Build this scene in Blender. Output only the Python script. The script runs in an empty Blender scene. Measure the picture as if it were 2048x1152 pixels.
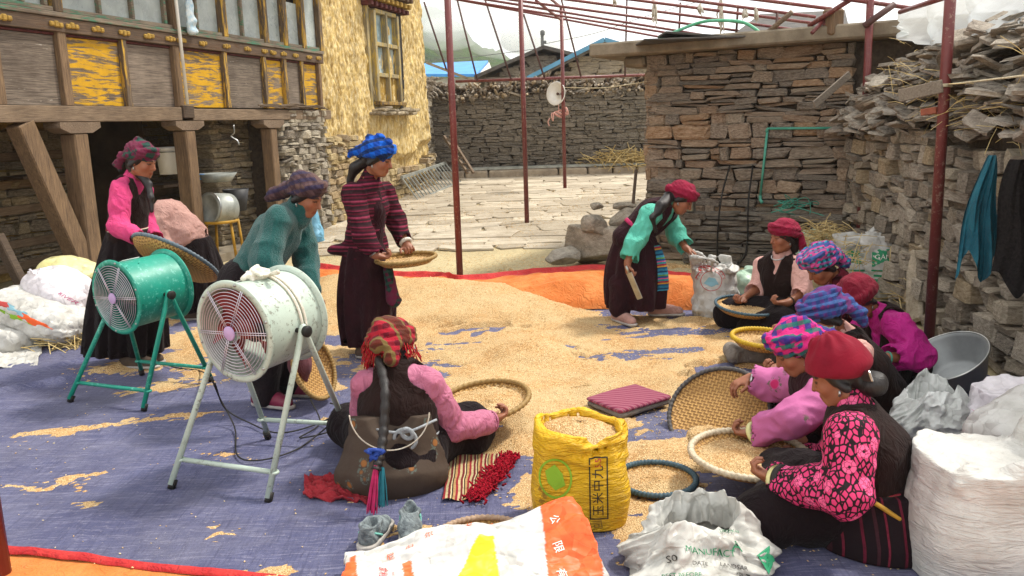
import bpy, math, random
import numpy as np
from mathutils import Vector, Matrix
from mathutils.bvhtree import BVHTree
random.seed(7)
RNG = np.random.default_rng(7)
SC = bpy.context.scene
COL = SC.collection

# ---------------------------------------------------------------- camera
F_PX, CAM_H, PITCH, ROLL = 1700.0, 1.65, 11.0, -1.9
cam_data = bpy.data.cameras.new('camera')
cam_data.sensor_width = 36.0
cam_data.lens = 36.0 * F_PX / 2048.0
cam_data.clip_start = 0.05
cam_data.clip_end = 5000
camera = bpy.data.objects.new('camera', cam_data)
COL.objects.link(camera)
CAM_M = (Matrix.Translation((0, 0, CAM_H)) @ Matrix.Rotation(math.radians(90 - PITCH), 4, 'X')
         @ Matrix.Rotation(math.radians(ROLL), 4, 'Z'))
camera.matrix_world = CAM_M
SC.camera = camera

# ---------------------------------------------------------------- sky and sun
SUN_DIR = Vector((0.62, 0.30, 1.0)).normalized()      # towards the sun
world = bpy.data.worlds.new('World')
SC.world = world
world.use_nodes = True
wn, wl = world.node_tree.nodes, world.node_tree.links
wn.clear()
w_out = wn.new('ShaderNodeOutputWorld')
w_bg = wn.new('ShaderNodeBackground'); w_bg.inputs['Strength'].default_value = 0.13
w_sky = wn.new('ShaderNodeTexSky'); w_sky.sky_type = 'NISHITA'; w_sky.sun_disc = False
w_sky.sun_elevation = math.asin(SUN_DIR.z); w_sky.sun_rotation = math.atan2(SUN_DIR.x, SUN_DIR.y)
w_sky.altitude = 3500
w_tc = wn.new('ShaderNodeTexCoord')
w_no = wn.new('ShaderNodeTexNoise'); w_no.inputs['Scale'].default_value = 3.2
w_no.inputs['Detail'].default_value = 7; w_no.inputs['Roughness'].default_value = .55
w_ra = wn.new('ShaderNodeValToRGB')
w_ra.color_ramp.elements[0].position = .36; w_ra.color_ramp.elements[0].color = (.78, .78, .78, 1)
w_ra.color_ramp.elements[1].position = .60; w_ra.color_ramp.elements[1].color = (1, 1, 1, 1)
w_mix = wn.new('ShaderNodeMix'); w_mix.data_type = 'RGBA'
w_mix.inputs['B'].default_value = (9.6, 9.65, 9.6, 1)   # bright cloud cover
wl.new(w_tc.outputs['Generated'], w_no.inputs['Vector'])
wl.new(w_no.outputs['Fac'], w_ra.inputs['Fac'])
wl.new(w_ra.outputs['Color'], w_mix.inputs['Factor'])
wl.new(w_sky.outputs['Color'], w_mix.inputs['A'])
wl.new(w_mix.outputs['Result'], w_bg.inputs['Color'])
wl.new(w_bg.outputs['Background'], w_out.inputs['Surface'])

sun_data = bpy.data.lights.new('sun', 'SUN')
sun_data.energy = 3.4
sun_data.angle = math.radians(8)
sun_data.color = (1.0, .95, .86)
sun = bpy.data.objects.new('sun', sun_data)
COL.objects.link(sun)
sun.rotation_euler = (-SUN_DIR).to_track_quat('-Z', 'Y').to_euler()

SC.view_settings.view_transform = 'Standard'
SC.view_settings.look = 'None'
SC.view_settings.exposure = 0.46
SC.view_settings.gamma = 1.0
SC.view_settings.use_curve_mapping = False
SC.cycles.use_denoising = True
SC.cycles.denoising_prefilter = 'NONE'
SC.cycles.max_bounces = 8
SC.cycles.diffuse_bounces = 3
SC.cycles.glossy_bounces = 2
SC.cycles.transmission_bounces = 4
SC.cycles.transparent_max_bounces = 8
SC.cycles.volume_bounces = 6
SC.cycles.caustics_reflective = False
SC.cycles.caustics_refractive = False
# ---------------------------------------------------------------- pixel rays and small helpers
CR = np.array(CAM_M.to_3x3())
CP = np.array([0., 0., CAM_H])
def ray(x, y):
    return CR @ np.array([(x - 1024) / F_PX, -(y - 576) / F_PX, -1.])
def G(x, y, z=0.):                      # where the pixel's ray meets the level z
    d = ray(x, y); return CP + d * ((z - CAM_H) / d[2])
def D(x, y, Y):                         # where the pixel's ray reaches the depth Y
    d = ray(x, y); return CP + d * (Y / d[1])
def gz(Y):                              # the yard rises gently towards its back wall
    return max(0., .06 * (Y - 12.))
def GY(x, y):                           # ground point, sloping yard included
    lo, hi = 2., 40.
    for _ in range(40):
        m = .5 * (lo + hi); p = D(x, y, m)
        if p[2] > gz(m): lo = m
        else: hi = m
    return D(x, y, lo)
def pln(x, y, P, d):                    # pixel ray with the upright plane through P along d (2D)
    r = ray(x, y); n = np.array([-d[1], d[0]])
    t = (n @ (np.array(P) - CP[:2])) / (n @ r[:2]); return CP + r * t
def V3(*a): return np.array(a, float)
def nrm(v): v = np.asarray(v, float); return v / (np.linalg.norm(v) + 1e-12)

def s2l(h):
    h = h.lstrip('#'); c = [int(h[i:i + 2], 16) / 255 for i in (0, 2, 4)]
    return tuple((x / 12.92 if x <= .04045 else ((x + .055) / 1.055) ** 2.4) for x in c) + (1,)

# ---------------------------------------------------------------- materials
MATS = {}
class NB:
    """small wrapper to write node trees in a few lines"""
    def __init__(s, name):
        m = s.m = bpy.data.materials.new(name); m.use_nodes = True
        s.t = m.node_tree; s.n = s.t.nodes; s.l = s.t.links; s.n.clear()
        s.out = s.n.new('ShaderNodeOutputMaterial')
        s.b = s.n.new('ShaderNodeBsdfPrincipled'); s.l.new(s.b.outputs[0], s.out.inputs[0])
        tc = s.n.new('ShaderNodeTexCoord'); s.obj = tc.outputs['Object']; s.gen = tc.outputs['Generated']
        s.uv = tc.outputs['UV']
        oi = s.n.new('ShaderNodeObjectInfo'); s.rnd = oi.outputs['Random']
        MATS[name] = m
    def put(s, sock, v):
        if hasattr(v, 'links'): s.l.new(v, sock)
        elif isinstance(v, str): sock.default_value = s2l(v)
        else: sock.default_value = v
    def map(s, vec, scale=(1, 1, 1), rot=(0, 0, 0), loc=None):
        n = s.n.new('ShaderNodeMapping'); s.l.new(vec, n.inputs[0])
        n.inputs['Scale'].default_value = scale; n.inputs['Rotation'].default_value = rot
        if loc is not None: s.put(n.inputs['Location'], loc)
        return n.outputs[0]
    def off(s, vec, amt=37.):             # random shift per object
        c = s.n.new('ShaderNodeVectorMath'); c.operation = 'ADD'
        m = s.n.new('ShaderNodeMath'); m.operation = 'MULTIPLY'; s.l.new(s.rnd, m.inputs[0]); m.inputs[1].default_value = amt
        s.l.new(vec, c.inputs[0]); s.l.new(m.outputs[0], c.inputs[1]); return c.outputs[0]
    def noise(s, vec, scale=5, detail=4, rough=.5, dist=0):
        n = s.n.new('ShaderNodeTexNoise'); s.l.new(vec, n.inputs['Vector'])
        n.inputs['Scale'].default_value = scale; n.inputs['Detail'].default_value = detail
        n.inputs['Roughness'].default_value = rough; n.inputs['Distortion'].default_value = dist
        return n.outputs['Fac']
    def vor(s, vec, scale=5, feat='F1', out='Distance', rnd=1):
        n = s.n.new('ShaderNodeTexVoronoi'); n.feature = feat; s.l.new(vec, n.inputs['Vector'])
        n.inputs['Scale'].default_value = scale; n.inputs['Randomness'].default_value = rnd; return n.outputs[out]
    def wave(s, vec, scale=5, dist=0, axis='X', detail=2, dscale=1, prof='SIN'):
        n = s.n.new('ShaderNodeTexWave'); n.bands_direction = axis; n.wave_profile = prof
        s.l.new(vec, n.inputs['Vector']); n.inputs['Scale'].default_value = scale
        n.inputs['Distortion'].default_value = dist; n.inputs['Detail'].default_value = detail
        n.inputs['Detail Scale'].default_value = dscale; return n.outputs['Fac']
    def ramp(s, fac, stops, interp='LINEAR'):
        n = s.n.new('ShaderNodeValToRGB'); n.color_ramp.interpolation = interp
        e = n.color_ramp.elements
        while len(e) < len(stops): e.new(.5)
        for q, (p, c) in zip(e, stops):
            q.position = p
            q.color = s2l(c) if isinstance(c, str) else ((c, c, c, 1) if not isinstance(c, tuple) else c)
        s.l.new(fac, n.inputs[0]); return n.outputs[0]
    def mix(s, fac, a, b, mode='MIX'):
        n = s.n.new('ShaderNodeMix'); n.data_type = 'RGBA'; n.blend_type = mode
        s.put(n.inputs['Factor'], fac); s.put(n.inputs['A'], a); s.put(n.inputs['B'], b); return n.outputs['Result']
    def math(s, op, a, b=0.):
        n = s.n.new('ShaderNodeMath'); n.operation = op; s.put(n.inputs[0], a); s.put(n.inputs[1], b); return n.outputs[0]
    def sep(s, vec):
        n = s.n.new('ShaderNodeSeparateXYZ'); s.l.new(vec, n.inputs[0]); return n.outputs
    def attr(s, name, out='Color'):
        n = s.n.new('ShaderNodeAttribute'); n.attribute_name = name; return n.outputs[out]
    def island(s):
        return s.n.new('ShaderNodeNewGeometry').outputs['Random Per Island']
    def bump(s, h, strength=.3, dist=.01):
        n = s.n.new('ShaderNodeBump'); n.inputs['Strength'].default_value = strength
        n.inputs['Distance'].default_value = dist; s.l.new(h, n.inputs['Height'])
        s.l.new(n.outputs[0], s.b.inputs['Normal']); return n
    def set(s, col=None, rough=.8, spec=.3, metal=0.):
        if col is not None: s.put(s.b.inputs['Base Color'], col)
        s.put(s.b.inputs['Roughness'], rough); s.b.inputs['Specular IOR Level'].default_value = spec
        s.b.inputs['Metallic'].default_value = metal; return s.m

def m_simple(name, c1, c2=None, scale=8, rough=.7, spec=.3, metal=0., bump=.2, bscale=60, bd=.004, var=.0):
    b = NB(name); v = b.off(b.obj)
    col = b.mix(b.ramp(b.noise(v, scale, 6, .6), [(.35, 0.), (.68, 1.)]), c1, c2 or c1)
    b.set(col, rough, spec, metal)
    if bump: b.bump(b.noise(v, bscale, 5, .6), bump, bd)
    return b.m
def m_stone(name, cols, island=False, bump=.6):
    b = NB(name); v = b.obj if island else b.off(b.obj)
    r = b.island() if island else b.rnd
    n = len(cols); base = b.ramp(r, [((i + .0) / n, c) for i, c in enumerate(cols)], 'CONSTANT')
    sc = (5, 5, 14) if island else (1.6, 1.4, 2.6)
    g = b.noise(b.map(v, sc), 3.6, 9, .78, .4)
    col = b.mix(b.ramp(g, [(.36, .0), (.64, 1.)]), b.mix(.50, base, '#241f1b'), b.mix(.38, base, '#e6dac6'))
    f = b.noise(b.map(v, (1, 1, 1), (.3, .5, .2)), 7 if not island else 30, 6, .75)
    col = b.mix(b.ramp(f, [(.52, 0.), (.75, .55)]), col, '#8a7c68')
    b.set(col, .88, .2)
    b.bump(b.noise(b.map(v, sc), 4.5, 9, .75), bump * 1.4, .04)
    return b.m
def m_wood(name, c1, c2, axis=0, scale=6, rough=.8, bump=.5):
    b = NB(name); v = b.off(b.obj)
    if axis == 1: v = b.map(v, (1, 1, 1), (0, 0, .272))
    st = [14, 14, 14]; st[axis] = .9
    g = b.noise(b.map(v, tuple(st)), scale, 7, .65, .6)
    f = b.noise(v, 3, 4, .6)
    col = b.mix(b.ramp(g, [(.3, 0.), (.7, 1.)]), c1, c2)
    col = b.mix(b.ramp(f, [(.4, 0.), (.8, .5)]), col, '#3b2f26')
    b.set(col, rough, .2); b.bump(g, bump, .012)
    return b.m
def m_paint(name, wood1, wood2, paint, cover=.5, axis=0):
    b = NB(name); v = b.map(b.off(b.obj), (1, 1, 1), (0, 0, .272))
    st = [34, 34, 34]; st[axis] = 1.1
    g = b.noise(b.map(v, tuple(st)), 3.2, 8, .7, .5)
    w = b.mix(b.ramp(g, [(.40, 0.), (.60, 1.)]), wood1, wood2); w = b.mix(b.ramp(b.noise(v, 2.2, 4, .6), [(.4, 0.), (.7, .5)]), w, '#3c3128')
    st2 = [11, 11, 11]; st2[axis] = 1.3
    k = b.math('ADD', b.math('MULTIPLY', b.noise(b.map(v, tuple(st2)), 1.5, 9, .72, .3), .7), b.math('MULTIPLY', b.noise(b.map(v, tuple([q * 4 for q in st2])), 1.5, 5, .7), .3))
    mk = b.ramp(k, [(cover - .02, 0.), (cover + .03, 1.)])
    big = b.noise(v, 9, 5, .6)
    pc = b.mix(b.ramp(big, [(.35, 0.), (.7, .5)]), paint, b.mix(.5, paint, '#4b3a1c'))
    b.set(b.mix(mk, w, pc), .75, .25)
    b.bump(b.mix(.5, g, mk), .4, .006)
    return b.m
def m_cloth(name, c1, c2=None, scale=12, rough=.9, weave=420, bump=.25, fold=.5):
    b = NB(name)
    col = b.mix(b.ramp(b.noise(b.obj, scale, 5, .6), [(.35, 0.), (.7, 1.)]), c1, c2 or c1)
    b.set(col, rough, .15)
    b.b.inputs['Sheen Weight'].default_value = .03
    w = b.noise(b.map(b.obj, (1, 1, .55), (.3, .2, .5)), 15, 3, .5, 1.4); w = b.math('ABSOLUTE', b.math('SUBTRACT', w, .5))
    h = b.mix(.12, b.math('MULTIPLY', w, 3.), b.noise(b.obj, weave, 2, .5))
    b.bump(h, .35 + fold * .5, .02)
    return b.m

def m_enamel(name, c1, c2, wear):
    b = NB(name); n = b.noise(b.obj, 5, 6, .6); w = b.noise(b.obj, 38, 5, .75); w2 = b.noise(b.obj, 4, 3, .5)
    c = b.mix(b.ramp(n, [(.35, 0.), (.7, 1.)]), c1, c2); mk = b.math('MULTIPLY', b.ramp(w, [(.55, 0.), (.61, 1.)]), b.ramp(w2, [(.42, 0.), (.56, 1.)]))
    b.set(b.mix(mk, c, wear), b.ramp(n, [(.3, .38), (.7, .55)]), .45); b.bump(w, .06, .004); return b.m
# ---------------------------------------------------------------- objects
def wloc(o):
    v = np.zeros(3)
    while o is not None:
        v += np.array(o.location); o = o.parent
    return v
def tag(o, label=None, cat=None, group=None, kind=None):
    if label: o['label'] = label
    if cat: o['category'] = cat
    if group: o['group'] = group
    if kind: o['kind'] = kind
    return o
def thing(name, label, cat, loc=(0, 0, 0), group=None):
    o = bpy.data.objects.new(name, None); COL.objects.link(o)
    o.location = tuple(float(c) for c in loc); o.empty_display_size = .1
    return tag(o, label, cat, group)
def mkmesh(name, V, F, smooth=False):
    me = bpy.data.meshes.new(name)
    V = np.asarray(V, np.float32)
    if isinstance(F, np.ndarray):
        k = F.shape[1]
        me.vertices.add(len(V)); me.vertices.foreach_set('co', V.ravel())
        me.loops.add(F.size); me.loops.foreach_set('vertex_index', F.ravel().astype(np.int32))
        me.polygons.add(len(F)); me.polygons.foreach_set('loop_start', np.arange(0, F.size, k, dtype=np.int32))
        me.update(calc_edges=True)
    else:
        me.from_pydata([tuple(v) for v in V], [], F)
    if smooth: me.shade_smooth()
    return me
def obj(name, V, F, mat, parent=None, smooth=False, base=None):
    """mesh from WORLD coordinates; origin at the parent's spot (or at base, or at the mesh's own foot)"""
    V = np.asarray(V, float)
    if parent is not None: o0 = wloc(parent)
    elif base is not None: o0 = np.asarray(base, float)
    else: o0 = np.array([V[:, 0].mean(), V[:, 1].mean(), V[:, 2].min()])
    me = mkmesh(name, V - o0, F, smooth)
    me.materials.append(MATS[mat] if isinstance(mat, str) else mat)
    o = bpy.data.objects.new(name, me); COL.objects.link(o)
    if parent is not None: o.parent = parent
    else: o.location = tuple(o0)
    return o
def inst(name, me, parent, M):
    """one more object with shared mesh data, at world matrix M (parents only translate)"""
    o = bpy.data.objects.new(name, me); COL.objects.link(o)
    if parent is not None:
        o.parent = parent; M = Matrix.Translation(tuple(-wloc(parent))) @ M
    o.matrix_local = M
    return o

class MB:
    """collects shapes; build() links them as one mesh object"""
    def __init__(s): s.v, s.f, s.n = [], [], 0
    def add(s, V, F):
        s.v.append(np.asarray(V, float)); s.f += [tuple(i + s.n for i in q) for q in F]; s.n += len(V); return s
    def box(s, c, size, R=None, bev=0.):
        """box with chamfered edges; R = 3x3 with columns = local axes"""
        hx, hy, hz = [q / 2 for q in size]; b = min(bev, hx * .8, hy * .8, hz * .8)
        if b <= 0:
            V = np.array([[x, y, z] for x in (-hx, hx) for y in (-hy, hy) for z in (-hz, hz)])
            F = [(0, 1, 3, 2), (4, 6, 7, 5), (0, 4, 5, 1), (2, 3, 7, 6), (0, 2, 6, 4), (1, 5, 7, 3)]
        else:
            V, F = CHBOX(hx, hy, hz, b)
        if R is not None: V = V @ np.asarray(R).T
        return s.add(V + np.asarray(c, float), F)
    def bar(s, a, b, w, h=None, up=(0, 0, 1), bev=0.):
        a, b = np.asarray(a, float), np.asarray(b, float); d = b - a; L = np.linalg.norm(d); d = d / L
        u = np.asarray(up, float); x = nrm(np.cross(u, d)) if abs(np.dot(nrm(u), d)) < .99 else nrm(np.cross((1, 0, 0), d))
        z = np.cross(d, x)
        return s.box((a + b) / 2, (w, L, h or w), np.stack([x, d, z], 1), bev)
    def tube(s, pts, r, seg=8, cap=True):
        pts = np.asarray(pts, float); n = len(pts); r = np.broadcast_to(np.asarray(r, float), (n,))
        T = np.gradient(pts, axis=0); T /= np.linalg.norm(T, axis=1)[:, None] + 1e-12
        u = np.cross(T[0], (0, 0, 1)) if abs(T[0][2]) < .9 else np.cross(T[0], (1, 0, 0)); u = nrm(u)
        a = np.arange(seg) * 2 * math.pi / seg; V = []
        for i in range(n):
            u = nrm(u - T[i] * np.dot(u, T[i])); w = np.cross(T[i], u)
            V.append(pts[i] + r[i] * (np.cos(a)[:, None] * u + np.sin(a)[:, None] * w))
        V = np.concatenate(V); F = []
        for i in range(n - 1):
            for j in range(seg):
                k = (j + 1) % seg; F.append((i * seg + j, i * seg + k, (i + 1) * seg + k, (i + 1) * seg + j))
        if cap: F += [tuple(range(seg))[::-1], tuple((n - 1) * seg + j for j in range(seg))]
        return s.add(V, F)
    def ring(s, c, ax, R, r, seg=48, rs=8, mod=None):
        """torus; mod(angle) scales the tube radius (bound rims)"""
        ax = nrm(ax); u = nrm(np.cross(ax, (0, 0, 1)) if abs(ax[2]) < .9 else np.cross(ax, (1, 0, 0))); w = np.cross(ax, u)
        A = np.arange(seg) * 2 * math.pi / seg; B = np.arange(rs) * 2 * math.pi / rs
        V = []
        for a in A:
            q = r * (mod(a) if mod else 1); e = math.cos(a) * u + math.sin(a) * w
            V.append(np.asarray(c) + e * (R + q * np.cos(B)[:, None]) + ax * (q * np.sin(B))[:, None])
        V = np.concatenate(V); F = []
        for i in range(seg):
            for j in range(rs):
                i2, j2 = (i + 1) % seg, (j + 1) % rs
                F.append((i * rs + j, i2 * rs + j, i2 * rs + j2, i * rs + j2))
        return s.add(V, F)
    def lathe(s, c, ax, prof, seg=40, u=None):
        """prof = [(radius, height)...] turned about ax"""
        ax = nrm(ax)
        u = nrm(np.cross(ax, (0, 0, 1)) if abs(ax[2]) < .9 else np.cross(ax, (1, 0, 0))); w = np.cross(ax, u)
        A = np.arange(seg) * 2 * math.pi / seg; E = np.cos(A)[:, None] * u + np.sin(A)[:, None] * w
        V = np.concatenate([np.asarray(c) + E * max(r, 1e-4) + ax * h for r, h in prof]); F = []
        for i in range(len(prof) - 1):
            for j in range(seg):
                k = (j + 1) % seg; F.append((i * seg + j, i * seg + k, (i + 1) * seg + k, (i + 1) * seg + j))
        return s.add(V, F)
    def build(s, name, mat, parent=None, smooth=False, base=None):
        return obj(name, np.concatenate(s.v), s.f, mat, parent, smooth, base)

def CHBOX(hx, hy, hz, b):
    V, idx = [], {}
    for sx in (-1, 1):
        for sy in (-1, 1):
            for sz in (-1, 1):
                for k in range(3):
                    p = [sx * (hx - b), sy * (hy - b), sz * (hz - b)]
                    p[k] = (sx * hx, sy * hy, sz * hz)[k]
                    idx[(sx, sy, sz, k)] = len(V); V.append(p)
    F = []
    for k in range(3):
        i, j = [(1, 2), (2, 0), (0, 1)][k]
        for sg in (-1, 1):
            q = []
            for (a, c) in ((-1, -1), (1, -1), (1, 1), (-1, 1)):
                t = [0, 0, 0]; t[k] = sg; t[i] = a; t[j] = c; q.append(idx[(*t, k)])
            F.append(tuple(q) if sg > 0 else tuple(q[::-1]))
    for k in range(3):                       # edges along axis k
        i, j = [(1, 2), (2, 0), (0, 1)][k]
        for a in (-1, 1):
            for c in (-1, 1):
                q = []
                for (e, f) in ((-1, i), (1, i), (1, j), (-1, j)):
                    t = [0, 0, 0]; t[k] = e; t[i] = a; t[j] = c; q.append(idx[(*t, f)])
                F.append(tuple(q) if a * c > 0 else tuple(q[::-1]))
    for sx in (-1, 1):
        for sy in (-1, 1):
            for sz in (-1, 1):
                q = [idx[(sx, sy, sz, k)] for k in range(3)]
                F.append(tuple(q) if sx * sy * sz > 0 else tuple(q[::-1]))
    return np.array(V, float), F

def curve_pts(P, n=24):
    """smooth line through the points (Catmull-Rom)"""
    P = np.asarray(P, float); Q = np.vstack([2 * P[0] - P[1], P, 2 * P[-1] - P[-2]]); out = []
    m = len(P) - 1
    for t in np.linspace(0, m, n):
        i = min(int(t), m - 1); f = t - i; a, b, c, d = Q[i:i + 4]
        out.append(.5 * (2 * b + (c - a) * f + (2 * a - 5 * b + 4 * c - d) * f * f + (3 * b - a - 3 * c + d) * f ** 3))
    return np.array(out)

# spectral noise, cheap and smooth: a few random waves
class SN:
    def __init__(s, freq, n=9, seed=0, stretch=(1, 1, 1)):
        r = np.random.default_rng(seed); k = r.normal(size=(n, 3)); k /= np.linalg.norm(k, axis=1)[:, None]
        s.k = k * freq * r.uniform(.6, 1.5, (n, 1)) * np.array(stretch); s.p = r.uniform(0, 6.28, n); s.n = n
    def __call__(s, P):
        return np.sin(P @ s.k.T + s.p).sum(-1) / math.sqrt(s.n) * .8

# lattice noise in 2D for height fields
def vnoise2(x, y, seed=0, oct=4, rough=.5):
    r = np.random.default_rng(seed); T = r.uniform(-1, 1, (256, 256)); o = np.zeros_like(x); a = 1.; tot = 0
    for _ in range(oct):
        xi = np.floor(x).astype(int); yi = np.floor(y).astype(int); fx = x - xi; fy = y - yi
        fx = fx * fx * (3 - 2 * fx); fy = fy * fy * (3 - 2 * fy)
        g = lambda i, j: T[(xi + i) % 256, (yi + j) % 256]
        o = o + a * ((g(0, 0) * (1 - fx) + g(1, 0) * fx) * (1 - fy) + (g(0, 1) * (1 - fx) + g(1, 1) * fx) * fy)
        tot += a; a *= rough; x = x * 2.03 + 17.1; y = y * 2.03 + 5.3
    return o / tot

# ---------------------------------------------------------------- signed distance fields meshed by surface nets
class SDF:
    def __init__(s, lo, hi, h):
        s.h = h; s.lo = np.asarray(lo, float) - 3 * h
        n = np.ceil((np.asarray(hi, float) - np.asarray(lo, float)) / h).astype(int) + 7
        s.F = np.full(n, .5, np.float32); s.ax = [(s.lo[i] + h * np.arange(n[i])).astype(np.float32) for i in range(3)]
    def _sl(s, lo, hi):
        r = []
        for i in range(3):
            a = int(np.clip(math.floor((lo[i] - s.lo[i]) / s.h), 0, s.F.shape[i] - 1))
            b = int(np.clip(math.ceil((hi[i] - s.lo[i]) / s.h) + 1, a + 1, s.F.shape[i])); r.append(slice(a, b))
        return tuple(r)
    def op(s, fn, lo, hi, k=.0, mode='add'):
        m = max(k, .0) + 3 * s.h; sl = s._sl(np.asarray(lo) - m, np.asarray(hi) + m)
        X = s.ax[0][sl[0]][:, None, None]; Y = s.ax[1][sl[1]][None, :, None]; Z = s.ax[2][sl[2]][None, None, :]
        d = fn(X, Y, Z).astype(np.float32); f = s.F[sl]
        if mode == 'add':
            if k > 0:
                t = np.clip(.5 + .5 * (f - d) / k, 0, 1); s.F[sl] = f * (1 - t) + d * t - k * t * (1 - t)
            else: s.F[sl] = np.minimum(f, d)
        else:
            if k > 0:
                t = np.clip(.5 - .5 * (f + d) / k, 0, 1); s.F[sl] = f * (1 - t) - d * t + k * t * (1 - t)
            else: s.F[sl] = np.maximum(f, -d)
        return s
    def cap(s, a, b, ra, rb=None, k=.02, mode='add'):
        a = np.asarray(a, float); b = np.asarray(b, float); rb = ra if rb is None else rb; ab = b - a; L2 = ab @ ab + 1e-9; R = max(ra, rb)
        def fn(X, Y, Z):
            px, py, pz = X - a[0], Y - a[1], Z - a[2]
            t = np.clip((px * ab[0] + py * ab[1] + pz * ab[2]) / L2, 0, 1)
            return np.sqrt((px - t * ab[0]) ** 2 + (py - t * ab[1]) ** 2 + (pz - t * ab[2]) ** 2) - (ra + (rb - ra) * t)
        return s.op(fn, np.minimum(a, b) - R, np.maximum(a, b) + R, k, mode)
    def chain(s, pts, rad, k=.02, mode='add'):
        for i in range(len(pts) - 1): s.cap(pts[i], pts[i + 1], rad[i], rad[i + 1], k, mode)
        return s
    def ecap(s, a, b, wa, wb, side, k=.03):
        """elliptical capsule: wa=(side radius, front radius) at a, wb at b; side = side axis"""
        a = np.asarray(a, float); b = np.asarray(b, float); ab = b - a; L2 = ab @ ab + 1e-9; ax = ab / math.sqrt(L2)
        sd = np.asarray(side, float); sd = nrm(sd - ax * (sd @ ax)); fr = np.cross(ax, sd); R = max(*wa, *wb)
        def fn(X, Y, Z):
            px, py, pz = X - a[0], Y - a[1], Z - a[2]
            t = np.clip((px * ab[0] + py * ab[1] + pz * ab[2]) / L2, 0, 1)
            qx, qy, qz = px - t * ab[0], py - t * ab[1], pz - t * ab[2]
            u = qx * sd[0] + qy * sd[1] + qz * sd[2]; v = qx * fr[0] + qy * fr[1] + qz * fr[2]; w = qx * ax[0] + qy * ax[1] + qz * ax[2]
            A = wa[0] + (wb[0] - wa[0]) * t; B = wa[1] + (wb[1] - wa[1]) * t; m = np.minimum(A, B)
            return (np.sqrt((u / A) ** 2 + (v / B) ** 2 + (w / m) ** 2) - 1) * m
        return s.op(fn, np.minimum(a, b) - R, np.maximum(a, b) + R, k)
    def ell(s, c, rad, R=None, k=.02, mode='add'):
        c = np.asarray(c, float); rad = np.asarray(rad, float); R = np.eye(3) if R is None else np.asarray(R)  # columns = axes
        m = rad.min(); e = np.abs(R) @ rad
        def fn(X, Y, Z):
            px, py, pz = X - c[0], Y - c[1], Z - c[2]; q = 0; q2 = 0
            for i in range(3):
                l = (px * R[0, i] + py * R[1, i] + pz * R[2, i]) / rad[i]; q = q + l * l; q2 = q2 + (l / rad[i]) ** 2
            q = np.sqrt(q); return q * (q - 1) / (np.sqrt(q2) + 1e-6)
        return s.op(fn, c - e, c + e, k, mode)
    def cutplane(s, p, n, k=.0):
        """removes everything on the n side of the plane"""
        p = np.asarray(p, float); n = nrm(n)
        X = s.ax[0][:, None, None]; Y = s.ax[1][None, :, None]; Z = s.ax[2][None, None, :]
        d = ((X - p[0]) * n[0] + (Y - p[1]) * n[1] + (Z - p[2]) * n[2]).astype(np.float32)
        s.F = np.maximum(s.F, d); return s
    def disp(s, fn, band=.05):
        I = np.nonzero(np.abs(s.F) < band)
        P = np.stack([s.ax[i][I[i]] for i in range(3)], 1)
        s.F[I] += fn(P).astype(np.float32); return s
    def mesh(s):
        F = s.F; ins = F < 0
        c = np.zeros(tuple(n - 1 for n in F.shape), np.int8)
        for dx in (0, 1):
            for dy in (0, 1):
                for dz in (0, 1): c += ins[dx:F.shape[0] - 1 + dx, dy:F.shape[1] - 1 + dy, dz:F.shape[2] - 1 + dz]
        act = np.nonzero((c > 0) & (c < 8)); n = len(act[0])
        idm = np.full(c.shape, -1, np.int32); idm[act] = np.arange(n)
        cor = {}
        for dx in (0, 1):
            for dy in (0, 1):
                for dz in (0, 1): cor[dx, dy, dz] = F[act[0] + dx, act[1] + dy, act[2] + dz]
        S = np.zeros((n, 3)); W = np.zeros(n)
        ks = list(cor)
        for a in ks:
            for ax in range(3):
                if a[ax] == 0:
                    b = list(a); b[ax] = 1; b = tuple(b); va, vb = cor[a], cor[b]
                    m = (va < 0) != (vb < 0); t = np.where(m, va / np.where(m, va - vb, 1), 0)
                    p = np.array(a, float)[None] + np.zeros((n, 1)); p[:, ax] = t
                    S += p * m[:, None]; W += m
        P = S / W[:, None] + np.stack(act, 1); V = s.lo + P * s.h; Q = []
        for ax in range(3):
            a1, a2 = [(1, 2), (2, 0), (0, 1)][ax]
            sl0 = [slice(1, -1)] * 3; sl1 = [slice(1, -1)] * 3; sl0[ax] = slice(0, -1); sl1[ax] = slice(1, None)
            A, B = ins[tuple(sl0)], ins[tuple(sl1)]
            for flip, m in ((False, A & ~B), (True, ~A & B)):
                I = np.array(np.nonzero(m)).T
                if not len(I): continue
                base = I.copy(); 
                for q in range(3):
                    if q != ax: base[:, q] += 1
                def cell(o1, o2):
                    e = base.copy(); e[:, a1] -= o1; e[:, a2] -= o2; return idm[e[:, 0], e[:, 1], e[:, 2]]
                q = np.stack([cell(1, 1), cell(0, 1), cell(0, 0), cell(1, 0)], 1)
                Q.append(q[:, ::-1] if flip else q)
        return V, np.concatenate(Q).astype(np.int32)
    def build(s, name, mat, parent=None, base=None, clean=False):
        V, Q = s.mesh()
        if clean:                                # keep only the largest piece
            lab = np.arange(len(V))
            for _ in range(600):
                m = lab[Q].min(1); new = lab.copy()
                for c in range(4): np.minimum.at(new, Q[:, c], m)
                new = new[new]
                if (new == lab).all(): break
                lab = new
            u, n = np.unique(lab, return_counts=True); k = lab == u[n.argmax()]; ix = np.cumsum(k) - 1; Q = ix[Q[k[Q].all(1)]].astype(np.int32); V = V[k]
        return obj(name, V, Q, mat, parent, True, base)

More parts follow.
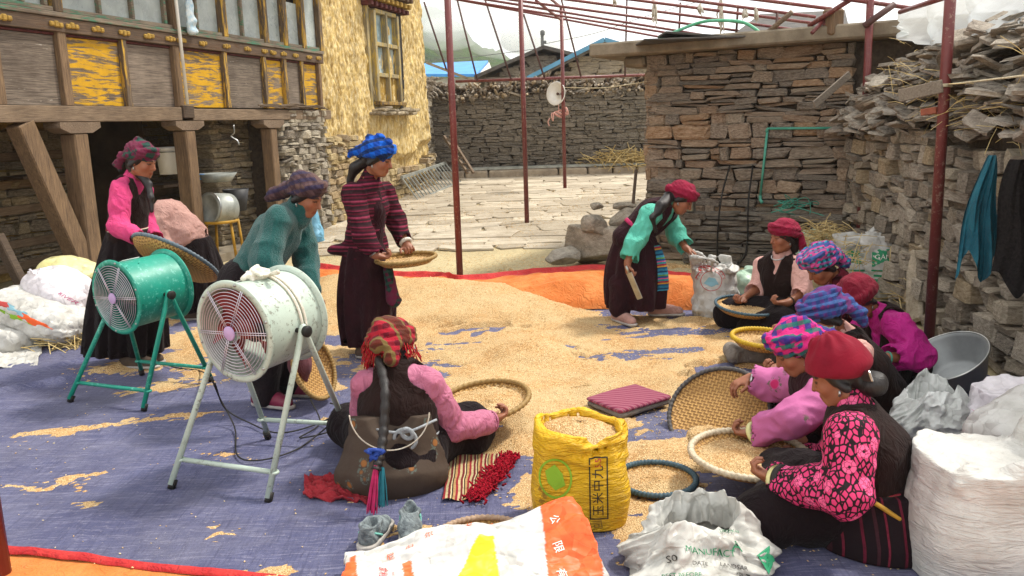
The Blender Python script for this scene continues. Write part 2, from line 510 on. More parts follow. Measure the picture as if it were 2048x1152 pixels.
# stone shapes shared by every wall
def stone_mesh(name, mat, seed, flat=.5, jit=.10):
    r = np.random.default_rng(seed)
    V, F = CHBOX(.5, .5, .5, r.uniform(.05, .13)); V = V * (1 + r.uniform(-jit, jit, V.shape)) + r.uniform(-.045, .045, V.shape)
    for sx in (-1, 1):                       # drag whole corners so outlines are uneven
        for sz in (-1, 1):
            d = r.uniform(-.10, .05, 3); m = (np.sign(V[:, 0]) == sx) & (np.sign(V[:, 2]) == sz); V[m] += d * np.array([sx, .6, sz])
    me = mkmesh(name, V, F); me.materials.append(MATS[mat]); return me
def stone_joined(parent, name, L, mats):
    """further stones of a wall, joined: L = list of 4x4 matrices"""
    V0, F0 = CHBOX(.5, .5, .5, .10); mb = MB(); r = np.random.default_rng(3)
    for M in L:
        V = V0 * (1 + r.uniform(-.1, .1, V0.shape)) + r.uniform(-.03, .03, V0.shape)
        A = np.array(M); mb.add(V @ A[:3, :3].T + A[:3, 3], F0)
    o = mb.build(name, mats, parent); o['kind'] = 'stuff'; return o

def stone_wall(parent, A, B, z0, z1, hr, wr, mat, islmat, depth=.16, limit=300, name='stone', seed=1, proud=.03, split=.25, gap=.008, keep=None, zb=None, tilt=2.0):
    """lays stones on the face A->B (2D points; the seen side is right of A->B). z0/z1 numbers or functions of u in 0..1"""
    r = random.Random(seed); A = np.asarray(A, float); B = np.asarray(B, float); L = np.linalg.norm(B - A); d = (B - A) / L
    n = np.array([d[1], -d[0]])
    f0 = z0 if callable(z0) else (lambda u: z0); f1 = z1 if callable(z1) else (lambda u: z1)
    meshes = [stone_mesh(name, mat, seed * 31 + i) for i in range(10)]
    S = []; z = min(f0(0), f0(1)); top = max(f1(i / 10) for i in range(11))
    while z < top:
        h = r.uniform(*hr); u = -r.uniform(0, wr[0])
        while u < L:
            w = r.uniform(*wr) * (1 if r.random() > .2 else .55)
            parts = [(z, h)]
            if r.random() < split and h > .06:
                q = r.uniform(.35, .65); parts = [(z, h * q), (z + h * q, h * (1 - q))]
            for (zz, hh) in parts:
                uu, ww = u, w
                if uu < 0: ww += uu; uu = 0
                if uu + ww > L: ww = L - uu
                if ww < .03: continue
                um = (uu + ww / 2) / L; zm = zz + hh / 2
                if zm < f0(um) - hh * .4 or zm > f1(um): continue
                if keep and not keep(uu + ww / 2, zm): continue
                S.append((uu + ww / 2, zm, max(ww - gap, .02), max(hh - gap, .015)))
            u += w
        z += h
    S.sort(key=lambda q: -q[2] * q[3]); rest = []
    for i, (u, zm, w, h) in enumerate(S):
        pr = r.uniform(-proud, proud); c = A + d * u + n * (pr - depth / 2 + .02)
        R = Matrix(((d[0], -n[0], 0), (d[1], -n[1], 0), (0, 0, 1))).to_4x4()
        R = R @ Matrix.Rotation(math.radians(r.gauss(0, tilt)), 4, 'Y') @ Matrix.Rotation(math.radians(r.gauss(0, 3)), 4, 'Z')
        M = Matrix.Translation((c[0], c[1], zm)) @ R @ Matrix.Diagonal((w * 1.07, depth, h * 1.12, 1))
        if r.random() < .5: M = M @ Matrix.Rotation(math.pi, 4, 'Y')
        if i < limit: inst(name, r.choice(meshes), parent, M)
        else: rest.append(M)
    if rest: stone_joined(parent, name + '_infill', rest, islmat)
    return len(S)
# ================================================================ the setting
# --- materials of the setting
b = NB('ground'); n1 = b.noise(b.obj, .9, 6, .6); n2 = b.noise(b.obj, 14, 6, .7); st = b.noise(b.map(b.obj, (30, 90, 30), (0, 0, .5)), 1.2, 4, .7)
c = b.mix(b.ramp(n1, [(.35, 0.), (.65, 1.)]), '#a89a79', '#bfb08c'); c = b.mix(b.ramp(n2, [(.45, 0.), (.7, .7)]), c, '#8f8368')
c = b.mix(b.ramp(st, [(.52, 0.), (.62, .75)]), c, '#dcc898'); b.set(c, .95, .1); b.bump(b.mix(.5, n2, st), .5, .02)
b = NB('paving'); v = b.off(b.obj, 50); n1 = b.noise(v, 3.0, 7, .65); n2 = b.noise(b.map(v, (6, 1.5, 6)), 6, 6, .7)
base = b.ramp(b.rnd, [(0, '#b0a593'), (.3, '#c0b5a2'), (.55, '#a79c8a'), (.8, '#c8bda9')], 'CONSTANT')
c = b.mix(b.ramp(n1, [(.35, 0.), (.7, .8)]), base, '#8b7c68'); c = b.mix(b.ramp(n2, [(.5, 0.), (.75, .6)]), c, '#cfc4ae')
b.set(c, .9, .15); b.bump(b.mix(.5, n1, n2), .5, .02)
b = NB('mountain'); n1 = b.noise(b.obj, .035, 8, .68); n2 = b.noise(b.obj, .15, 8, .75)
c = b.mix(b.ramp(n1, [(.4, 0.), (.6, 1.)]), '#245010', '#557028'); c = b.mix(b.ramp(n2, [(.42, 0.), (.62, 1.)]), c, '#475238')
b.set(c, .95, .05); b.bump(n2, 1., 4)
GREYST = ['#6b6157', '#857766', '#5a5048', '#958674', '#73675b', '#4d453e', '#8a7a68', '#7a6a58']
m_stone('stone_store', ['#8c6f56', '#a87a4a', '#7a6553', '#987d64', '#66564a', '#8f6a49', '#806d5a', '#a68666', '#5f5146', '#927860', '#5a4e44', '#86705a', '#9c8a74'])
m_stone('stone_store_isl', ['#8b7460', '#a5794a', '#7a6a5b', '#9a8a78', '#6b5d50', '#8f6b48'], True)
m_stone('stone_back', ['#48423c', '#574f46', '#3a3530', '#655b4f', '#443d36', '#50483e'])
m_stone('stone_back_isl', ['#48423c', '#574f46', '#3a3530', '#655b4f', '#443d36', '#50483e'], True)
m_stone('stone_rubble', ['#b0a190', '#9c8d7a', '#c0b19d', '#8c7e6f', '#c6b59b', '#a3927c', '#7d7063', '#b1966c'])
m_stone('stone_rubble_isl', ['#9a8c7c', '#857766', '#ab9d8c', '#776a5d', '#b3a38c', '#8d7d6a'], True)
m_stone('stone_left', ['#c3b8a3', '#a79c89', '#d2c5ac', '#8f8474', '#b7a98f', '#776c5f'])
m_stone('stone_left_isl', ['#c3b8a3', '#a79c89', '#d2c5ac', '#8f8474', '#b7a98f', '#776c5f'], True)
m_stone('stone_ochre', ['#c9a95f', '#b5935a', '#d3b87a', '#a98f68', '#bfa160', '#9c8a6c'])
m_stone('stone_ochre_isl', ['#c9a95f', '#b5935a', '#d3b87a', '#a98f68', '#bfa160', '#9c8a6c'], True)
m_stone('slate', ['#978b7d', '#ada194', '#80756a', '#c0b3a2', '#756a5f', '#9f9486', '#8a7a68'], False, .5)
m_stone('slate_isl', ['#8c8073', '#a2968a', '#756a5f', '#b5a898', '#6a5f55', '#94897c', '#5c5249'], True, .5)
m_stone('boulder', ['#aaa396', '#9c907e', '#8f8474'], False, .8)
m_simple('mortar', '#54493e', '#3b342d', 20, .95, .1, bump=.6, bscale=30, bd=.03)
m_simple('mortar_ochre', '#a88d57', '#7c6840', 12, .95, .1, bump=.6, bscale=30, bd=.03)
m_simple('concrete', '#8e8371', '#6b6152', 5, .9, .15, bump=.5, bscale=70, bd=.01)
m_wood('wood_beam', '#5e4e40', '#917d66', 1)
m_wood('wood_x', '#5e4e40', '#8d7a66', 0)
m_wood('wood_post', '#554538', '#927759', 2)
m_wood('wood_dark', '#3f342b', '#5f5042', 1)
m_wood('firewood', '#97836c', '#d3c2a6', 0)
m_wood('plank_grey', '#6d6257', '#94897a', 0); m_wood('bark', '#4a3e34', '#7a6854', 0)

# --- ground: one sheet to the horizon, rising gently at the back of the yard
xs = np.concatenate([np.linspace(-215, -14, 8), np.linspace(-10, 10, 41), np.linspace(14, 215, 8)])
ys = np.concatenate([np.linspace(-60, -6, 5), np.linspace(-2, 26, 57), np.linspace(30, 350, 10)])
XX, YY = np.meshgrid(xs, ys, indexing='ij')
ZZ = np.vectorize(lambda y: min(gz(y), .46))(YY) - .012 + .012 * vnoise2(XX * 1.3, YY * 1.3, 3) * (np.abs(XX) < 10)
nx, ny = XX.shape; ii = np.arange(nx * ny).reshape(nx, ny)
Fq = np.stack([ii[:-1, :-1], ii[1:, :-1], ii[1:, 1:], ii[:-1, 1:]], -1).reshape(-1, 4)
tag(obj('ground', np.stack([XX, YY, ZZ], -1).reshape(-1, 3), Fq, 'ground', base=(0, 0, 0), smooth=True), kind='structure')

# --- courtyard paving: uneven slabs, each its own stone
pave = bpy.data.objects.new('courtyard_paving', None); COL.objects.link(pave); pave['kind'] = 'structure'
rp = random.Random(5); y = 11.2
slab_meshes = []
for i in range(10):
    r_ = np.random.default_rng(90 + i); k = 9; a = np.sort((np.arange(k) + r_.uniform(-.3, .3, k)) * 2 * math.pi / k)
    e = np.stack([np.clip(np.cos(a) * .80, -.5, .5) + r_.uniform(-.08, .08, k), np.clip(np.sin(a) * .80, -.5, .5) + r_.uniform(-.10, .10, k)], 1)
    Vv = np.concatenate([np.c_[e, np.full(k, -.5)], np.c_[e, np.full(k, .25)], np.c_[e * .97, np.full(k, .5) + r_.uniform(-.12, .12, k)]])
    Ff = [tuple(range(2 * k, 3 * k))] + [(q * k + j, q * k + (j + 1) % k, (q + 1) * k + (j + 1) % k, (q + 1) * k + j) for q in (0, 1) for j in range(k)]
    me = mkmesh('slab', Vv, Ff); me.materials.append(MATS['paving']); slab_meshes.append(me)
while y < 19.4:
    dy = rp.uniform(.22, .46); xl, xr = -2.9 + .27 * (y - 13.6) - .5, 3.4
    x = xl - rp.uniform(0, .4)
    while x < xr:
        w = rp.uniform(.32, .85)
        M = (Matrix.Translation((x + w / 2, y + dy / 2 + rp.uniform(-.05, .05), gz(y + dy / 2) + .004 + rp.uniform(-.004, .010))) @ Matrix.Rotation(rp.uniform(-.18, .18), 4, 'Z')
             @ Matrix.Rotation(math.atan(.06) if y > 12 else 0, 4, 'X') @ Matrix.Rotation(rp.uniform(-.012, .012), 4, 'Y') @ Matrix.Diagonal((w * 1.05, dy * 1.12, .03, 1)))
        inst('slab', rp.choice(slab_meshes), pave, M); x += w
    y += dy

# --- mountain side fading into cloud
ax_ = np.linspace(-190, 200, 150); ay = np.linspace(0, 1, 120)
AX, AT = np.meshgrid(ax_, ay, indexing='ij')
crest = np.clip(50 - .75 * (AX + 16), 12, 56)
MY = 130 + AT * 215
MZ = -8 + AT ** .85 * (crest + 11 * vnoise2(AX / 30, AT * 3, 11, 5) + 6 * vnoise2(AX / 9, AT * 10, 12, 5, .6))
nx, ny = AX.shape; ii = np.arange(nx * ny).reshape(nx, ny)
Fq = np.stack([ii[:-1, :-1], ii[1:, :-1], ii[1:, 1:], ii[:-1, 1:]], -1).reshape(-1, 4)
tag(obj('mountain', np.stack([AX, MY, MZ], -1).reshape(-1, 3), Fq, 'mountain', base=(0, 130, -8), smooth=False), kind='structure')

# ================================================================ stone storehouse on the right, with its concrete roof slab
SA = D(1293, 300, 10.15)[:2]; SB = np.array([3.62, 9.05])
store = thing('stone_storehouse', 'stone storehouse of brown coursed blocks under a concrete roof slab, behind the seated women', 'building', (SA[0], SA[1], 0))
dS = nrm(np.append(SB - SA, 0)); nS = np.array([dS[1], -dS[0], 0])
ZT = 2.36
mb = MB(); cS = (SA + SB) / 2 - nS[:2] * 1.6
mb.box((cS[0] + dS[0] * .6, cS[1] + dS[1] * .6, ZT / 2), (np.linalg.norm(SB - SA) + 1.14, 3.0, ZT - .02), np.stack([dS, -nS, (0, 0, 1)], 1))
mb.build('core_wall', 'mortar', store)
stone_wall(store, SA, SB, 0, ZT - .01, (.055, .155), (.16, .48), 'stone_store', 'stone_store_isl', .18, 300, 'stone', 4, .03, .34, .010, tilt=2.5)
E_ = SA - nS[:2] * 3.0
stone_wall(store, E_, SA, 0, ZT - .01, (.09, .17), (.25, .5), 'stone_store', 'stone_store_isl', .16, 60, 'stone', 8, .02, .2, .012)
mb = MB(); ctr = SA + (SB - SA) / 2 + dS[:2] * .55 - nS[:2] * 1.45
mb.box((ctr[0] - .12 * dS[0], ctr[1] - .12 * dS[1], ZT + .075), (np.linalg.norm(SB - SA) + 2.0, 3.6, .15), np.stack([dS, -nS, (0, 0, 1)], 1), .02)
mb.build('roof_slab', 'concrete', store)
mb = MB(); q = SA - dS[:2] * .14 - nS[:2] * .2
mb.box((q[0], q[1], ZT - .06), (.26, .5, .12), np.stack([dS, -nS, (0, 0, 1)], 1), .03); mb.build('corner_bracket', 'concrete', store)
# stone ledge at its foot
mb = MB(); LA = SA + dS[:2] * .55 + nS[:2] * .30; LB = SB + nS[:2] * .30
ledge = thing('stone_ledge', 'low ledge of thin dark stones along the storehouse foot', 'ledge', (LA[0], LA[1], 0))
cL = (LA + LB) / 2 - nS[:2] * .17; mb.box((cL[0], cL[1], .27), (np.linalg.norm(LB - LA), .24, .54), np.stack([dS, -nS, (0, 0, 1)], 1)); mb.build('core_wall', 'mortar', ledge)
stone_wall(ledge, LA, LB, 0, .60, (.05, .11), (.22, .6), 'stone_back', 'stone_back_isl', .22, 200, 'stone', 14, .04, .2, .01)

# ================================================================ rubble wall on the right, heaped with slates and boards
RA = np.array([3.58, 9.0]); RB = np.array([2.72, 3.0])
dR = nrm(np.append(RB - RA, 0)); nR = np.array([dR[1], -dR[0], 0]); LR = np.linalg.norm(RB - RA)
rub = thing('rubble_wall', 'rough dry stone wall heaped with slates and old boards along the right side', 'wall', (RA[0], RA[1], 0))
mb = MB(); c2 = (RA + RB) / 2 - nR[:2] * .55; mb.box((c2[0], c2[1], .75), (LR, .9, 1.5), np.stack([dR, -nR, (0, 0, 1)], 1)); mb.build('core_wall', 'mortar', rub)
stone_wall(rub, RA, RB, 0, lambda u: 1.48 + .1 * math.sin(u * 9), (.07, .16), (.12, .34), 'stone_rubble', 'stone_rubble_isl', .24, 300, 'stone', 21, .055, .3, .012, tilt=5)
# heap core, then slates and boards on it
rr = random.Random(77)
def heap_top(u): return 1.83 + .34 * min(1, u / .30) + .05 * math.sin(u * 17)
mbx = MB()
for i in range(26):
    u = (i + .5) / 26; p = RA + dR[:2] * LR * u - nR[:2] * .52; h = heap_top(u) - 1.5
    mbx.box((p[0], p[1], 1.45 + h * .42), (LR / 26 * 1.3, .62, h * .8), np.stack([dR, -nR, (0, 0, 1)], 1) @ np.array(Matrix.Rotation(rr.uniform(-.2, .2), 3, 'X')), .08)
mbx.build('heap_core', 'mortar', rub)
sl_me = [stone_mesh('slate', 'slate', 500 + i, jit=.16) for i in range(8)]
sl_rest = []
for i in range(900):
    u = rr.random(); t = rr.random(); top = heap_top(u)
    if rr.random() < .55: off_, z = -.02 + .16 * rr.random() - .22 * t ** 2, 1.46 + (top - 1.5) * t            # the face, leaning back
    else: off_, z = -.15 - .75 * rr.random(), top + rr.uniform(-.1, .05) - .05 * rr.random()
    p = RA + dR[:2] * LR * u + nR[:2] * off_
    L_, W_, T_ = rr.uniform(.10, .36), rr.uniform(.08, .2), rr.uniform(.012, .04)
    M = (Matrix.Translation((p[0], p[1], z)) @ Matrix.Rotation(math.atan2(dR[1], dR[0]) + rr.gauss(0, .55), 4, 'Z') @ Matrix.Rotation(rr.gauss(0, .20), 4, 'Y')
         @ Matrix.Rotation(rr.gauss(.12, .28), 4, 'X') @ Matrix.Diagonal((L_, W_, T_, 1)))
    if i < 290: inst('slate', rr.choice(sl_me), rub, M)
    else: sl_rest.append(M)
stone_joined(rub, 'slate_heap', sl_rest, 'slate_isl')
b = NB('straw'); b.set(b.ramp(b.island(), [(0, '#b59a62'), (.5, '#d2bc86'), (1, '#8d7647')]), .8, .2)
def straw_bunch(name, c, n, spread, length, seed, lab=None, parent=None, mat='straw', droop=.3, rad=.0022):
    r = np.random.default_rng(seed); mb = MB()
    for i in range(n):
        p = np.asarray(c) + r.normal(size=3) * np.asarray(spread); d = r.normal(size=3) * np.array([1, 1, .45]); d = nrm(d) * length * r.uniform(.4, 1.1)
        mb.tube([p - d / 2, p + np.array([0, 0, droop * .04]), p + d / 2], rad, 3, False)
    o = mb.build(name, mat, parent)
    if parent is None: tag(o, lab, 'straw', kind='stuff')
    return o
for i, u in enumerate((.32, .45, .55, .66, .8)):
    p = RA + dR[:2] * LR * u + nR[:2] * .06
    straw_bunch('straw_tuft', (p[0], p[1], rr.uniform(1.55, 1.95)), 34, (.10, .16, .10), .3, 40 + i, parent=rub)
# the loose grey plank jutting from the heap by the red post, and the long one at the corner
mb = MB(); mb.bar(D(1798, 192, 5.95), D(1885, 172, 5.7), .02, .085, (0, 0, 1), .004); mb.build('loose_plank', 'plank_grey', rub)
mb = MB(); mb.bar(D(1628, 210, 8.2), D(1700, 148, 8.35), .02, .07, (0, 0, 1), .004); mb.build('loose_plank', 'plank_grey', rub)
m_simple('brick_red', '#a3604a', '#8a5140', 12, .9)
mb = MB(); mb.bar(D(1845, 225, 5.95), D(1876, 220, 5.85), .05, .045, (0, 0, 1), .004); mb.build('red_brick', 'brick_red', rub)

# ================================================================ back wall with its kerb and firewood coping
BA = np.array([-1.75, 19.75]); BB = np.array([4.6, 19.55])
back = thing('back_wall', 'dark dry stone wall across the far side of the courtyard under a firewood coping', 'wall', (BA[0], BA[1], gz(19.5)))
zb0 = .42; ztop = 2.42
mb = MB(); mb.box(((BA[0] + BB[0]) / 2, 20.0, (zb0 + ztop) / 2), (6.5, .4, ztop - zb0)); mb.build('core_wall', 'mortar', back)
stone_wall(back, BA, BB, zb0, ztop - .12, (.05, .13), (.12, .45), 'stone_back', 'stone_back_isl', .16, 300, 'stone', 31, .03, .3, .008, tilt=3)
rr = random.Random(4)
lg_mb = MB(); V_, F_ = CHBOX(.5, .5, .5, .16); V_ = V_ * (1 + np.random.default_rng(2).uniform(-.12, .12, V_.shape))
lg = mkmesh('firewood_log', V_, F_); lg.materials.append(MATS['firewood']); lg2 = lg.copy(); lg2.materials.clear(); lg2.materials.append(MATS['bark'])
rest = []
for i in range(620):
    x = rr.uniform(BA[0] - .6, BB[0]); k = rr.random(); z = ztop - .2 + .34 * k + .06 * math.sin(x * 2.1); r_ = rr.uniform(.04, .085)
    yy = 19.78 - .16 * rr.random() + .25 * k
    M = Matrix.Translation((x, yy, z)) @ Matrix.Rotation(math.pi / 2 + rr.gauss(0, .35), 4, 'Z') @ Matrix.Rotation(rr.gauss(.25, .25), 4, 'Y') @ Matrix.Rotation(rr.uniform(0, 3), 4, 'X') @ Matrix.Diagonal((rr.uniform(.3, .55), r_, r_ * rr.uniform(.5, 1), 1))
    if i < 280: inst('firewood_log', lg if rr.random() < .5 else lg2, back, M)
    else: rest.append(M)
o = stone_joined(back, 'firewood_heap', rest, 'slate_isl')
kerb = thing('kerb_step', 'long kerb of dressed pale stone blocks at the foot of the back wall', 'kerb', (BA[0], 19.4, gz(19.4)))
x = -2.1; rr = random.Random(8); b_ = NB('kerb_stone'); v = b_.off(b_.obj); b_.set(b_.mix(b_.ramp(b_.noise(v, 5, 7, .7), [(.35, 0.), (.7, 1.)]), '#8a7d6d', '#b3a590'), .9, .15); b_.bump(b_.noise(v, 20, 6, .7), .5, .02)
while x < 4.4:
    w = rr.uniform(.5, .85); mb = MB(); mb.box((x + w / 2, 19.42 + rr.uniform(-.02, .02), .50), (w - .03, .42, .22), None, .03); mb.build('kerb_block', 'kerb_stone', kerb); x += w
# ================================================================ timber gallery house on the left
FP = np.array([-2.9, 13.6]); FD = nrm((.28, 1.)); FN = np.array([FD[1], -FD[0]])   # FN points into the yard
FD3 = np.array([FD[0], FD[1], 0]); FN3 = np.array([FN[0], FN[1], 0]); FR = np.stack([FD3, -FN3, (0, 0, 1)], 1)
def fu(px, py):                          # pixel on the facade -> (u along, z)
    p = pln(px, py, FP, FD); return (p[:2] - FP) @ FD, p[2]
def fp(u, z, off=0.):                    # facade coordinates -> world
    q = FP + FD * u + FN * off; return np.array([q[0], q[1], z])
U0 = fu(0, 150)[0] - .8; U1 = fu(648, 150)[0]
ZB0, ZB1 = 1.80, 1.955                    # floor beam
ZR0, ZR1, ZS = 2.655, 2.79, 2.84          # rail, sill
tim = thing('timber_house', 'weathered timber house with painted gallery panels on stout wooden posts', 'house', fp((U0 + U1) / 2, 0))
m_paint('panel_yellow', '#5a4c3f', '#8a7a68', '#c79818', .485, 1); m_paint('panel_white', '#4f453c', '#85786a', '#c9bfb2', .61, 1)
m_paint('panel_grey', '#5b5047', '#8b7d6e', '#a59a90', .66, 1); m_paint('paint_green', '#6a5d50', '#8f8270', '#4a7c64', .53, 1)
m_paint('rail_dark', '#4c3d31', '#6e5a48', '#5c4431', .55, 1); m_simple('yellow_trim', '#b08c3c', '#7d6634', 30, .8, bump=.5, bscale=80)
m_paint('stile_yellow', '#54463a', '#74634f', '#c39a3c', .52, 2); m_simple('maroon_trim', '#5d2c2a', '#40201e', 14, .8)
b = NB('gallery_glass'); n = b.noise(b.obj, 2.5, 6, .6); b.set(b.mix(b.ramp(n, [(.3, 0.), (.7, 1.)]), '#7f8784', '#a9b0ab'), b.ramp(b.noise(b.obj, 8, 4, .6), [(.3, .15), (.7, .45)]), .5)
m_simple('white_pipe', '#e4e2dc', '#c9c5bb', 6, .45, .4, bump=.05)
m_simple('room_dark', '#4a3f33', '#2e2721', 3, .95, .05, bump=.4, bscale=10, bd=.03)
def fbox(name, u0, u1, z0, z1, o0, o1, mat, parent=tim, bev=.006, smooth=False):
    mb = MB(); mb.box(fp((u0 + u1) / 2, (z0 + z1) / 2, (o0 + o1) / 2), (abs(u1 - u0), abs(o1 - o0), abs(z1 - z0)), FR, bev); return mb.build(name, mat, parent)
# upper room and gallery floor (keeps the store below dark), room below
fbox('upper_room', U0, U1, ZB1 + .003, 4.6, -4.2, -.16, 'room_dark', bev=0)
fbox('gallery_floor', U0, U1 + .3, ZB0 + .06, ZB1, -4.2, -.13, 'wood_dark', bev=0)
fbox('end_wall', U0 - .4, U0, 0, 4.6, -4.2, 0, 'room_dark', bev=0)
# floor beam in three lengths with a black joint block
ua, ub_ = fu(362, 230)[0], fu(384, 230)[0]
fbox('floor_beam', U0, ua, ZB0, ZB1, -.12, .02, 'wood_beam'); fbox('beam_joint', ua + .003, ub_, ZB0 + .03, ZB1 + .02, -.1, .04, 'wood_dark')
fbox('floor_beam', ub_ + .003, U1 + .12, ZB0, ZB1 - .015, -.12, .015, 'wood_beam')
# stiles and panels
st_px = [2, 138, 259, 361, 457, 535, 575, 609, 643]
st_u = [fu(px, 180)[0] for px in st_px]
fbox('panel', U0, st_u[0] - .05, ZB1, ZR0, -.10, -.06, 'panel_grey')
pm = ['panel_white', 'panel_yellow', 'panel_grey', 'panel_yellow', 'panel_white', 'panel_yellow', 'panel_grey', 'panel_yellow']
for i, u in enumerate(st_u):
    w = .11 if i in (0, 1, 3) else .075
    fbox('stile', u - w / 2, u + w / 2, ZB1 + .002, ZR0 + .006, -.11, 0.0, 'stile_yellow' if i in (2, 4, 5, 6, 7) else 'wood_post')
    if i < 8:
        w2 = .11 if i + 1 in (0, 1, 3) else .075
        p_ = fbox('panel', u + w / 2 + .004, st_u[i + 1] - w2 / 2 - .004, ZB1 + .002, ZR0 - .03, -.10, -.055, pm[i])
        fbox('panel_edging', u + w / 2 + .004, st_u[i + 1] - w2 / 2 - .004, ZR0 - .028, ZR0 - .002, -.10, -.035, 'maroon_trim')
fbox('rail', U0, U1, ZR0, ZR1, -.12, .012, 'rail_dark'); fbox('sill', U0, U1, ZR1 + .003, ZS, -.12, .03, 'paint_green')
# carved yellow blocks on the rail
rr = random.Random(3); u = U0 + .1
for px in (8, 112, 144, 195, 248, 297, 340, 362, 405, 452, 494, 528, 545, 566, 590, 617, 636):
    u, z = fu(px, 60 + px * .11); w = .17 if px < 400 else .15
    mb = MB(); 
    for k in range(3): mb.box(fp(u + (k - 1) * w * .33, (ZR0 + ZR1) / 2 + rr.uniform(-.006, .006), .022), (w * .36, .03, .062 - .014 * abs(k - 1)), FR, .012)
    mb.build('carved_block', 'yellow_trim', tim)
# window bays above: posts, mullions, panes
posts_u = [fu(121, 60)[0], fu(352, 60)[0], fu(449, 60)[0], fu(531, 60)[0], fu(570, 60)[0], fu(606, 60)[0], fu(640, 60)[0]]
ZW = 4.3
edges = [U0] + posts_u
for i, u in enumerate(posts_u):
    fbox('window_post', u - .05, u + .05, ZS + .002, ZW, -.1, .022, 'stile_yellow' if i != 1 else 'wood_post')
mull = {0: [fu(50, 20)[0], fu(103, 20)[0] - .05], 1: [fu(206, 50)[0], fu(271, 50)[0], fu(338, 50)[0] - .03], 2: [fu(397, 50)[0], fu(440, 60)[0]], 3: [fu(488, 60)[0], fu(524, 60)[0]], 4: [], 5: [], 6: []}
for i in range(7):
    a, c = edges[i] + .05, edges[i + 1] - .05
    win = fbox('window', a + .002, c - .002, ZS + .003, ZS + .05, -.09, .0, 'paint_green')
    es = [a] + [q for q in mull[i] if a + .05 < q < c - .05] + [c]
    for q in es[1:-1]: fbox('mullion', q - .022, q + .022, ZS + .052, ZW, -.085, -.005, 'paint_green', win)
    for j in range(len(es) - 1):
        k = fbox('pane', es[j] + .026, es[j + 1] - .026, ZS + .052, (ZW if i != 5 else 3.48), -.062, -.05, 'gallery_glass' if i < 4 else 'gallery_mesh' if 'gallery_mesh' in MATS else 'gallery_glass', win, 0)
    fbox('window_rail', a + .002, c - .002, 3.75, 3.80, -.088, -.002, 'paint_green', win)
fbox('eave_beam', U0, U1, ZW + .003, ZW + .25, -.12, .1, 'rail_dark')
fbox('roof', U0 - .5, U1 + .2, ZW + .26, ZW + .4, -4.6, .9, 'slate_isl')
# plastic bag hanging on a mullion, white rain pipe
m_simple('pale_plastic', '#cfd6d6', '#8fb5c9', 20, .35, .5, bump=.4, bscale=25, bd=.02)
u, z = fu(372, 40); s = SDF(fp(u, z - .35) - .16, fp(u, z + .4) + .16, .012)
s.ecap(fp(u, z + .25, .06), fp(u, z - .12, .07), (.05, .03), (.085, .045), FD3); s.cap(fp(u, z + .25, .06), fp(u, z + .5, .04), .02, .01); s.disp(lambda P, f=SN(40, seed=4): f(P) * .012)
tag(s.build('plastic_bag', 'pale_plastic'), 'pale blue plastic bag hanging on the gallery window', 'bag')
mb = MB(); u = fu(356, 110)[0]; mb.tube([fp(u - .03, 4.4, .07), fp(u - .02, 3.4, .06), fp(u, 1.99, .06)], .019, 10)
tag(mb.build('rain_pipe', 'white_pipe', None, True), 'thin white rain pipe running down the gallery front', 'pipe')
# posts below, with capitals and a diagonal brace
def post(px, py, w, depth=.2):
    u = fu(px, py)[0]
    mb = MB(); mb.bar(fp(u, -.05, -.05), fp(u, ZB0 - .115, -.05), w, w, FN3, .015); mb.build('post', 'wood_post', tim)
    mb = MB(); W = .27 if w > .14 else .14
    V = []
    for o_ in (-.15, .05):
        for (a, zz) in ((-W, ZB0 - .004), (W, ZB0 - .004), (W, ZB0 - .06), (W * .55, ZB0 - .112), (-W * .55, ZB0 - .112), (-W, ZB0 - .06)): V.append(fp(u + a, zz, o_))
    mb.add(V, [(5, 4, 3, 2, 1, 0), (6, 7, 8, 9, 10, 11)] + [(i, (i + 1) % 6, 6 + (i + 1) % 6, 6 + i) for i in range(6)]); mb.build('capital', 'wood_x', tim)
    return u
up1 = post(160, 300, .19); up2 = post(379, 300, .19); up3 = post(546, 290, .17)
mb = MB(); ub = fu(50, 252)[0]; mb.bar(fp(ub, ZB0 - .005, -.06), fp(up1 - .05, .25, -.06), .2, .17, FN3, .012); mb.build('brace', 'wood_post', tim)
# store room below: back wall of mud-set stones and timbers, side pier of flat stones
OB = -1.9
fbox('room_wall', U0, U1, 0, ZB0 + .05, OB - .4, OB - .06, 'mortar_ochre', bev=0)
A_, B_ = fp(U0, 0, OB)[:2], fp(U1, 0, OB)[:2]
m_stone('stone_mud', ['#8d7a58', '#a08a5f', '#7c6c52', '#6b5d49', '#98855e']); m_stone('stone_mud_isl', ['#8d7a58', '#a08a5f', '#7c6c52', '#6b5d49', '#98855e'], True)
stone_wall(tim, A_, B_, 0, ZB0, (.08, .16), (.16, .45), 'stone_mud', 'stone_mud_isl', .14, 150, 'stone', 51, .02, .2, .02, keep=lambda u, z: z > .1)
for z in (.12, .38, .78, 1.08, 1.4): fbox('wall_timber', U0, U1, z, z + .10, OB, OB + .05, 'wood_beam')
uz = fu(500, 330)[0]
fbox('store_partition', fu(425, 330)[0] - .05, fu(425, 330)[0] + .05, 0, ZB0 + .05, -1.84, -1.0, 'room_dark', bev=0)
A_, B_ = fp(fu(497, 330)[0], 0, -.55)[:2], fp(U1, 0, -.55)[:2]
stone_wall(tim, A_, B_, 0, ZB0, (.05, .09), (.2, .42), 'stone_mud', 'stone_mud_isl', .3, 60, 'flat_stone', 52, .04, .1, .008)
fbox('floor_step', fu(395, 400)[0], U1 - .5, -.02, .10, -1.2, -.1, 'concrete')
# shelf boards in the dark bay
fbox('shelf', fu(415, 350)[0], fu(510, 350)[0], .98, 1.02, -1.1, -.65, 'wood_dark')
fbox('shelf', fu(250, 350)[0], fu(360, 350)[0], 1.20, 1.24, -1.75, -1.35, 'wood_dark')

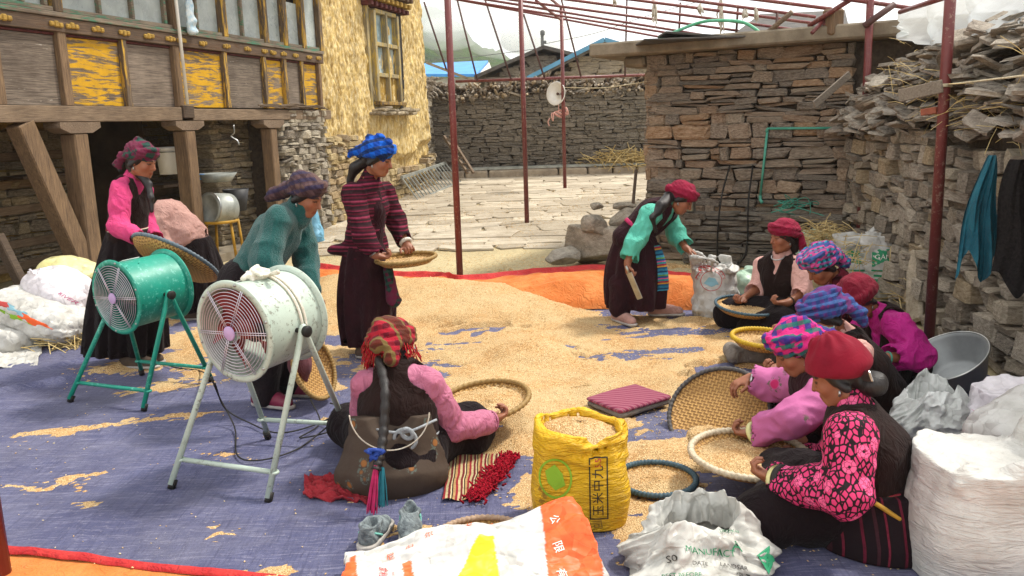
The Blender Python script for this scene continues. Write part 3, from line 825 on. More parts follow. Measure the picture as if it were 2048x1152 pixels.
# --- rubble end of the same front and the plastered house beyond
UE = fu(652, 300)[0]; UC = fu(866, 250)[0]
rubend = thing('rubble_pier', 'pale rubble stone wall at the end of the timber gallery', 'wall', fp(UE, 0))
u3 = fu(556, 300)[0]
mb = MB(); mb.box(fp((u3 + UE) / 2 + .05, .93, -.3), (UE - u3 - .1, .44, 1.84), FR); mb.build('core_wall', 'mortar', rubend)
stone_wall(rubend, fp(u3 + .1, 0)[:2], fp(UE, 0)[:2], 0, 1.94, (.05, .12), (.10, .3), 'stone_left', 'stone_left_isl', .2, 260, 'stone', 61, .045, .3, .008, tilt=5)
# tangled twigs along the top of the rubble
mb = MB(); r_ = np.random.default_rng(5)
for i in range(14):
    a = u3 - .5 + r_.uniform(0, 1.4); mb.tube([fp(a, 1.97 + r_.uniform(-.01, .03), .04), fp(a + .4, 1.99 + r_.uniform(-.02, .04), .06), fp(a + .8, 1.97 + r_.uniform(-.02, .03), .04)], .01, 5)
mb.build('twig_bundle', 'bark', rubend)

pl = thing('plastered_house', 'ochre plastered stone house with a carved yellow and blue window', 'house', fp((UE + UC) / 2, 0))
b = NB('plaster'); z_ = b.sep(b.obj)[2]; n1 = b.noise(b.map(b.obj, (9, 9, 2.)), 1.3, 9, .75); n2 = b.noise(b.map(b.obj, (1, 1, .3)), 24, 8, .75); n3 = b.noise(b.obj, 1.1, 4, .6)
c = b.mix(b.ramp(n1, [(.36, 0.), (.62, 1.)]), '#8f7038', '#d9bd7c'); c = b.mix(b.ramp(n2, [(.46, 0.), (.68, .9)]), c, '#e6d8b2'); c = b.mix(b.ramp(n3, [(.5, 0.), (.75, .5)]), c, '#a08c63')
b.set(c, .95, .1); b.bump(b.mix(.5, n2, n1), .8, .03)
ZP = 7.0
nu, nz = 260, 300; us = np.linspace(UE, UC, nu); zs = np.concatenate([np.linspace(0, 5.2, nz - 10), np.linspace(5.3, ZP, 10)]); UU, ZZ = np.meshgrid(us, zs, indexing='ij')
dd = .07 * np.abs(vnoise2(UU * 9, ZZ * 1.7, 21, 4, .6)) - .05 * np.abs(vnoise2(UU * 15, ZZ * 4, 24, 3, .65)) + .02 * vnoise2(UU * 24, ZZ * 11, 26, 3, .6) + .03 * vnoise2(UU * 2, ZZ * 2, 22, 3)
dd -= np.clip(1.25 + .35 * vnoise2(UU * 1.1, ZZ * .5, 23, 3) - ZZ, 0, .12)         # plaster has fallen away near the ground
lean = -.035 * ZZ
Pp = FP + UU[..., None] * FD + (dd + lean - .01)[..., None] * FN
wv = np.concatenate([Pp, ZZ[..., None]], -1).reshape(-1, 3)
ii = np.arange(nu * nz).reshape(nu, nz); Fq = np.stack([ii[:-1, :-1], ii[1:, :-1], ii[1:, 1:], ii[:-1, 1:]], -1).reshape(-1, 4)
# far corner: the end face turns away
uw = np.linspace(0, 3.5, 20); EW, EZ = np.meshgrid(uw, zs, indexing='ij')
Pe = FP + UC * FD - (EW + .01)[..., None] * FN + (.03 * vnoise2(EW * 8, EZ * 4.5, 25, 4, .6) * (EW > .01))[..., None] * FD + (dd[-1][None, :] + lean[-1][None, :])[..., None] * FN
we = np.concatenate([Pe, EZ[..., None]], -1).reshape(-1, 3); jj = np.arange(20 * nz).reshape(20, nz)
Fe = np.stack([jj[:-1, :-1], jj[1:, :-1], jj[1:, 1:], jj[:-1, 1:]], -1).reshape(-1, 4)
obj('plaster_wall', np.concatenate([wv, we]), np.concatenate([Fq, Fe + nu * nz]), 'plaster', pl, False)
stone_wall(pl, fp(UE + .01, 0, .0)[:2], fp(UC, 0, .0)[:2], 0, lambda u: 1.20 + .35 * math.sin(u * 5 + 1), (.05, .13), (.10, .34), 'stone_ochre', 'stone_ochre_isl', .2, 280, 'stone', 71, .03, .3, .008, tilt=5)
# window
uw0, zw0 = fu(757, 203); uw1, _ = fu(806, 203); zw1 = fu(757, 22)[1]
LO = -.035 * 2.6
win = fbox('window', uw0 - .02, uw1 + .02, zw0 - .06, zw0, LO - .1, LO + .16, 'stile_yellow', pl)
m_paint('win_frame', '#857a60', '#a79a78', '#c4a650', .53, 2)
b = NB('pale_glass'); b.set(b.mix(b.ramp(b.noise(b.obj, 3, 4, .6), [(.35, 0.), (.65, 1.)]), '#6f868c', '#b9cbd0'), .12, .5)
um = (uw0 + uw1) / 2
for q, w in ((uw0 + .05, .09), (um, .06), (uw1 - .05, .09)): fbox('frame', q - w / 2, q + w / 2, zw0 + .003, zw1, LO - .08, LO + .10, 'win_frame', win)
zz = [zw0 + .003, zw0 + (zw1 - zw0) * .30, zw0 + (zw1 - zw0) * .64, zw1]
for z in zz[1:]: fbox('crossbar', uw0 + .1, uw1 - .1, z - .035, z + .035, LO - .07, LO + .085, 'win_frame', win)
for k in range(3):
    for (a, c_) in ((uw0 + .10, um - .035), (um + .035, uw1 - .10)):
        fbox('pane', a, c_, zz[k] + .04, zz[k + 1] - .037, LO - .03, LO - .015 + (.03 if k == 0 else 0), 'yellow_trim' if k == 0 else 'pale_glass', win, 0)
m_simple('black_band', '#1d1a18', '#2c2723', 10, .9)
fbox('window_surround', uw1 + .03, uw1 + .27, zw0 - .1, zw1 + .1, LO - .06, LO + .03, 'black_band', pl); fbox('window_surround', uw0 - .14, uw0 - .03, zw0 - .1, zw1 + .1, LO - .06, LO + .02, 'win_frame', pl)
for i, (z, c_) in enumerate(((zw1 + .06, 'maroon_trim'), (zw1 + .16, 'yellow_trim'), (zw1 + .27, 'rail_dark'), (zw1 + .4, 'yellow_trim'))):
    for k in range(9):
        q = uw0 - .15 + (uw1 - uw0 + .5) * k / 8; fbox('lintel_block', q - .05, q + .05, z, z + .085, LO - .12, LO + .16 + .05 * i, c_, pl, .01)
sill_r = random.Random(6)
for k in range(12):
    q = uw0 - .2 + (uw1 - uw0 + .5) * k / 11; mb = MB(); mb.box(fp(q, zw0 - .12 - sill_r.uniform(0, .12), LO + .12), (.22, .32, .05), FR @ np.array(Matrix.Rotation(sill_r.gauss(0, .12), 3, 'Y')), .012); mb.build('sill_stone', 'stone_mud', pl)
m_simple('plaster_return', '#6a5d4d', '#8d7b62', 6, .95)

# --- wall that closes the gap between the house and the back wall, with brushwood on top
C0 = fp(UC, 0, -.25)[:2]
side = thing('side_wall', 'short grey stone wall joining the ochre house to the back wall', 'wall', (C0[0], C0[1], .3))
C1 = np.array([-1.7, 19.9])
dC = nrm(np.append(C1 - C0, 0)); nC = np.array([dC[1], -dC[0], 0])
mb = MB(); cc = (C0 + C1) / 2 - nC[:2] * .25; mb.box((cc[0], cc[1], 1.2), (np.linalg.norm(C1 - C0), .3, 2.3), np.stack([dC, -nC, (0, 0, 1)], 1)); mb.build('core_wall', 'mortar', side)
stone_wall(side, C0, C1, .2, 2.3, (.06, .14), (.12, .4), 'stone_left', 'stone_left_isl', .2, 150, 'stone', 75, .04, .25, .01)
rr = random.Random(14); rest = []
for i in range(160):
    t = rr.random(); p = C0 + (C1 - C0) * t
    rest.append(Matrix.Translation((p[0] - .1 + rr.uniform(-.2, .2), p[1] + rr.uniform(-.2, .2), 2.3 + rr.uniform(0, .35))) @ Matrix.Rotation(rr.uniform(0, 6.3), 4, 'Z') @ Matrix.Rotation(rr.gauss(0, .4), 4, 'Y') @ Matrix.Diagonal((rr.uniform(.25, .6), .05, .04, 1)))
stone_joined(side, 'brushwood', rest, 'slate_isl')

# ================================================================ far houses, lamp post, mast
m_simple('blue_roof', '#3f8fd6', '#2f7cc0', 2, .5, .4, bump=.1, bscale=3); m_simple('roof_edge_blue', '#5f95b8', '#4a7f9f', 3, .5); m_simple('slate_roof', '#4b4743', '#6a635b', 4, .9)
m_simple('white_wall', '#d5d3cc', '#bdb9b0', 3, .8)
m_stone('stone_far', ['#6b6257', '#7b7064', '#5a524a', '#857a6c'], False, .4); m_stone('stone_far_isl', ['#6b6257', '#7b7064', '#5a524a', '#857a6c', '#8f806a'], True, .4)
def gable(name, lab, pxs, Y, zeave, seed, roofmat='slate_roof', length=8., edge=None):
    """house seen on its gable end; pxs = left eave, ridge, right eave pixels; walls reach the ground behind the back wall"""
    L, T, R_ = [D(*q, Y) for q in pxs]; g = .46
    t = thing(name, lab, 'house', ((L[0] + R_[0]) / 2, Y, g))
    xl, xr = L[0] + .25, R_[0] - .25; zt = lambda x: (L[2] + (T[2] - L[2]) * (x - L[0]) / (T[0] - L[0])) if x < T[0] else (R_[2] + (T[2] - R_[2]) * (R_[0] - x) / (R_[0] - T[0]))
    V = [(xl, Y, g), (xr, Y, g), (xr, Y, zt(xr) - .1), (T[0], Y, T[2] - .1), (xl, Y, zt(xl) - .1)]; V = [np.array(v) for v in V]
    W = [v + np.array([0, length, 0]) for v in V]
    obj('wall', [v + np.array([0, .06, 0]) for v in V] + W, [(4, 3, 2, 1, 0), (5, 6, 7, 8, 9)] + [(i, (i + 1) % 5, 5 + (i + 1) % 5, 5 + i) for i in range(5)], 'mortar', t)
    n = stone_wall(t, (xl, Y), (xr, Y), 2.2, lambda u: zt(xl + (xr - xl) * u) - .12, (.12, .2), (.3, .8), 'stone_far', 'stone_far_isl', .12, 200, 'stone', seed, .02, .1, .012)
    for (a, c_) in ((L, T), (R_, T)):
        mb = MB(); d = c_ - a; a2 = a - d * .04 + np.array([0, -.5, 0]); c2_ = c_ + np.array([0, -.5, 0]); o2 = np.array([0, length + .5, 0]); up_ = np.array([0, 0, .12])
        mb.add([a2, c2_, c2_ + o2, a2 + o2, a2 + up_, c2_ + up_, c2_ + o2 + up_, a2 + o2 + up_], [(3, 2, 1, 0), (4, 5, 6, 7), (0, 1, 5, 4), (2, 3, 7, 6), (1, 2, 6, 5), (0, 4, 7, 3)])
        mb.build('roof', roofmat, t)
        if edge:
            mb = MB(); mb.bar(a2 + up_ + V3(0, -.03, .02), c2_ + up_ + V3(0, -.03, .02), .06, .12); mb.build('verge_trim', edge, t)
    return t
gable('gable_house', 'dark stone gable house with a slate roof rising behind the back wall', [(955, 157), (1086, 100), (1290, 150)], 30., 3, 81)
gable('gable_house', 'stone gable house with pale blue verge trim beyond the storehouse corner', [(1060, 165), (1205, 92), (1330, 130)], 26., 3, 82, 'slate_roof', 8., 'roof_edge_blue')
t = thing('blue_roofed_house', 'white house under a bright blue sheet roof beyond the ochre house', 'house', tuple(D(920, 200, 40)))
a, c_, e, f = D(850, 124, 40), D(978, 121, 46), D(955, 147, 40), D(845, 140, 38)
mb = MB(); q = [D(845, 127, 44), D(976, 121, 44), D(953, 148, 40), D(845, 148, 40)]; mb.add(q + [v - V3(0, 0, .12) for v in q], [(3, 2, 1, 0), (4, 5, 6, 7), (2, 3, 7, 6), (1, 2, 6, 5)]); mb.build('roof', 'blue_roof', t)
mb = MB(); q = [D(976, 121, 44), D(992, 152, 44.5), D(955, 165, 41), D(955, 148, 40.4)]; mb.add([D(978, 124, 44), D(994, 165, 44), D(960, 165, 40.6), D(956, 150, 40.6)], [(0, 1, 2, 3), (3, 2, 1, 0)]); mb.build('gable_wall', 'white_wall', t)
mb = MB(); A_ = D(850, 150, 41); B_ = D(956, 150, 41); mb.box(((A_[0] + B_[0]) / 2, 42.5, 2.2), (B_[0] - A_[0], 3, 3.2)); mb.build('wall', 'white_wall', t)
t = thing('shed_roof', 'low shed with a grey sheet roof behind the ochre house corner', 'shed', tuple(D(900, 200, 24)))
q = [D(855, 128, 26), D(905, 142, 25), D(955, 164, 24), D(870, 170, 23)]; mb = MB(); mb.add([D(852, 122, 25), D(958, 163, 23.4), D(958, 163, 30), D(852, 122, 31)] + [D(852, 128, 25), D(958, 168, 23.4), D(958, 168, 30), D(852, 128, 31)], [(0, 1, 2, 3), (7, 6, 5, 4), (0, 4, 5, 1)]); mb.build('roof', 'concrete', t)
mb = MB(); A_ = D(852, 128, 25); B_ = D(950, 165, 24); mb.box(((A_[0] + B_[0]) / 2, 26, 1.4), (B_[0] - A_[0], 1.6, 2.4)); mb.build('wall', 'mortar', t)
m_simple('pole_metal', '#6d6f6d', '#4e504f', 4, .5, .4)
p = D(1085, 100, 34); mb = MB(); mb.tube([(p[0], 34, .4), (p[0], 34, D(1085, 62, 34)[2])], .06, 8); mb.box(D(1085, 66, 34), (.18, .18, .22), None, .05); mb.box(D(1087, 84, 34), (.22, .1, .1), None, .02)
tag(mb.build('utility_pole', 'pole_metal'), 'thin utility pole standing up behind the slate gable', 'pole')
mb = MB(); r0 = D(1087, 88, 34); r1 = D(1300, 30, 34)
mb.tube(curve_pts([r0, (r0 + r1) / 2 - V3(0, 0, .12), r1, r1 + (r1 - r0)], 16), .012, 4); mb.tube(curve_pts([D(850, 122, 34), D(960, 112, 34), D(1085, 96, 34)], 12), .012, 4)
tag(mb.build('overhead_wire', 'pole_metal'), 'thin overhead wire running from the utility pole', 'wire')
# ================================================================ red steel canopy frame over the yard (its sheet is off)
m_enamel('red_steel', '#642a29', '#763633', '#8d6e60'); m_simple('dark_steel', '#4d3330', '#5d4440', 5, .6, .3)
can = thing('canopy_frame', 'dark red steel pipe canopy frame of posts and bare rafters over the yard', 'canopy frame', (.28, 9.25, 0))
ZC = 3.80
LP = [GY(920, 553), GY(1054, 447), GY(1130, 378)]; RP = [G(1857, 692), D(1720, 455, 8.6)]
near = G(3, 1150)
for i, p in enumerate([*LP, *RP, near]):
    mb = MB(); mb.tube([(p[0], p[1], gz(p[1]) - .02 if i < 3 else -.02), (p[0], p[1], ZC)], .036, 12)
    mb.build('post', 'red_steel', can, True)
def bar_(name, a, c, r=.02, mat='red_steel'):
    mb = MB(); mb.tube([a, c], r, 8); return mb.build(name, mat, can, True)
top = lambda p: V3(p[0], p[1], ZC)
dl = nrm(top(LP[2]) - top(LP[0]))
bar_('top_beam', top(LP[0]) - dl * 7, top(LP[2]), .026)
bar_('top_beam', top(RP[0]) - nrm(top(RP[1]) - top(RP[0])) * 4, top(RP[1]) + nrm(top(RP[1]) - top(RP[0])) * .5, .026)
bar_('brace', D(1072, 1, 14.6), D(1125, 42, 17.35), .024)
RAF = [((918, 0), (1560, 118), 17.4), ((1180, 41), (1387, 74), 16.4), ((1180, 33), (1419, 72), 15.5), ((1180, 21), (1560, 73), 14.4), ((1180, 5), (1602, 61), 13.2), ((1317, 6), (1624, 46), 12.2), ((1375, 0), (1631, 34), 11.3), ((1522, 0), (1663, 18), 10.2), ((1707, 0), (1826, 17), 8.6)]
for a, c, Y in RAF:
    A_, B_ = D(*a, Y), D(*c, Y); d = nrm(B_ - A_); L_ = (A_[0] + 2.2) / max(d[0], .2)
    bar_('rafter', A_ - d * (L_ if Y > 9 else 1.0), B_, .021)
zbm = 17.45
bar_('back_beam', D(911, 163, zbm), D(1292, 150, zbm), .028)
for a, c in (((848, 4), (893, 140)), ((913, -6), (955, 162)), ((969, -4), (1022, 158)), ((1047, 28), (1089, 156)), ((1121, -8), (1162, 153))):
    bar_('strut', D(*a, zbm - .05), D(*c, zbm - .05), .018, 'dark_steel')
for (px, y0, y1, Y) in ((1254, -6, 152, 17.4), (1361, 5, 82, 15.5), (1476, 14, 75, 13.2), (1555, 22, 75, 11.3)):
    bar_('upright', D(px, y0, Y), D(px - 4, y1, Y), .018, 'dark_steel')
bar_('brace', D(1618, 52, 9.0), D(1706, -4, 8.6), .026); bar_('brace', D(1648, 40, 8.9), D(1624, 66, 8.8), .02); bar_('brace', D(1642, 40, 8.9), D(1661, 64, 8.9), .02)
bar_('brace', D(1800, 24, 8.2), D(1892, -6, 6.6), .022); bar_('brace', D(1728, 52, 8.55), D(1790, 8, 8.5), .03, 'dark_steel')
# rags and straw wisps caught on the rafters
m_cloth('rag_white', '#cfc8bb', '#a89c88')
for i, (px, y0, y1, Y, w) in enumerate(((1308, 2, 52, 13.2, .07), (1400, 10, 30, 12.2, .05), (1441, -4, 68, 12.2, .04), (1489, 20, 40, 11.3, .05), (1511, 18, 44, 11.3, .04), (1228, -4, 12, 12.5, .03))):
    a, c = D(px, y0, Y), D(px + 2, y1, Y); mb = MB(); r_ = np.random.default_rng(i)
    for k in range(9): mb.tube(curve_pts([a + r_.normal(size=3) * w * .25, (a + c) / 2 + r_.normal(size=3) * w * .5, c + r_.normal(size=3) * w * .4 + V3(0, 0, r_.uniform(0, .1))], 5), [.012, .014, .012, .01, .004], 5)
    tag(mb.build('rag', 'rag_white', None, True), ['bunch of straw coloured rag strips hanging from a rafter', 'short torn rag caught on a rafter between the longer rags', 'long twisted white rag hanging above the green hose', 'small pale rag hanging beside the leaning roof pole', 'two tailed pale rag right above the leaning roof pole', 'tiny orange tinted rag tied near the bunch of rag strips'][i], 'rag', 'rags hanging from the canopy')
# white dish and pink rope on the far post
m_simple('white_enamel', '#e9e7e2', '#d6d2ca', 5, .35, .5, bump=.05); m_simple('pink_rope', '#c98f84', '#e0b5aa', 30, .9, bump=.6, bscale=60)
c = D(1112, 187, 17.2); axd = nrm((-.62, -.75, .1))
t = thing('dish', 'white round dish lashed to the far red canopy post', 'dish', c - V3(0, 0, .2)); mb = MB()
mb.lathe(c, axd, [(.0, -.13), (.09, -.118), (.16, -.075), (.215, .0), (.232, .006), (.222, .014), (.15, -.055), (.08, -.095), (.0, -.105)], 36); mb.build('bowl', 'white_enamel', t, True)
mb = MB(); mb.tube([c - axd * .05, c - axd * .16, LP[2] * V3(1, 1, 0) + V3(0, 0, c[2])], .03, 8); mb.build('bracket', 'dark_steel', t, True)
mb = MB(); a, e = D(1100, 236, 17.2), D(1138, 220, 17.2); r_ = np.random.default_rng(3); ang = np.linspace(0, 50, 220); u_ = nrm(e - a)
w_ = np.cross(u_, (0, 1, 0)); mb.tube(np.array([a + (e - a) * (.5 + .42 * math.sin(q * .31)) + w_ * .07 * math.cos(q) + V3(0, 1, 0) * .07 * math.sin(q) for q in ang]), .012, 5); mb.tube([D(1117, 206, 17.2), D(1118, 224, 17.2)], .008, 5); mb.tube(curve_pts([a, D(1096, 244, 17.2), D(1099, 252, 17.2)], 6), .012, 5)
tag(mb.build('rope_coil', 'pink_rope', None, True), 'pink rope coil hanging below the white dish', 'rope')
m_simple('rope', '#cfc3a6', '#a99b7c', 40, .9)
mb = MB(); mb.tube(curve_pts([D(1130, 175, 17.3), D(1200, 176, 15), D(1250, 170, 12.5), D(1293, 163, 10.1)], 20), .008, 5); tag(mb.build('clothes_line', 'rope', None, True), 'thin pale rope strung from the far post to the storehouse corner', 'rope')
mb = MB(); p = RP[0]; z = D(1880, 170, p[1])[2]; mb.ring((p[0], p[1], z), (0, 0, 1), .04, .008, 20, 6); mb.ring((p[0], p[1], z - .012), (0, .1, 1), .041, .008, 20, 6)
mb.tube(curve_pts([(p[0], p[1] - .04, z), D(1958, 162, 5.3), D(2060, 150, 4.6)], 10), .006, 5); tag(mb.build('tie_rope', 'rope', None, True), 'pale rope knotted round the red post by the slate heap', 'rope')

# clear plastic sheeting slung over the heap, top right
b = NB('plastic_sheet'); n = b.noise(b.map(b.obj, (2, 2, 6)), 3, 5, .6); b.set('#e8ecec', .25, .5)
b.b.inputs['Alpha'].default_value = .72; b.b.inputs['Subsurface Weight'].default_value = 0
tr = b.n.new('ShaderNodeBsdfTranslucent'); tr.inputs[0].default_value = (.85, .88, .88, 1); mx = b.n.new('ShaderNodeMixShader'); mx.inputs[0].default_value = .5
b.l.new(b.b.outputs[0], mx.inputs[1]); b.l.new(tr.outputs[0], mx.inputs[2]); b.l.new(mx.outputs[0], b.out.inputs[0]); b.bump(n, .6, .05)
nu, nv = 60, 40; pts = np.zeros((nu, nv, 3)); Lo = curve_pts([D(1782, 52, 8.0), D(1820, 78, 7.4), D(1868, 96, 6.8), D(1935, 78, 6.2), D(2000, 62, 5.6), D(2110, 40, 5.0)], nu); Hi = curve_pts([D(1810, 22, 8.4), D(1850, 5, 8.0), D(1905, -30, 7.6), D(1960, -60, 7.2), D(2040, -90, 6.6), D(2150, -120, 6.0)], nu)
for i in range(nu):
    for j in range(nv):
        t = j / (nv - 1); s_ = i / (nu - 1); fold = math.sin(s_ * 60 + 3 * math.sin(t * 5)) * .03 * (1 - t * .6) + .05 * math.sin(s_ * 23 + t * 4)
        pts[i, j] = Lo[i] * (1 - t) + Hi[i] * t + V3(fold, -fold, -.35 * t * (1 - t))
ii = np.arange(nu * nv).reshape(nu, nv); Fq = np.stack([ii[:-1, :-1], ii[1:, :-1], ii[1:, 1:], ii[:-1, 1:]], -1).reshape(-1, 4)
tag(obj('plastic_sheet', pts.reshape(-1, 3), Fq, 'plastic_sheet', None, True), 'crinkled clear plastic sheeting slung above the slate heap', 'plastic sheet')

# --- things on and against the storehouse
m_simple('green_pvc', '#4f9c86', '#3f8a75', 8, .45, .4, bump=.05); m_simple('green_hose', '#3f9a6c', '#6fb99a', 6, .4, .4, bump=.05); m_simple('black_cable', '#191817', '#26231f', 8, .6, .3, bump=0)
m_simple('tar_sheet', '#3a3733', '#56504a', 5, .7, .3, bump=.5, bscale=12, bd=.03)
mb = MB(); mb.tube(curve_pts([D(1296, 89, 9.9), D(1352, 63, 9.7), D(1400, 45, 9.6), D(1440, 41, 9.5), D(1490, 46, 9.4), D(1532, 74, 9.3)], 30), .017, 8); tag(mb.build('hose', 'green_hose', None, True), 'green hose arching over the concrete roof slab', 'hose')
mb = MB(); mb.tube([D(1522, 76, 9.25), D(1584, 24, 9.0)], .028, 8); tag(mb.build('wooden_pole', 'wood_x', None, True), 'short grey pole leaning up from the roof slab', 'pole')
mb = MB(); mb.box(D(1405, 75, 9.6), (.9, .5, .025), np.array(Matrix.Rotation(.1, 3, 'Y')), .004); mb.box(D(1390, 81, 9.55), (1.2, .6, .02), None, .004); tag(mb.build('tar_sheet', 'tar_sheet'), 'dark flat sheets lying on the roof slab edge', 'roof sheet')
mb = MB(); mb.box(D(1666, 45, 8.9), (.17, .15, .26), np.array(Matrix.Rotation(.4, 3, 'Z')), .02); tag(mb.build('timber_stump', 'wood_post'), 'upright weathered timber stump on the roof slab', 'timber')
mb = MB(); zt_ = D(1540, 30, 14)[2]; p0, p1 = D(1470, 62, 13), D(1690, 45, 13)
t = thing('dark_shed', 'dark tar roofed shed showing between the rafters above the storehouse', 'shed', (p0[0] + 1, 14, .3))
mb.add([D(1462, 72, 13), D(1700, 62, 13), D(1690, 20, 15.5), D(1520, 28, 15.5), D(1462, 80, 13), D(1700, 70, 13), D(1690, 28, 15.5), D(1520, 36, 15.5)], [(0, 1, 2, 3), (7, 6, 5, 4), (0, 4, 5, 1), (0, 3, 7, 4), (1, 5, 6, 2)]); mb.build('roof', 'tar_sheet', t)
mb = MB(); mb.box(((p0[0] + p1[0]) / 2, 14.6, 1.5), (p1[0] - p0[0] - .3, 2.4, 2.6)); mb.build('wall', 'mortar', t)
mb = MB(); zo = .07
def sw(px, py, off=.06): q = pln(px, py, SA, dS[:2]); return q + nS * off
mb.tube([sw(1668, 256), sw(1540, 257)], .014, 8); mb.tube(curve_pts([sw(1540, 257), sw(1537, 259), sw(1536, 264)], 5), .017, 8); mb.tube([sw(1537, 262), sw(1523, 392)], .014, 8); mb.tube(curve_pts([sw(1523, 390), sw(1523, 398), sw(1528, 404, .09)], 5), .018, 8)
tag(mb.build('water_pipe', 'green_pvc', None, True), 'green plastic water pipe bent down the storehouse wall', 'pipe')
for i, P_ in enumerate(([(1462, 330), (1458, 400), (1452, 500), (1470, 530)], [(1508, 330), (1512, 400), (1510, 480), (1500, 510), (1470, 528), (1452, 500)])):
    mb = MB(); mb.tube(curve_pts([sw(x, y, .36 if y > 395 else .05) for x, y in P_], 24), .010, 6); tag(mb.build('cable', 'black_cable', None, True), ['straight black cable hanging down the storehouse wall', 'black cable hanging in a loop below the green water pipe'][i], 'cable', 'cables on the storehouse wall')
mb = MB(); r_ = np.random.default_rng(8); c = sw(1590, 405, .3)
for k in range(5): mb.tube(curve_pts([c + r_.normal(size=3) * np.array([.12, .03, .05]) for _ in range(7)], 30), .005, 5)
mb.tube(curve_pts([sw(1590, 405, .3), sw(1640, 420, .3), sw(1690, 436, .3)], 8), .005, 5); tag(mb.build('string_tangle', 'green_pvc', None, True), 'tangle of green string on the storehouse ledge', 'string')
mb = MB(); mb.bar(sw(1288, 338, .12) + V3(-.05, 0, 0), G(1268, 402, 0.3) * 0 + D(1266, 408, 9.9), .03, .03); tag(mb.build('stick', 'wood_dark'), 'dark stick leaning on the storehouse corner', 'stick')
m_simple('steel', '#b9b9b4', '#8e8e8a', 8, .35, .5, 1., bump=.1)
mb = MB(); c = sw(1397, 401, .3); mb.lathe(c, (0, 0, 1), [(.0, -.09), (.05, -.09), (.055, -.085), (.055, .085), (.05, .09), (.0, .09)], 20); tag(mb.build('steel_cup', 'steel', None, True), 'steel tumbler standing on the storehouse ledge', 'cup')
mb = MB(); mb.add([sw(1650, 430, .55), sw(1705, 432, .35), sw(1712, 455, .30), sw(1668, 462, .5)] + [sw(1650, 434, .52), sw(1705, 436, .32), sw(1712, 459, .27), sw(1668, 466, .47)], [(3, 2, 1, 0), (4, 5, 6, 7), (0, 1, 5, 4), (1, 2, 6, 5), (2, 3, 7, 6), (3, 0, 4, 7)]); tag(mb.build('slate_slab', 'concrete'), 'thin flat slab propped in the corner behind the printed sacks', 'slab')

# boulders by the storehouse corner
def boulder(px, py, Y, w, h, d, seed, lab, z0=None):
    c = D(px, py, Y); r = np.array([w, d, h]) / 2; s = SDF(c - r * 1.25, c + r * 1.25, max(.014, w / 60))
    s.ell(c, r, None, 0); r_ = np.random.default_rng(seed)
    for k in range(13): s.cutplane(c + (n_ := nrm(r_.normal(size=3))) * r * r_.uniform(.50, .80), n_ / r)
    if z0 is not None: s.cutplane((0, 0, z0), (0, 0, -1))
    f1, f2 = SN(9, 9, seed), SN(26, 9, seed + 1); s.disp(lambda P: f1(P) * .008 + f2(P) * .005)
    o = s.build('boulder', 'boulder'); return tag(o, lab, 'boulder', 'boulders by the storehouse corner')
boulder(1190, 488, 9.75, .95, .62, .7, 1, 'large pale grey boulder standing on the ground by the storehouse corner', -.02)
boulder(1130, 512, 9.55, .5, .24, .5, 2, 'low flat grey rock lying at the foot of the large boulder', -.02)
boulder(1190, 450, 9.6, .36, .34, .34, 3, 'brown round boulder resting on the large grey boulder')
boulder(1258, 437, 9.8, .5, .36, .5, 6, 'dark boulder wedged beside the storehouse corner')
boulder(1190, 412, 9.8, .23, .15, .2, 4, 'small brown rock on top of the boulder pile')
boulder(1245, 415, 9.95, .42, .13, .3, 5, 'flat grey rock on top of the boulder pile')

# ladders and poles in the yard
m_simple('alu', '#a9aca6', '#7f837d', 6, .5, .4, .4, bump=.1)
t = thing('crate_rack', 'pale slatted metal rack leaning low against the ochre house', 'rack', GY(795, 400))
ul_, ur_ = fu(796, 396)[0], fu(866, 372)[0] + .55; a0, a1 = fp(ul_, gz(15.6) + .03, .42), fp(ur_, gz(19) + .0, .42); b0, b1 = fp(ul_ - .05, gz(15.6) + .48, .12), fp(ur_ - .05, gz(19) + .42, .12)
mb = MB(); mb.bar(a0, a1, .05, .05); mb.build('rail', 'alu', t); mb = MB(); mb.bar(b0, b1, .05, .05); mb.build('rail', 'alu', t)
for k in range(15):
    f = k / 14; mb = MB(); mb.bar(a0 + (a1 - a0) * f, b0 + (b1 - b0) * f, .035, .02); mb.build('slat', 'alu', t)
t = thing('ladder', 'old grey ladder leaning in the corner by the side wall', 'ladder', D(935, 345, 18.6))
for dx in (0, 12):
    mb = MB(); mb.bar(D(888 + dx, 272, 18.9), D(935 + dx, 346, 18.2), .05, .05); mb.build('rail', 'wood_x', t)
for k in range(6):
    f = (k + .5) / 6; mb = MB(); mb.bar(D(888 + 47 * f, 272 + 74 * f, 18.85 - .7 * f), D(900 + 47 * f, 272 + 74 * f, 18.85 - .7 * f), .03, .03); mb.build('rung', 'wood_x', t)
t = thing('long_ladder', 'long grey ladder lying on the kerb below the back wall', 'ladder', D(1000, 340, 19.4))
for (y0, Y) in ((346, 19.25), (334, 19.52)):
    mb = MB(); mb.bar(D(945, y0, Y) * V3(1, 1, 0) + V3(0, 0, .655), D(1290, y0 - 12, Y) * V3(1, 1, 0) + V3(0, 0, .655), .05, .05); mb.build('rail', 'alu', t)
for k in range(14):
    x0 = -.9 + k * .33; mb = MB(); mb.bar((x0, 19.24, .655), (x0 + .06, 19.5, .655), .04, .03); mb.build('rung', 'alu', t)
straw_bunch('straw_heap', D(1255, 322, 19.4), 500, (.4, .12, .10), .5, 61, 'heap of pale straw on the kerb beside the storehouse corner', rad=.008)
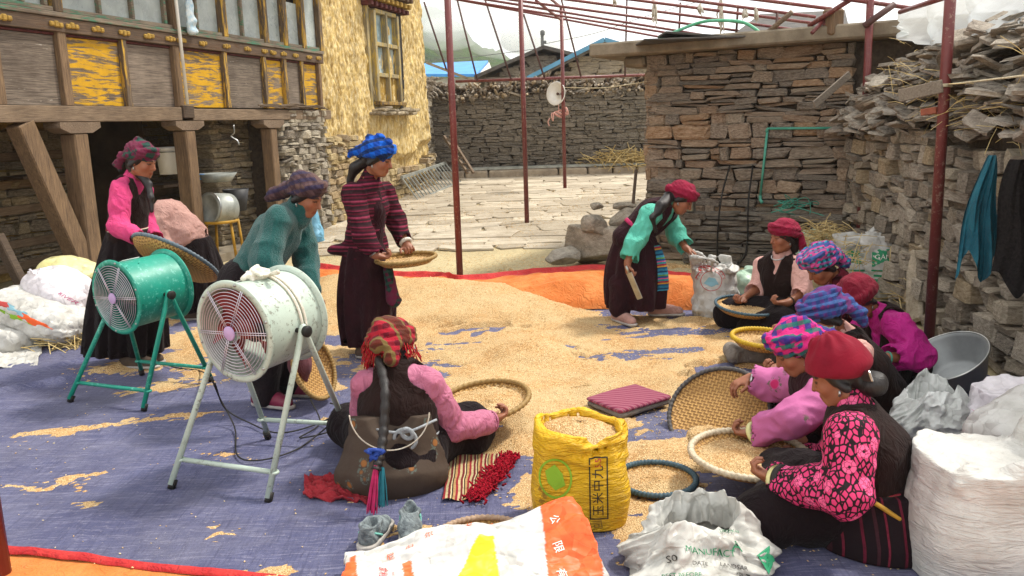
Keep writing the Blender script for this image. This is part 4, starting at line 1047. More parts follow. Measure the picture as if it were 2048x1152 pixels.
# ================================================================ valley haze: one even box of thin air round everything
hz = MB(); hz.box((0, 150, 31), (460, 440, 86)); hz = hz.build('haze', 'ground', None); hz.data.materials.clear()
hm = bpy.data.materials.new('haze'); hm.use_nodes = True; hm.node_tree.nodes.clear(); ho = hm.node_tree.nodes.new('ShaderNodeOutputMaterial'); hv = hm.node_tree.nodes.new('ShaderNodeVolumePrincipled')
hv.inputs['Color'].default_value = (.93, .95, .97, 1); hv.inputs['Density'].default_value = .0005; hv.inputs['Anisotropy'].default_value = .2; hm.node_tree.links.new(hv.outputs[0], ho.inputs['Volume']); hz.data.materials.append(hm); tag(hz, kind='stuff', label='thin pale mist hanging in the valley air', cat='haze')
cm = bpy.data.materials.new('low_cloud'); cm.use_nodes = True; cm.node_tree.nodes.clear(); co_ = cm.node_tree.nodes.new('ShaderNodeOutputMaterial'); cv_ = cm.node_tree.nodes.new('ShaderNodeVolumePrincipled')
cv_.inputs['Color'].default_value = (.97, .98, .99, 1); cv_.inputs['Density'].default_value = .035; cm.node_tree.links.new(cv_.outputs[0], co_.inputs['Volume'])
for i, (px, py, Y, rx, rz) in enumerate(((1000, 25, 225, 15, 7), (1040, 70, 235, 18, 7), (900, -45, 225, 14, 6), (1120, 60, 240, 20, 7), (1010, -10, 240, 26, 9))):
    c = D(px, py, Y); r = V3(rx, rx, rz); s = SDF(c - r * 1.3, c + r * 1.3, rx / 16); r_ = np.random.default_rng(i)
    for k in range(7): s.ell(c + r_.normal(size=3) * r * .38, r * r_.uniform(.3, .6), None, rx * .2)
    o = s.build('low_cloud', 'ground'); o.data.materials.clear(); o.data.materials.append(cm); tag(o, 'white bank of low cloud drifting on the mountain side', 'cloud', 'low clouds on the mountain', 'stuff')
# ================================================================ tarpaulins and grain
def inpoly_sd(X, Y, poly):
    """signed distance to polygon, positive inside"""
    P = np.stack([X.ravel(), Y.ravel()], 1); d = np.full(len(P), 1e9); ins = np.zeros(len(P), bool); n = len(poly)
    for i in range(n):
        a = np.asarray(poly[i], float); c = np.asarray(poly[(i + 1) % n], float); e = c - a; w = P - a
        t = np.clip((w @ e) / (e @ e), 0, 1); q = w - t[:, None] * e; d = np.minimum(d, (q * q).sum(1))
        c1 = (P[:, 1] >= a[1]) != (P[:, 1] >= c[1]); xx = a[0] + (P[:, 1] - a[1]) / (c[1] - a[1] + 1e-12) * e[0]; ins ^= c1 & (P[:, 0] < xx)
    d = np.sqrt(d); return np.where(ins, d, -d).reshape(X.shape)
b = NB('tarp_blue'); n1 = b.noise(b.obj, 2.2, 6, .65); n2 = b.noise(b.map(b.obj, (2, 22, 1), (0, 0, .6)), 2.4, 8, .8, 1.5); n3 = b.noise(b.map(b.obj, (26, 2, 1), (0, 0, .2)), 2.4, 8, .8, 1.2); n4 = b.noise(b.obj, 60, 3, .7)
c = b.mix(b.ramp(n1, [(.3, 0.), (.7, 1.)]), '#484a6c', '#646687'); c = b.mix(b.ramp(n2, [(.50, 0.), (.64, .75)]), c, '#9391a8'); c = b.mix(b.ramp(n3, [(.50, 0.), (.64, .6)]), c, '#2f3052'); c = b.mix(b.ramp(n4, [(.62, 0.), (.72, .6)]), c, '#a5a0a8'); c = b.mix(b.ramp(b.noise(b.obj, .9, 5, .7), [(.45, 0.), (.75, .45)]), c, '#85828c')
b.set(c, b.ramp(n1, [(.3, .55), (.7, .8)]), .35); b.bump(b.mix(.5, n2, n3), .8, .03)
m_cloth('tarp_orange', '#c66a2e', '#d48448', 6, .75, 300, .2); m_cloth('hem_red', '#a8262a', '#c23a35', 9, .7, 300, .2)
# blue tarpaulin: wrinkled sheet
e0, e1 = G(0, 1100)[:2], G(432, 1152)[:2]; dE = nrm(e1 - e0)
c00 = e0 - dE * 2.6; c10 = e0 + dE * 5.2; c01 = np.array([-4.25, 8.55]); c11 = np.array([2.95, 7.45])
nu, nv = 300, 240; S_, T_ = np.meshgrid(np.linspace(0, 1, nu), np.linspace(0, 1, nv), indexing='ij')
xy = ((1 - S_) * (1 - T_))[..., None] * c00 + (S_ * (1 - T_))[..., None] * c10 + ((1 - S_) * T_)[..., None] * c01 + (S_ * T_)[..., None] * c11
xy = xy + .03 * np.stack([vnoise2(xy[..., 1] * 1.5, T_ * 0, 41, 3), vnoise2(xy[..., 0] * 1.5, S_ * 0 + 3, 42, 3)], -1)
X_, Y_ = xy[..., 0], xy[..., 1]
def tarp_z(X, Y):
    z = .014 + .008 * vnoise2(X * 2.2, Y * 2.2, 43, 4) - .016 * np.abs(vnoise2(X * 1.6 + Y * .9, Y * 3.4, 44, 3)) - .012 * np.abs(vnoise2(X * 5 - Y * 2, Y * 4 + X, 45, 3)) + .010
    for (p, q, w, h) in ((G(-40, 800)[:2], G(245, 742)[:2], .035, .035), (G(245, 742)[:2], G(420, 700)[:2], .04, .02), (G(30, 760)[:2], G(200, 715)[:2], .04, .02), (G(20, 1010)[:2], G(600, 1110)[:2], .05, .008)):
        e = q - p; t = np.clip(((X - p[0]) * e[0] + (Y - p[1]) * e[1]) / (e @ e), 0, 1); d = np.hypot(X - p[0] - t * e[0], Y - p[1] - t * e[1]); z = z + h * np.exp(-(d / w) ** 2)
    return z
ii = np.arange(nu * nv).reshape(nu, nv); Fq = np.stack([ii[:-1, :-1], ii[1:, :-1], ii[1:, 1:], ii[:-1, 1:]], -1).reshape(-1, 4)
Z_ = tarp_z(X_, Y_)
tp = thing('tarpaulin', 'worn blue tarpaulin with a red hem spread across the yard under the grain', 'tarpaulin', (0, 5, 0))
obj('sheet', np.stack([X_, Y_, Z_], -1).reshape(-1, 3), Fq, 'tarp_blue', tp, True)
mb = MB(); ed = np.stack([X_[:, 0], Y_[:, 0], Z_[:, 0]], -1); nE = np.array([dE[1], -dE[0]])
wob = .012 * vnoise2(np.arange(nu) * .2, np.zeros(nu), 9, 3)
rows = [ed + V3(*(-nE * .004), .010), ed + np.c_[nE[None] * (.028 + wob[:, None]), np.full(nu, .006)], ed + np.c_[nE[None] * (.032 + wob[:, None]), np.full(nu, -.004)]]
mb.add(np.concatenate(rows), [(k * nu + i, k * nu + i + 1, (k + 1) * nu + i + 1, (k + 1) * nu + i) for k in range(2) for i in range(nu - 1)][::-1]); mb.build('hem', 'hem_red', tp, True)
# orange tarpaulin showing past its front hem
nu, nv = 120, 30; S_, T_ = np.meshgrid(np.linspace(0, 1, nu), np.linspace(0, 1, nv), indexing='ij')
a0 = c00 - nE * -.0; xy = a0 + S_[..., None] * dE * 7.8 + (T_[..., None] * 1.6 - .25) * nE
ii = np.arange(nu * nv).reshape(nu, nv); Fo = np.stack([ii[:-1, :-1], ii[:-1, 1:], ii[1:, 1:], ii[1:, :-1]], -1).reshape(-1, 4)
tag(obj('tarpaulin', np.concatenate([xy, (.004 + .006 * np.abs(vnoise2(xy[..., 0] * 3, xy[..., 1] * 3, 46, 3)))[..., None]], -1).reshape(-1, 3), Fo, 'tarp_orange', None, True), 'orange tarpaulin sticking out under the red front hem', 'tarpaulin')
# orange tarpaulin rucked up behind the grain
ot = thing('tarpaulin', 'rucked up orange tarpaulin with a red edge behind the grain heap', 'tarpaulin', (0, 8.2, 0))
nu, nv = 200, 60; S_ = np.linspace(0, 1, nu); fx = curve_pts([G(640, 585), G(760, 590), G(900, 600), G(1040, 615), G(1160, 622), G(1280, 622), G(1400, 626)], nu); bx = curve_pts([G(640, 540), G(760, 552), G(880, 556), G(930, 566), G(1100, 556), G(1240, 552), G(1400, 572)], nu)
T_ = np.linspace(0, 1, nv); P_ = np.zeros((nu, nv, 3))
for i in range(nu):
    hgt = .05 + .17 * min(1, max(0, (S_[i] - .35) / .3))
    for j, t in enumerate(T_):
        tt = t; q = fx[i] * (1 - tt) + bx[i] * tt
        z = .012 + hgt * (min(1, tt / .16) ** .6) * (1 - .75 * max(0, (tt - .25) / .75)) + (.05 * math.exp(-((tt - .97) / .05) ** 2))
        P_[i, j] = (q[0], q[1], z)
w1 = vnoise2(P_[..., 0] * 2.2 + P_[..., 1] * 2.5, P_[..., 1] * 5, 51, 4); w2 = np.abs(vnoise2(P_[..., 0] * 3.5 - P_[..., 1] * 2, P_[..., 1] * 3, 52, 3))
P_[..., 2] += (.05 * w1 - .05 * w2) * np.sin(np.pi * np.clip(T_, 0, 1))[None] * 1.0 + .02 * w1; P_[..., 1] += .05 * w2
P_[..., 2] = np.maximum(P_[..., 2], .02)
ii = np.arange(nu * nv).reshape(nu, nv); Fq = np.stack([ii[:-1, :-1], ii[1:, :-1], ii[1:, 1:], ii[:-1, 1:]], -1).reshape(-1, 4)
obj('sheet', P_[:, :nv - 7].reshape(-1, 3), np.array([[a - a // nv * 7 for a in q] for q in Fq.reshape(nu - 1, nv - 1, 4)[:, :nv - 8].reshape(-1, 4)], np.int32), 'tarp_orange', ot, True)
k = nv - 8; ii = np.arange(nu * 8).reshape(nu, 8); Fh = np.stack([ii[:-1, :-1], ii[1:, :-1], ii[1:, 1:], ii[:-1, 1:]], -1).reshape(-1, 4)
obj('hem', P_[:, k:].reshape(-1, 3), Fh, 'hem_red', ot, True)
mb = MB(); q = curve_pts([G(1385, 618), G(1425, 622), G(1450, 640)], 10); mb.tube(q + V3(0, 0, .03), .03, 6); mb.build('hem', 'hem_red', ot, True)

# --- grain: one spread with heaps; it thins out to bare tarpaulin in patches
b = NB('grain'); vc = b.vor(b.obj, 150, 'F1', 'Color'); vd = b.vor(b.obj, 150); n = b.noise(b.obj, 3, 5, .6); sp = b.sep(vc)
c = b.ramp(sp[0], [(0, '#b08550'), (.35, '#cfa26a'), (.7, '#deb680'), (1, '#efd3a2')]); c = b.mix(b.ramp(n, [(.40, 0.), (.62, .6)]), c, '#e2cb9c'); c = b.mix(b.ramp(vd, [(.35, 0.), (.75, .6)]), c, '#8a6234')
b.set(c, .75, .25); b.bump(b.mix(.4, b.ramp(vd, [(0., 1.), (.8, 0.)]), b.noise(b.map(b.obj, (3, 14, 3), (0, 0, .4)), 3, 5, .6)), .9, .012)
GP = [G(*q)[:2] for q in ((585, 590), (640, 552), (760, 556), (900, 566), (1010, 582), (1090, 612), (1180, 628), (1400, 632), (1500, 655), (1600, 690), (1660, 760), (1640, 850), (1560, 960), (1440, 1010), (1340, 1030), (1240, 1000), (1080, 975), (1010, 945), (985, 900), (900, 800), (850, 745), (700, 752), (620, 720), (560, 660))]
gx = np.arange(-3.3, 2.7, .02); gy = np.arange(2.7, 9.6, .02); X_, Y_ = np.meshgrid(gx, gy, indexing='ij')
sd = inpoly_sd(X_, Y_, GP)
heaps = [(G(860, 612), .95, .72, .21), (G(700, 585), .6, .6, .13), (G(1010, 632), .55, .45, .11), (G(1060, 722), .34, .32, .10), (G(985, 838), .38, .2, .05), (G(960, 770), .3, .2, .035), (G(1290, 770), .45, .3, .05), (G(1180, 800), .35, .2, .04), (G(1390, 740), .3, .25, .035), (G(1330, 915), .3, .22, .05), (G(1040, 880), .25, .15, .03), (G(1420, 880), .22, .15, .05)]
hh = np.zeros_like(X_)
for (c_, sx, sy, h) in heaps: hh += h * np.exp(-.5 * (((X_ - c_[0]) / sx * 1.6) ** 2 + ((Y_ - c_[1]) / sy * 1.6) ** 2))
hh += .006 * vnoise2(X_ * 3 + Y_ * 2.2, Y_ * 14 - X_ * 5, 66, 3) + .03 * np.clip(hh / .1, 0, 1) * vnoise2(X_ * 2.2, Y_ * 2.2, 61, 3)
wx = X_ + .25 * vnoise2(X_ * 1.8, Y_ * 1.8, 62, 3); wy = Y_ + .25 * vnoise2(X_ * 1.8 + 9, Y_ * 1.8, 63, 3)
bare = vnoise2(wx * 2.0, wy * 3.4, 64, 5, .62)
lay = .016 * np.clip(sd * 2.0, -1, .34) + .042 * bare + .0012 + np.clip(hh - .035, 0, .06) * .9
# streaks around the fans and on the free tarpaulin
for (c_, sx, sy, h) in ((G(375, 690), .5, .9, .024), (G(650, 690), .25, .5, .02), (G(350, 640), .5, .6, .02), (G(1290, 1075), .2, .12, .017), (G(1010, 1010), .10, .2, .010), (G(700, 800), .3, .2, .006), (G(1440, 1040), .2, .1, .016)):
    lay = np.maximum(lay, -.017 + (h + .0) * np.exp(-.5 * (((X_ - c_[0]) / sx) ** 2 + ((Y_ - c_[1]) / sy) ** 2)) + .03 * bare * 1.0)
z = tarp_z(X_, Y_) + np.minimum(lay, .03) + hh * np.clip(sd * 4, 0, 1) + .0022 * RNG.normal(size=X_.shape)
z = np.where(lay < -.004, tarp_z(X_, Y_) - .03, z)
nu, nv = X_.shape; ii = np.arange(nu * nv).reshape(nu, nv); Fq = np.stack([ii[:-1, :-1], ii[1:, :-1], ii[1:, 1:], ii[:-1, 1:]], -1).reshape(-1, 4)
vis = (lay > -.012).ravel(); Fq = Fq[vis[Fq].any(1)]; us_, inv = np.unique(Fq, return_inverse=True)
GRAIN_Z = (gx, gy, z)
gr = obj('grain', np.stack([X_, Y_, z], -1).reshape(-1, 3)[us_], inv.reshape(-1, 4).astype(np.int32), 'grain', None, True, base=(0, 5, 0))
tag(gr, 'golden barley grain spread and heaped over the blue tarpaulin', 'grain', kind='stuff')
def ground_z(x, y):
    i = int(np.clip(round((x - gx[0]) / .02), 0, len(gx) - 1)); j = int(np.clip(round((y - gy[0]) / .02), 0, len(gy) - 1)); return max(float(z[i, j]), float(tarp_z(np.array([x]), np.array([y]))[0]))
# loose kernels and chaff on the tarpaulin
b = NB('kernel'); b.set(b.ramp(b.island(), [(0, '#c79b5e'), (.4, '#dfba80'), (.8, '#f0dcae'), (1, '#b98d55')]), .7, .25)
r_ = np.random.default_rng(12); K = 26000
kx = r_.uniform(-3.2, 2.6, K); ky = r_.uniform(2.6, 8.2, K)
dens = np.clip(np.exp(inpoly_sd(kx, ky, GP) * 3.0), .07, 1.) * np.clip(.45 + vnoise2(kx * 2.4, ky * 2.4, 71, 4) * 1.4, 0.04, 1)
keep = r_.random(K) < dens; kx, ky = kx[keep], ky[keep]; K = len(kx)
kz = np.array([ground_z(a, c_) for a, c_ in zip(kx, ky)]) + .003; an = r_.uniform(0, 6.28, K); ln = r_.uniform(.004, .009, K)
base = np.array([[1, 0, 0], [-1, 0, 0], [0, .42, 0], [0, -.42, 0], [0, 0, .38], [0, 0, -.38]])
loc = base[None] * ln[:, None, None]; ca, sa = np.cos(an)[:, None], np.sin(an)[:, None]
vx = loc[..., 0] * ca - loc[..., 1] * sa + kx[:, None]; vy = loc[..., 0] * sa + loc[..., 1] * ca + ky[:, None]; vz = loc[..., 2] + kz[:, None]
fb = np.array([[0, 2, 4], [2, 1, 4], [1, 3, 4], [3, 0, 4], [2, 0, 5], [1, 2, 5], [3, 1, 5], [0, 3, 5]])
o = obj('loose_kernels', np.stack([vx, vy, vz], -1).reshape(-1, 3), (fb[None] + 6 * np.arange(K)[:, None, None]).reshape(-1, 3).astype(np.int32), 'kernel', None, base=(0, 5, 0))
tag(o, 'loose kernels and chaff scattered over the blue tarpaulin', 'grain', kind='stuff')
# chaff blown over the bare yard behind
K = 46000; kx = r_.uniform(-3.4, 3.4, K); ky = 7.4 + 9.5 * r_.random(K) ** 1.5; dn = np.clip(.5 + vnoise2(kx * 1.2, ky * 1.2, 72, 4) * 1.6, 0, 1); kp = r_.random(K) < dn; kx, ky = kx[kp], ky[kp]; K = len(kx)
kz = np.maximum(.06 * (ky - 12), 0) + np.where(ky > 11.2, .024, .004); an = r_.uniform(0, 6.28, K); ln = r_.uniform(.008, .022, K)
loc = (base * np.array([1, .35, .3]))[None] * ln[:, None, None]; ca, sa = np.cos(an)[:, None], np.sin(an)[:, None]
vx = loc[..., 0] * ca - loc[..., 1] * sa + kx[:, None]; vy = loc[..., 0] * sa + loc[..., 1] * ca + ky[:, None]; vz = loc[..., 2] + kz[:, None]
o = obj('chaff', np.stack([vx, vy, vz], -1).reshape(-1, 3), (fb[None] + 6 * np.arange(K)[:, None, None]).reshape(-1, 3).astype(np.int32), 'kernel', None, base=(0, 9, 0))
tag(o, 'pale chaff blown over the bare yard behind the tarpaulin', 'chaff', kind='stuff')
# ================================================================ blower fans
def fan(lab, C, axis, R, L, feet, zp, mats, tilt=.0):
    """C = drum centre, axis = unit vector from the grille to the back, feet = fl, fr, bl, br"""
    casing, metal, guardm, bladem, capm = mats
    ax = nrm(axis); side = nrm(np.cross(ax, (0, 0, 1))); up = np.cross(side, ax)
    t = thing('blower_fan', lab, 'fan', np.mean(feet, 0)); F0, B0 = C - ax * L / 2, C + ax * L / 2
    mb = MB(); mb.lathe(F0, ax, [(R - .006, 0), (R - .006, L)], 64); mb.lathe(F0, ax, [(R, L), (R, 0)], 64); c_ = mb.build('casing', casing, t, True)
    for P, s_ in ((F0, -1), (B0, 1)):
        mb = MB(); mb.lathe(P, ax * s_, [(R - .008, -.012), (R - .006, .004), (R + .012, .006), (R + .026, .004), (R + .028, -.004), (R + .002, -.014)], 64); f_ = mb.build('flange', casing, t, True)
        for k in range(6):
            a = k * math.pi / 3 + .3; e = math.cos(a) * side + math.sin(a) * up; mb = MB(); mb.lathe(P + e * (R + .014) + ax * s_ * .004, ax * s_, [(.007, 0), (.007, .006), (.0, .008)], 10); mb.build('bolt', metal, f_, True)
    # seam and rating plate
    mb = MB(); e = nrm(up * .9 - side * .3); q = F0 + ax * L * .42 + e * (R + .002); w_ = nrm(np.cross(ax, e)); mb.box(q, (.12, .07, .003), np.stack([ax, w_, np.cross(ax, w_)], 1)); mb.build('rating_plate', 'white_enamel', c_)
    # guard: rings and doubled spokes
    g = MB(); Gc = F0 - ax * .012
    for k in range(1, 12):
        rr_ = R * (.16 + .80 * k / 11); g.ring(Gc - ax * (.012 * (1 - (rr_ / R) ** 2)), ax, rr_, .0019, 56, 5)
    gd = g.build('guard_rings', guardm, t, True)
    for k in range(6):
        a = k * math.pi / 3 + math.pi / 6 * 0 + .06; e = math.cos(a) * side + math.sin(a) * up; w_ = np.cross(ax, e)
        mb = MB()
        for o_ in (-.005, .005): mb.tube([Gc - ax * .014 + e * R * .10 + w_ * o_, Gc - ax * .004 + e * (R + .008) + w_ * o_], .0022, 5)
        mb.build('guard_spoke', guardm, t, True)
    mb = MB(); mb.lathe(Gc - ax * .016, -ax, [(.034, -.002), (.034, .003), (.030, .006), (.0, .007)], 28); mb.build('guard_cap', capm, t, True)
    mb = MB()  # dark rear rings, added to darken the drum behind the grille
    for k in range(1, 9): mb.ring(B0 - ax * .01, ax, R * (.2 + .78 * k / 8), .0028, 44, 5)
    for k in range(4): a = k * math.pi / 4; e = math.cos(a) * side + math.sin(a) * up; mb.tube([B0 - ax * .008 - e * R, B0 - ax * .008 + e * R], .003, 5)
    mb.build('added_rear_guard', 'motor_dark', t, True)
    # motor, hub and blades inside
    mb = MB(); mb.lathe(F0 + ax * .10, ax, [(.0, 0), (.07, .0), (.08, .01), (.08, .18), (.06, .2), (.0, .2)], 24); mb.build('motor', 'motor_dark', t, True)
    mb = MB(); mb.lathe(F0 + ax * .05, ax, [(.0, -.005), (.045, .0), (.055, .02), (.055, .06), (.0, .06)], 24); mb.build('hub', bladem, t, True)
    for k in range(5):
        a = k * 2 * math.pi / 5 + .5; e = math.cos(a) * side + math.sin(a) * up; w_ = np.cross(ax, e); V = []
        for j in range(6):
            r_ = .05 + (R - .03 - .05) * j / 5; wd = .05 + .095 * j / 5; tw = .9 - .5 * j / 5
            for q in (-1, 0, 1): V.append(F0 + ax * .08 + e * r_ + (w_ * math.cos(tw) + ax * math.sin(tw)) * wd * q * .9 + ax * (.012 if q == 0 else 0))
        Fv = []
        for j in range(5):
            for q in range(2): i0 = j * 3 + q; Fv.append((i0, i0 + 1, i0 + 4, i0 + 3))
        obj('blade', V, Fv, bladem, t, True)
    for k in range(3):
        a = k * 2 * math.pi / 3 + .5; e = math.cos(a) * side + math.sin(a) * up; mb = MB(); mb.bar(F0 + ax * .2 + e * .05, F0 + ax * .2 + e * (R - .004), .025, .004, ax); mb.build('motor_bracket', metal, t)
    # stand: bent tube each side, cross bars, rubber feet, knobs
    for i, (ff, bf) in enumerate(((feet[0], feet[2]), (feet[1], feet[3]))):
        sgn = -1 if i == 0 else 1
        pv = C + side * sgn * (R + .04); pv[2] = zp; d1, d2 = nrm(ff - pv), nrm(bf - pv)
        top_ = pv + V3(0, 0, .03); pts = [ff + V3(0, 0, .02), pv + d1 * .10 + V3(0, 0, .02), pv + d1 * .045 + V3(0, 0, .026), top_ + d1 * .015, top_ + d2 * .015, pv + d2 * .045 + V3(0, 0, .026), pv + d2 * .10 + V3(0, 0, .02), bf + V3(0, 0, .02)]
        mb = MB(); mb.tube([pts[0]] + list(curve_pts(pts[1:-1], 14)) + [pts[-1]], .0145, 12); lg_ = mb.build('leg_frame', casing, t, True)
        for q, d in ((ff, d1), (bf, d2)):
            mb = MB(); mb.tube([q, q - d * .045], .0185, 12); mb.build('rubber_foot', 'black_cable', lg_, True)
        mb = MB(); kq = pv + side * sgn * .0; mb.lathe(kq, side * sgn, [(.012, -.04), (.012, .01), (.026, .012), (.028, .03), (.022, .036), (.0, .036)], 16); mb.build('knob', 'black_cable', t, True)
    for (p, q, f) in ((feet[0], feet[1], .17), (feet[2], feet[3], .17)):
        def up_(ft, sg):
            pv = C + side * sg * (R + .04); pv[2] = zp; return ft + (pv - ft) * f
        mb = MB(); a, c2 = up_(p, -1), up_(q, 1); mb.tube([a, c2], .012, 10); cb = mb.build('cross_bar', casing, t, True)
        for q_ in (a, c2): 
            mb = MB(); mb.ring(q_, (0, 0, 1), .016, .008, 16, 6); mb.build('clamp', casing, cb, True)
    return t
m_enamel('grey_enamel', '#b4c2b5', '#9dab9f', '#7c8074'); m_enamel('green_enamel', '#0e8c76', '#0b7d69', '#5fae9c')
m_simple('chrome', '#cfc8d2', '#b9b2bd', 20, .3, .5, .7, bump=0); m_simple('lilac', '#b59ac4', '#a98fb8', 10, .5); m_simple('red_blade', '#8f2a26', '#6d201f', 6, .5); m_simple('motor_dark', '#3a3a3b', '#28282a', 6, .5)
m_simple('green_blade', '#1f6a56', '#174f41', 6, .5)
feet = [G(343, 985), G(537, 1012), G(537, 882), G(702, 888)]
for f_ in feet: f_[2] = .018
Cf = D(468, 664, 3.80); axg = nrm((.50, .86, .04)); Lg = .36
fan('grey green drum blower fan on a tube stand, tied with a white cloth', Cf + axg * Lg / 2, axg, .215, Lg, feet, D(600, 655, 3.9)[2], ('grey_enamel', 'steel', 'chrome', 'red_blade', 'lilac'))
FANC = Cf + axg * Lg / 2
feet2 = [G(140, 810), G(288, 828), G(285, 755), G(424, 768)]
for f_ in feet2: f_[2] = .018
Cf2 = D(233, 595, 5.12); axg2 = nrm((.52, .85, .04))
fan('bright green drum blower fan on a green tube stand', Cf2 + axg2 * .19, axg2, .207, .38, feet2, D(333, 590, 5.15)[2], ('green_enamel', 'steel', 'chrome', 'green_blade', 'lilac'))
# knotted white cloth on the grey fan, cables
q = FANC + V3(.0, -.02, .235); s = SDF(q - .2, q + .2, .006); r_ = np.random.default_rng(4)
for k in range(16): s.cap(q + r_.normal(size=3) * V3(.035, .02, .012), q + r_.normal(size=3) * V3(.05, .03, .016), .012, .010, .008)
s.disp(lambda P, f=SN(90, seed=2): f(P) * .005)
kc = thing('knotted_cloth', 'white cloth strip knotted round the grey fan drum', 'cloth', q); m_cloth('white_cloth', '#e3ddd0', '#cfc7b6', 20); s.build('knot', 'white_cloth', kc)
mb = MB(); sd_ = nrm(np.cross(axg, (0, 0, 1))); up_ = np.cross(sd_, axg); P_ = []
for a in np.linspace(1.45, -.25, 16): P_.append(FANC + axg * .03 + (math.cos(a) * sd_ + math.sin(a) * up_) * .222)
for o_ in (0, .025): mb.tube(np.array(P_) + axg * o_, .007, 6)
mb.build('strip', 'white_cloth', kc, True)
for i, P_ in enumerate(([(425, 765, .3), (440, 800, .15), (470, 860, .02), (475, 915, .02), (520, 925, .02), (590, 905, .02), (640, 870, .03), (680, 835, .12)], [(430, 770, .28), (450, 820, .1), (500, 850, .02), (560, 870, .02), (640, 850, .02), (690, 820, .14)], [(620, 800, .1), (640, 850, .02), (600, 880, .02), (680, 860, .02), (710, 825, .02), (660, 810, .06)], [(300, 705, .02), (340, 735, .02), (400, 745, .02), (428, 765, .25)])):
    mb = MB(); mb.tube(curve_pts([G(x, y, z_) + V3(0, 0, .012) for x, y, z_ in P_], 40), .0045, 6); tag(mb.build('power_cable', 'black_cable', None, True), ['long black power cable looping over the tarpaulin under the grey fan', 'black power cable strung between the grey fan legs', 'black power cable tangled at the grey fan back leg', 'black power cable running from the green fan foot'][i], 'cable', 'fan power cables')
mb = MB(); r_ = np.random.default_rng(6); q = G(685, 838, .13)
for k in range(6): mb.tube(curve_pts(q + r_.normal(size=(5, 3)) * V3(.012, .012, .03), 14), .006, 5)
tag(mb.build('cable_tie', 'black_cable', None, True), 'black cable bunch tied to the grey fan leg', 'cable')
# ================================================================ winnowing trays
b = NB('weave'); uv = b.map(b.uv, (1, 1, 1)); w1 = b.wave(b.map(b.uv, (1, 1, 1), (0, 0, .78)), 18, .6, 'X', 1, 2); w2 = b.wave(b.map(b.uv, (1, 1, 1), (0, 0, .78)), 18, .6, 'Y', 1, 2)
ck = b.n.new('ShaderNodeTexChecker'); b.l.new(b.map(b.uv, (1, 1, 1), (0, 0, .78)), ck.inputs['Vector']); ck.inputs['Scale'].default_value = 58
h = b.mix(ck.outputs['Fac'], w1, w2); n = b.noise(b.uv, 9, 5, .6)
c = b.mix(b.ramp(h, [(.15, 0.), (.8, 1.)]), '#7d5a2e', '#c3985a'); c = b.mix(b.ramp(n, [(.35, 0.), (.7, .5)]), c, '#9c7440'); b.set(c, .6, .3); b.bump(h, .6, .006)
for nm, c1, c2 in (('rim_dark', '#3c3a3c', '#57524e'), ('rim_blue', '#4a626c', '#2f4450'), ('rim_yellow', '#c9a52c', '#a8861f'), ('rim_pale', '#cdbfa5', '#a3957d'), ('rim_cane', '#9a7c48', '#7a5f35'), ('rim_brown', '#8d745c', '#a98f78'), ('rim_steel', '#4a5a68', '#6d767a')): m_simple(nm, c1, c2, 60, .6, .3, bump=.4, bscale=200)
def basket(lab, c, n, R, rim='rim_dark', rr_=.014, depth=.035, grain=None, grain_lab=None, binds=64, name='winnowing_tray'):
    c = np.asarray(c, float); n = nrm(n); u = nrm(np.cross(n, (0, 1, 0)) if abs(n[1]) < .9 else np.cross(n, (1, 0, 0))); w = np.cross(n, u)
    t = thing(name, lab, 'tray', c, 'winnowing trays'); K = 56; A = np.arange(K) * 2 * math.pi / K; E = np.cos(A)[:, None] * u + np.sin(A)[:, None] * w
    prof = [(.02, -depth), (R * .3, -depth), (R * .6, -depth * .97), (R * .82, -depth * .8), (R * .94, -depth * .4), (R, 0), (R + .003, -.004), (R * .95, -depth * .55), (R * .82, -depth - .006), (R * .5, -depth - .008), (.02, -depth - .008)]
    V, UV, F = [], [], []
    for r_, h_ in prof: V.append(c + E * r_ + n * h_); UV.append(np.c_[np.cos(A) * r_, np.sin(A) * r_])
    V = np.concatenate(V); UV = np.concatenate(UV) + .5
    for i in range(len(prof) - 1):
        for j in range(K): k = (j + 1) % K; F.append((i * K + j, i * K + k, (i + 1) * K + k, (i + 1) * K + j))
    F.append(tuple(range(K))[::-1]); F.append(tuple((len(prof) - 1) * K + j for j in range(K)))
    o = obj('woven_tray', V, F, 'weave', t, True); lay = o.data.uv_layers.new(name='UVMap')
    vi = np.zeros(len(o.data.loops), np.int32); o.data.loops.foreach_get('vertex_index', vi); lay.data.foreach_set('uv', UV[vi].astype(np.float32).ravel())
    mb = MB(); mb.ring(c + n * .004, n, R + .002, rr_, binds * 4, 8, lambda a: 1 + .16 * math.sin(a * binds)); mb.build('rim', rim, t, True)
    if grain:
        gr_, gh, sh = grain; nr = 26; V = [c + n * (-depth + gh) + sh[0] * u * R + sh[1] * w * R]; rs = np.random.default_rng(int(abs(c[0]) * 1000))
        for i in range(1, nr + 1):
            q = i / nr * gr_ * R; f = max(0, 1 - (i / nr) ** 2.2); off_ = (1 - i / nr)
            V += list(c + E * q + (sh[0] * u + sh[1] * w) * R * off_ + n * (-depth * (.99 if q < R * .7 else .99 - .75 * ((q / R - .7) / .3) ** 2) + .002 + gh * f) + n * rs.normal(size=(K, 1)) * .0025)
        F = [(0, 1 + j, 1 + (j + 1) % K) for j in range(K)] + [(1 + i * K + j, 1 + (i + 1) * K + j, 1 + (i + 1) * K + (j + 1) % K, 1 + i * K + (j + 1) % K) for i in range(nr - 1) for j in range(K)]
        tag(obj('tray_grain', np.array(V), F, 'grain', None, True), grain_lab, 'grain', kind='stuff')
    return t
NAV = lambda x, y, z_=1: nrm((x, y, z_))
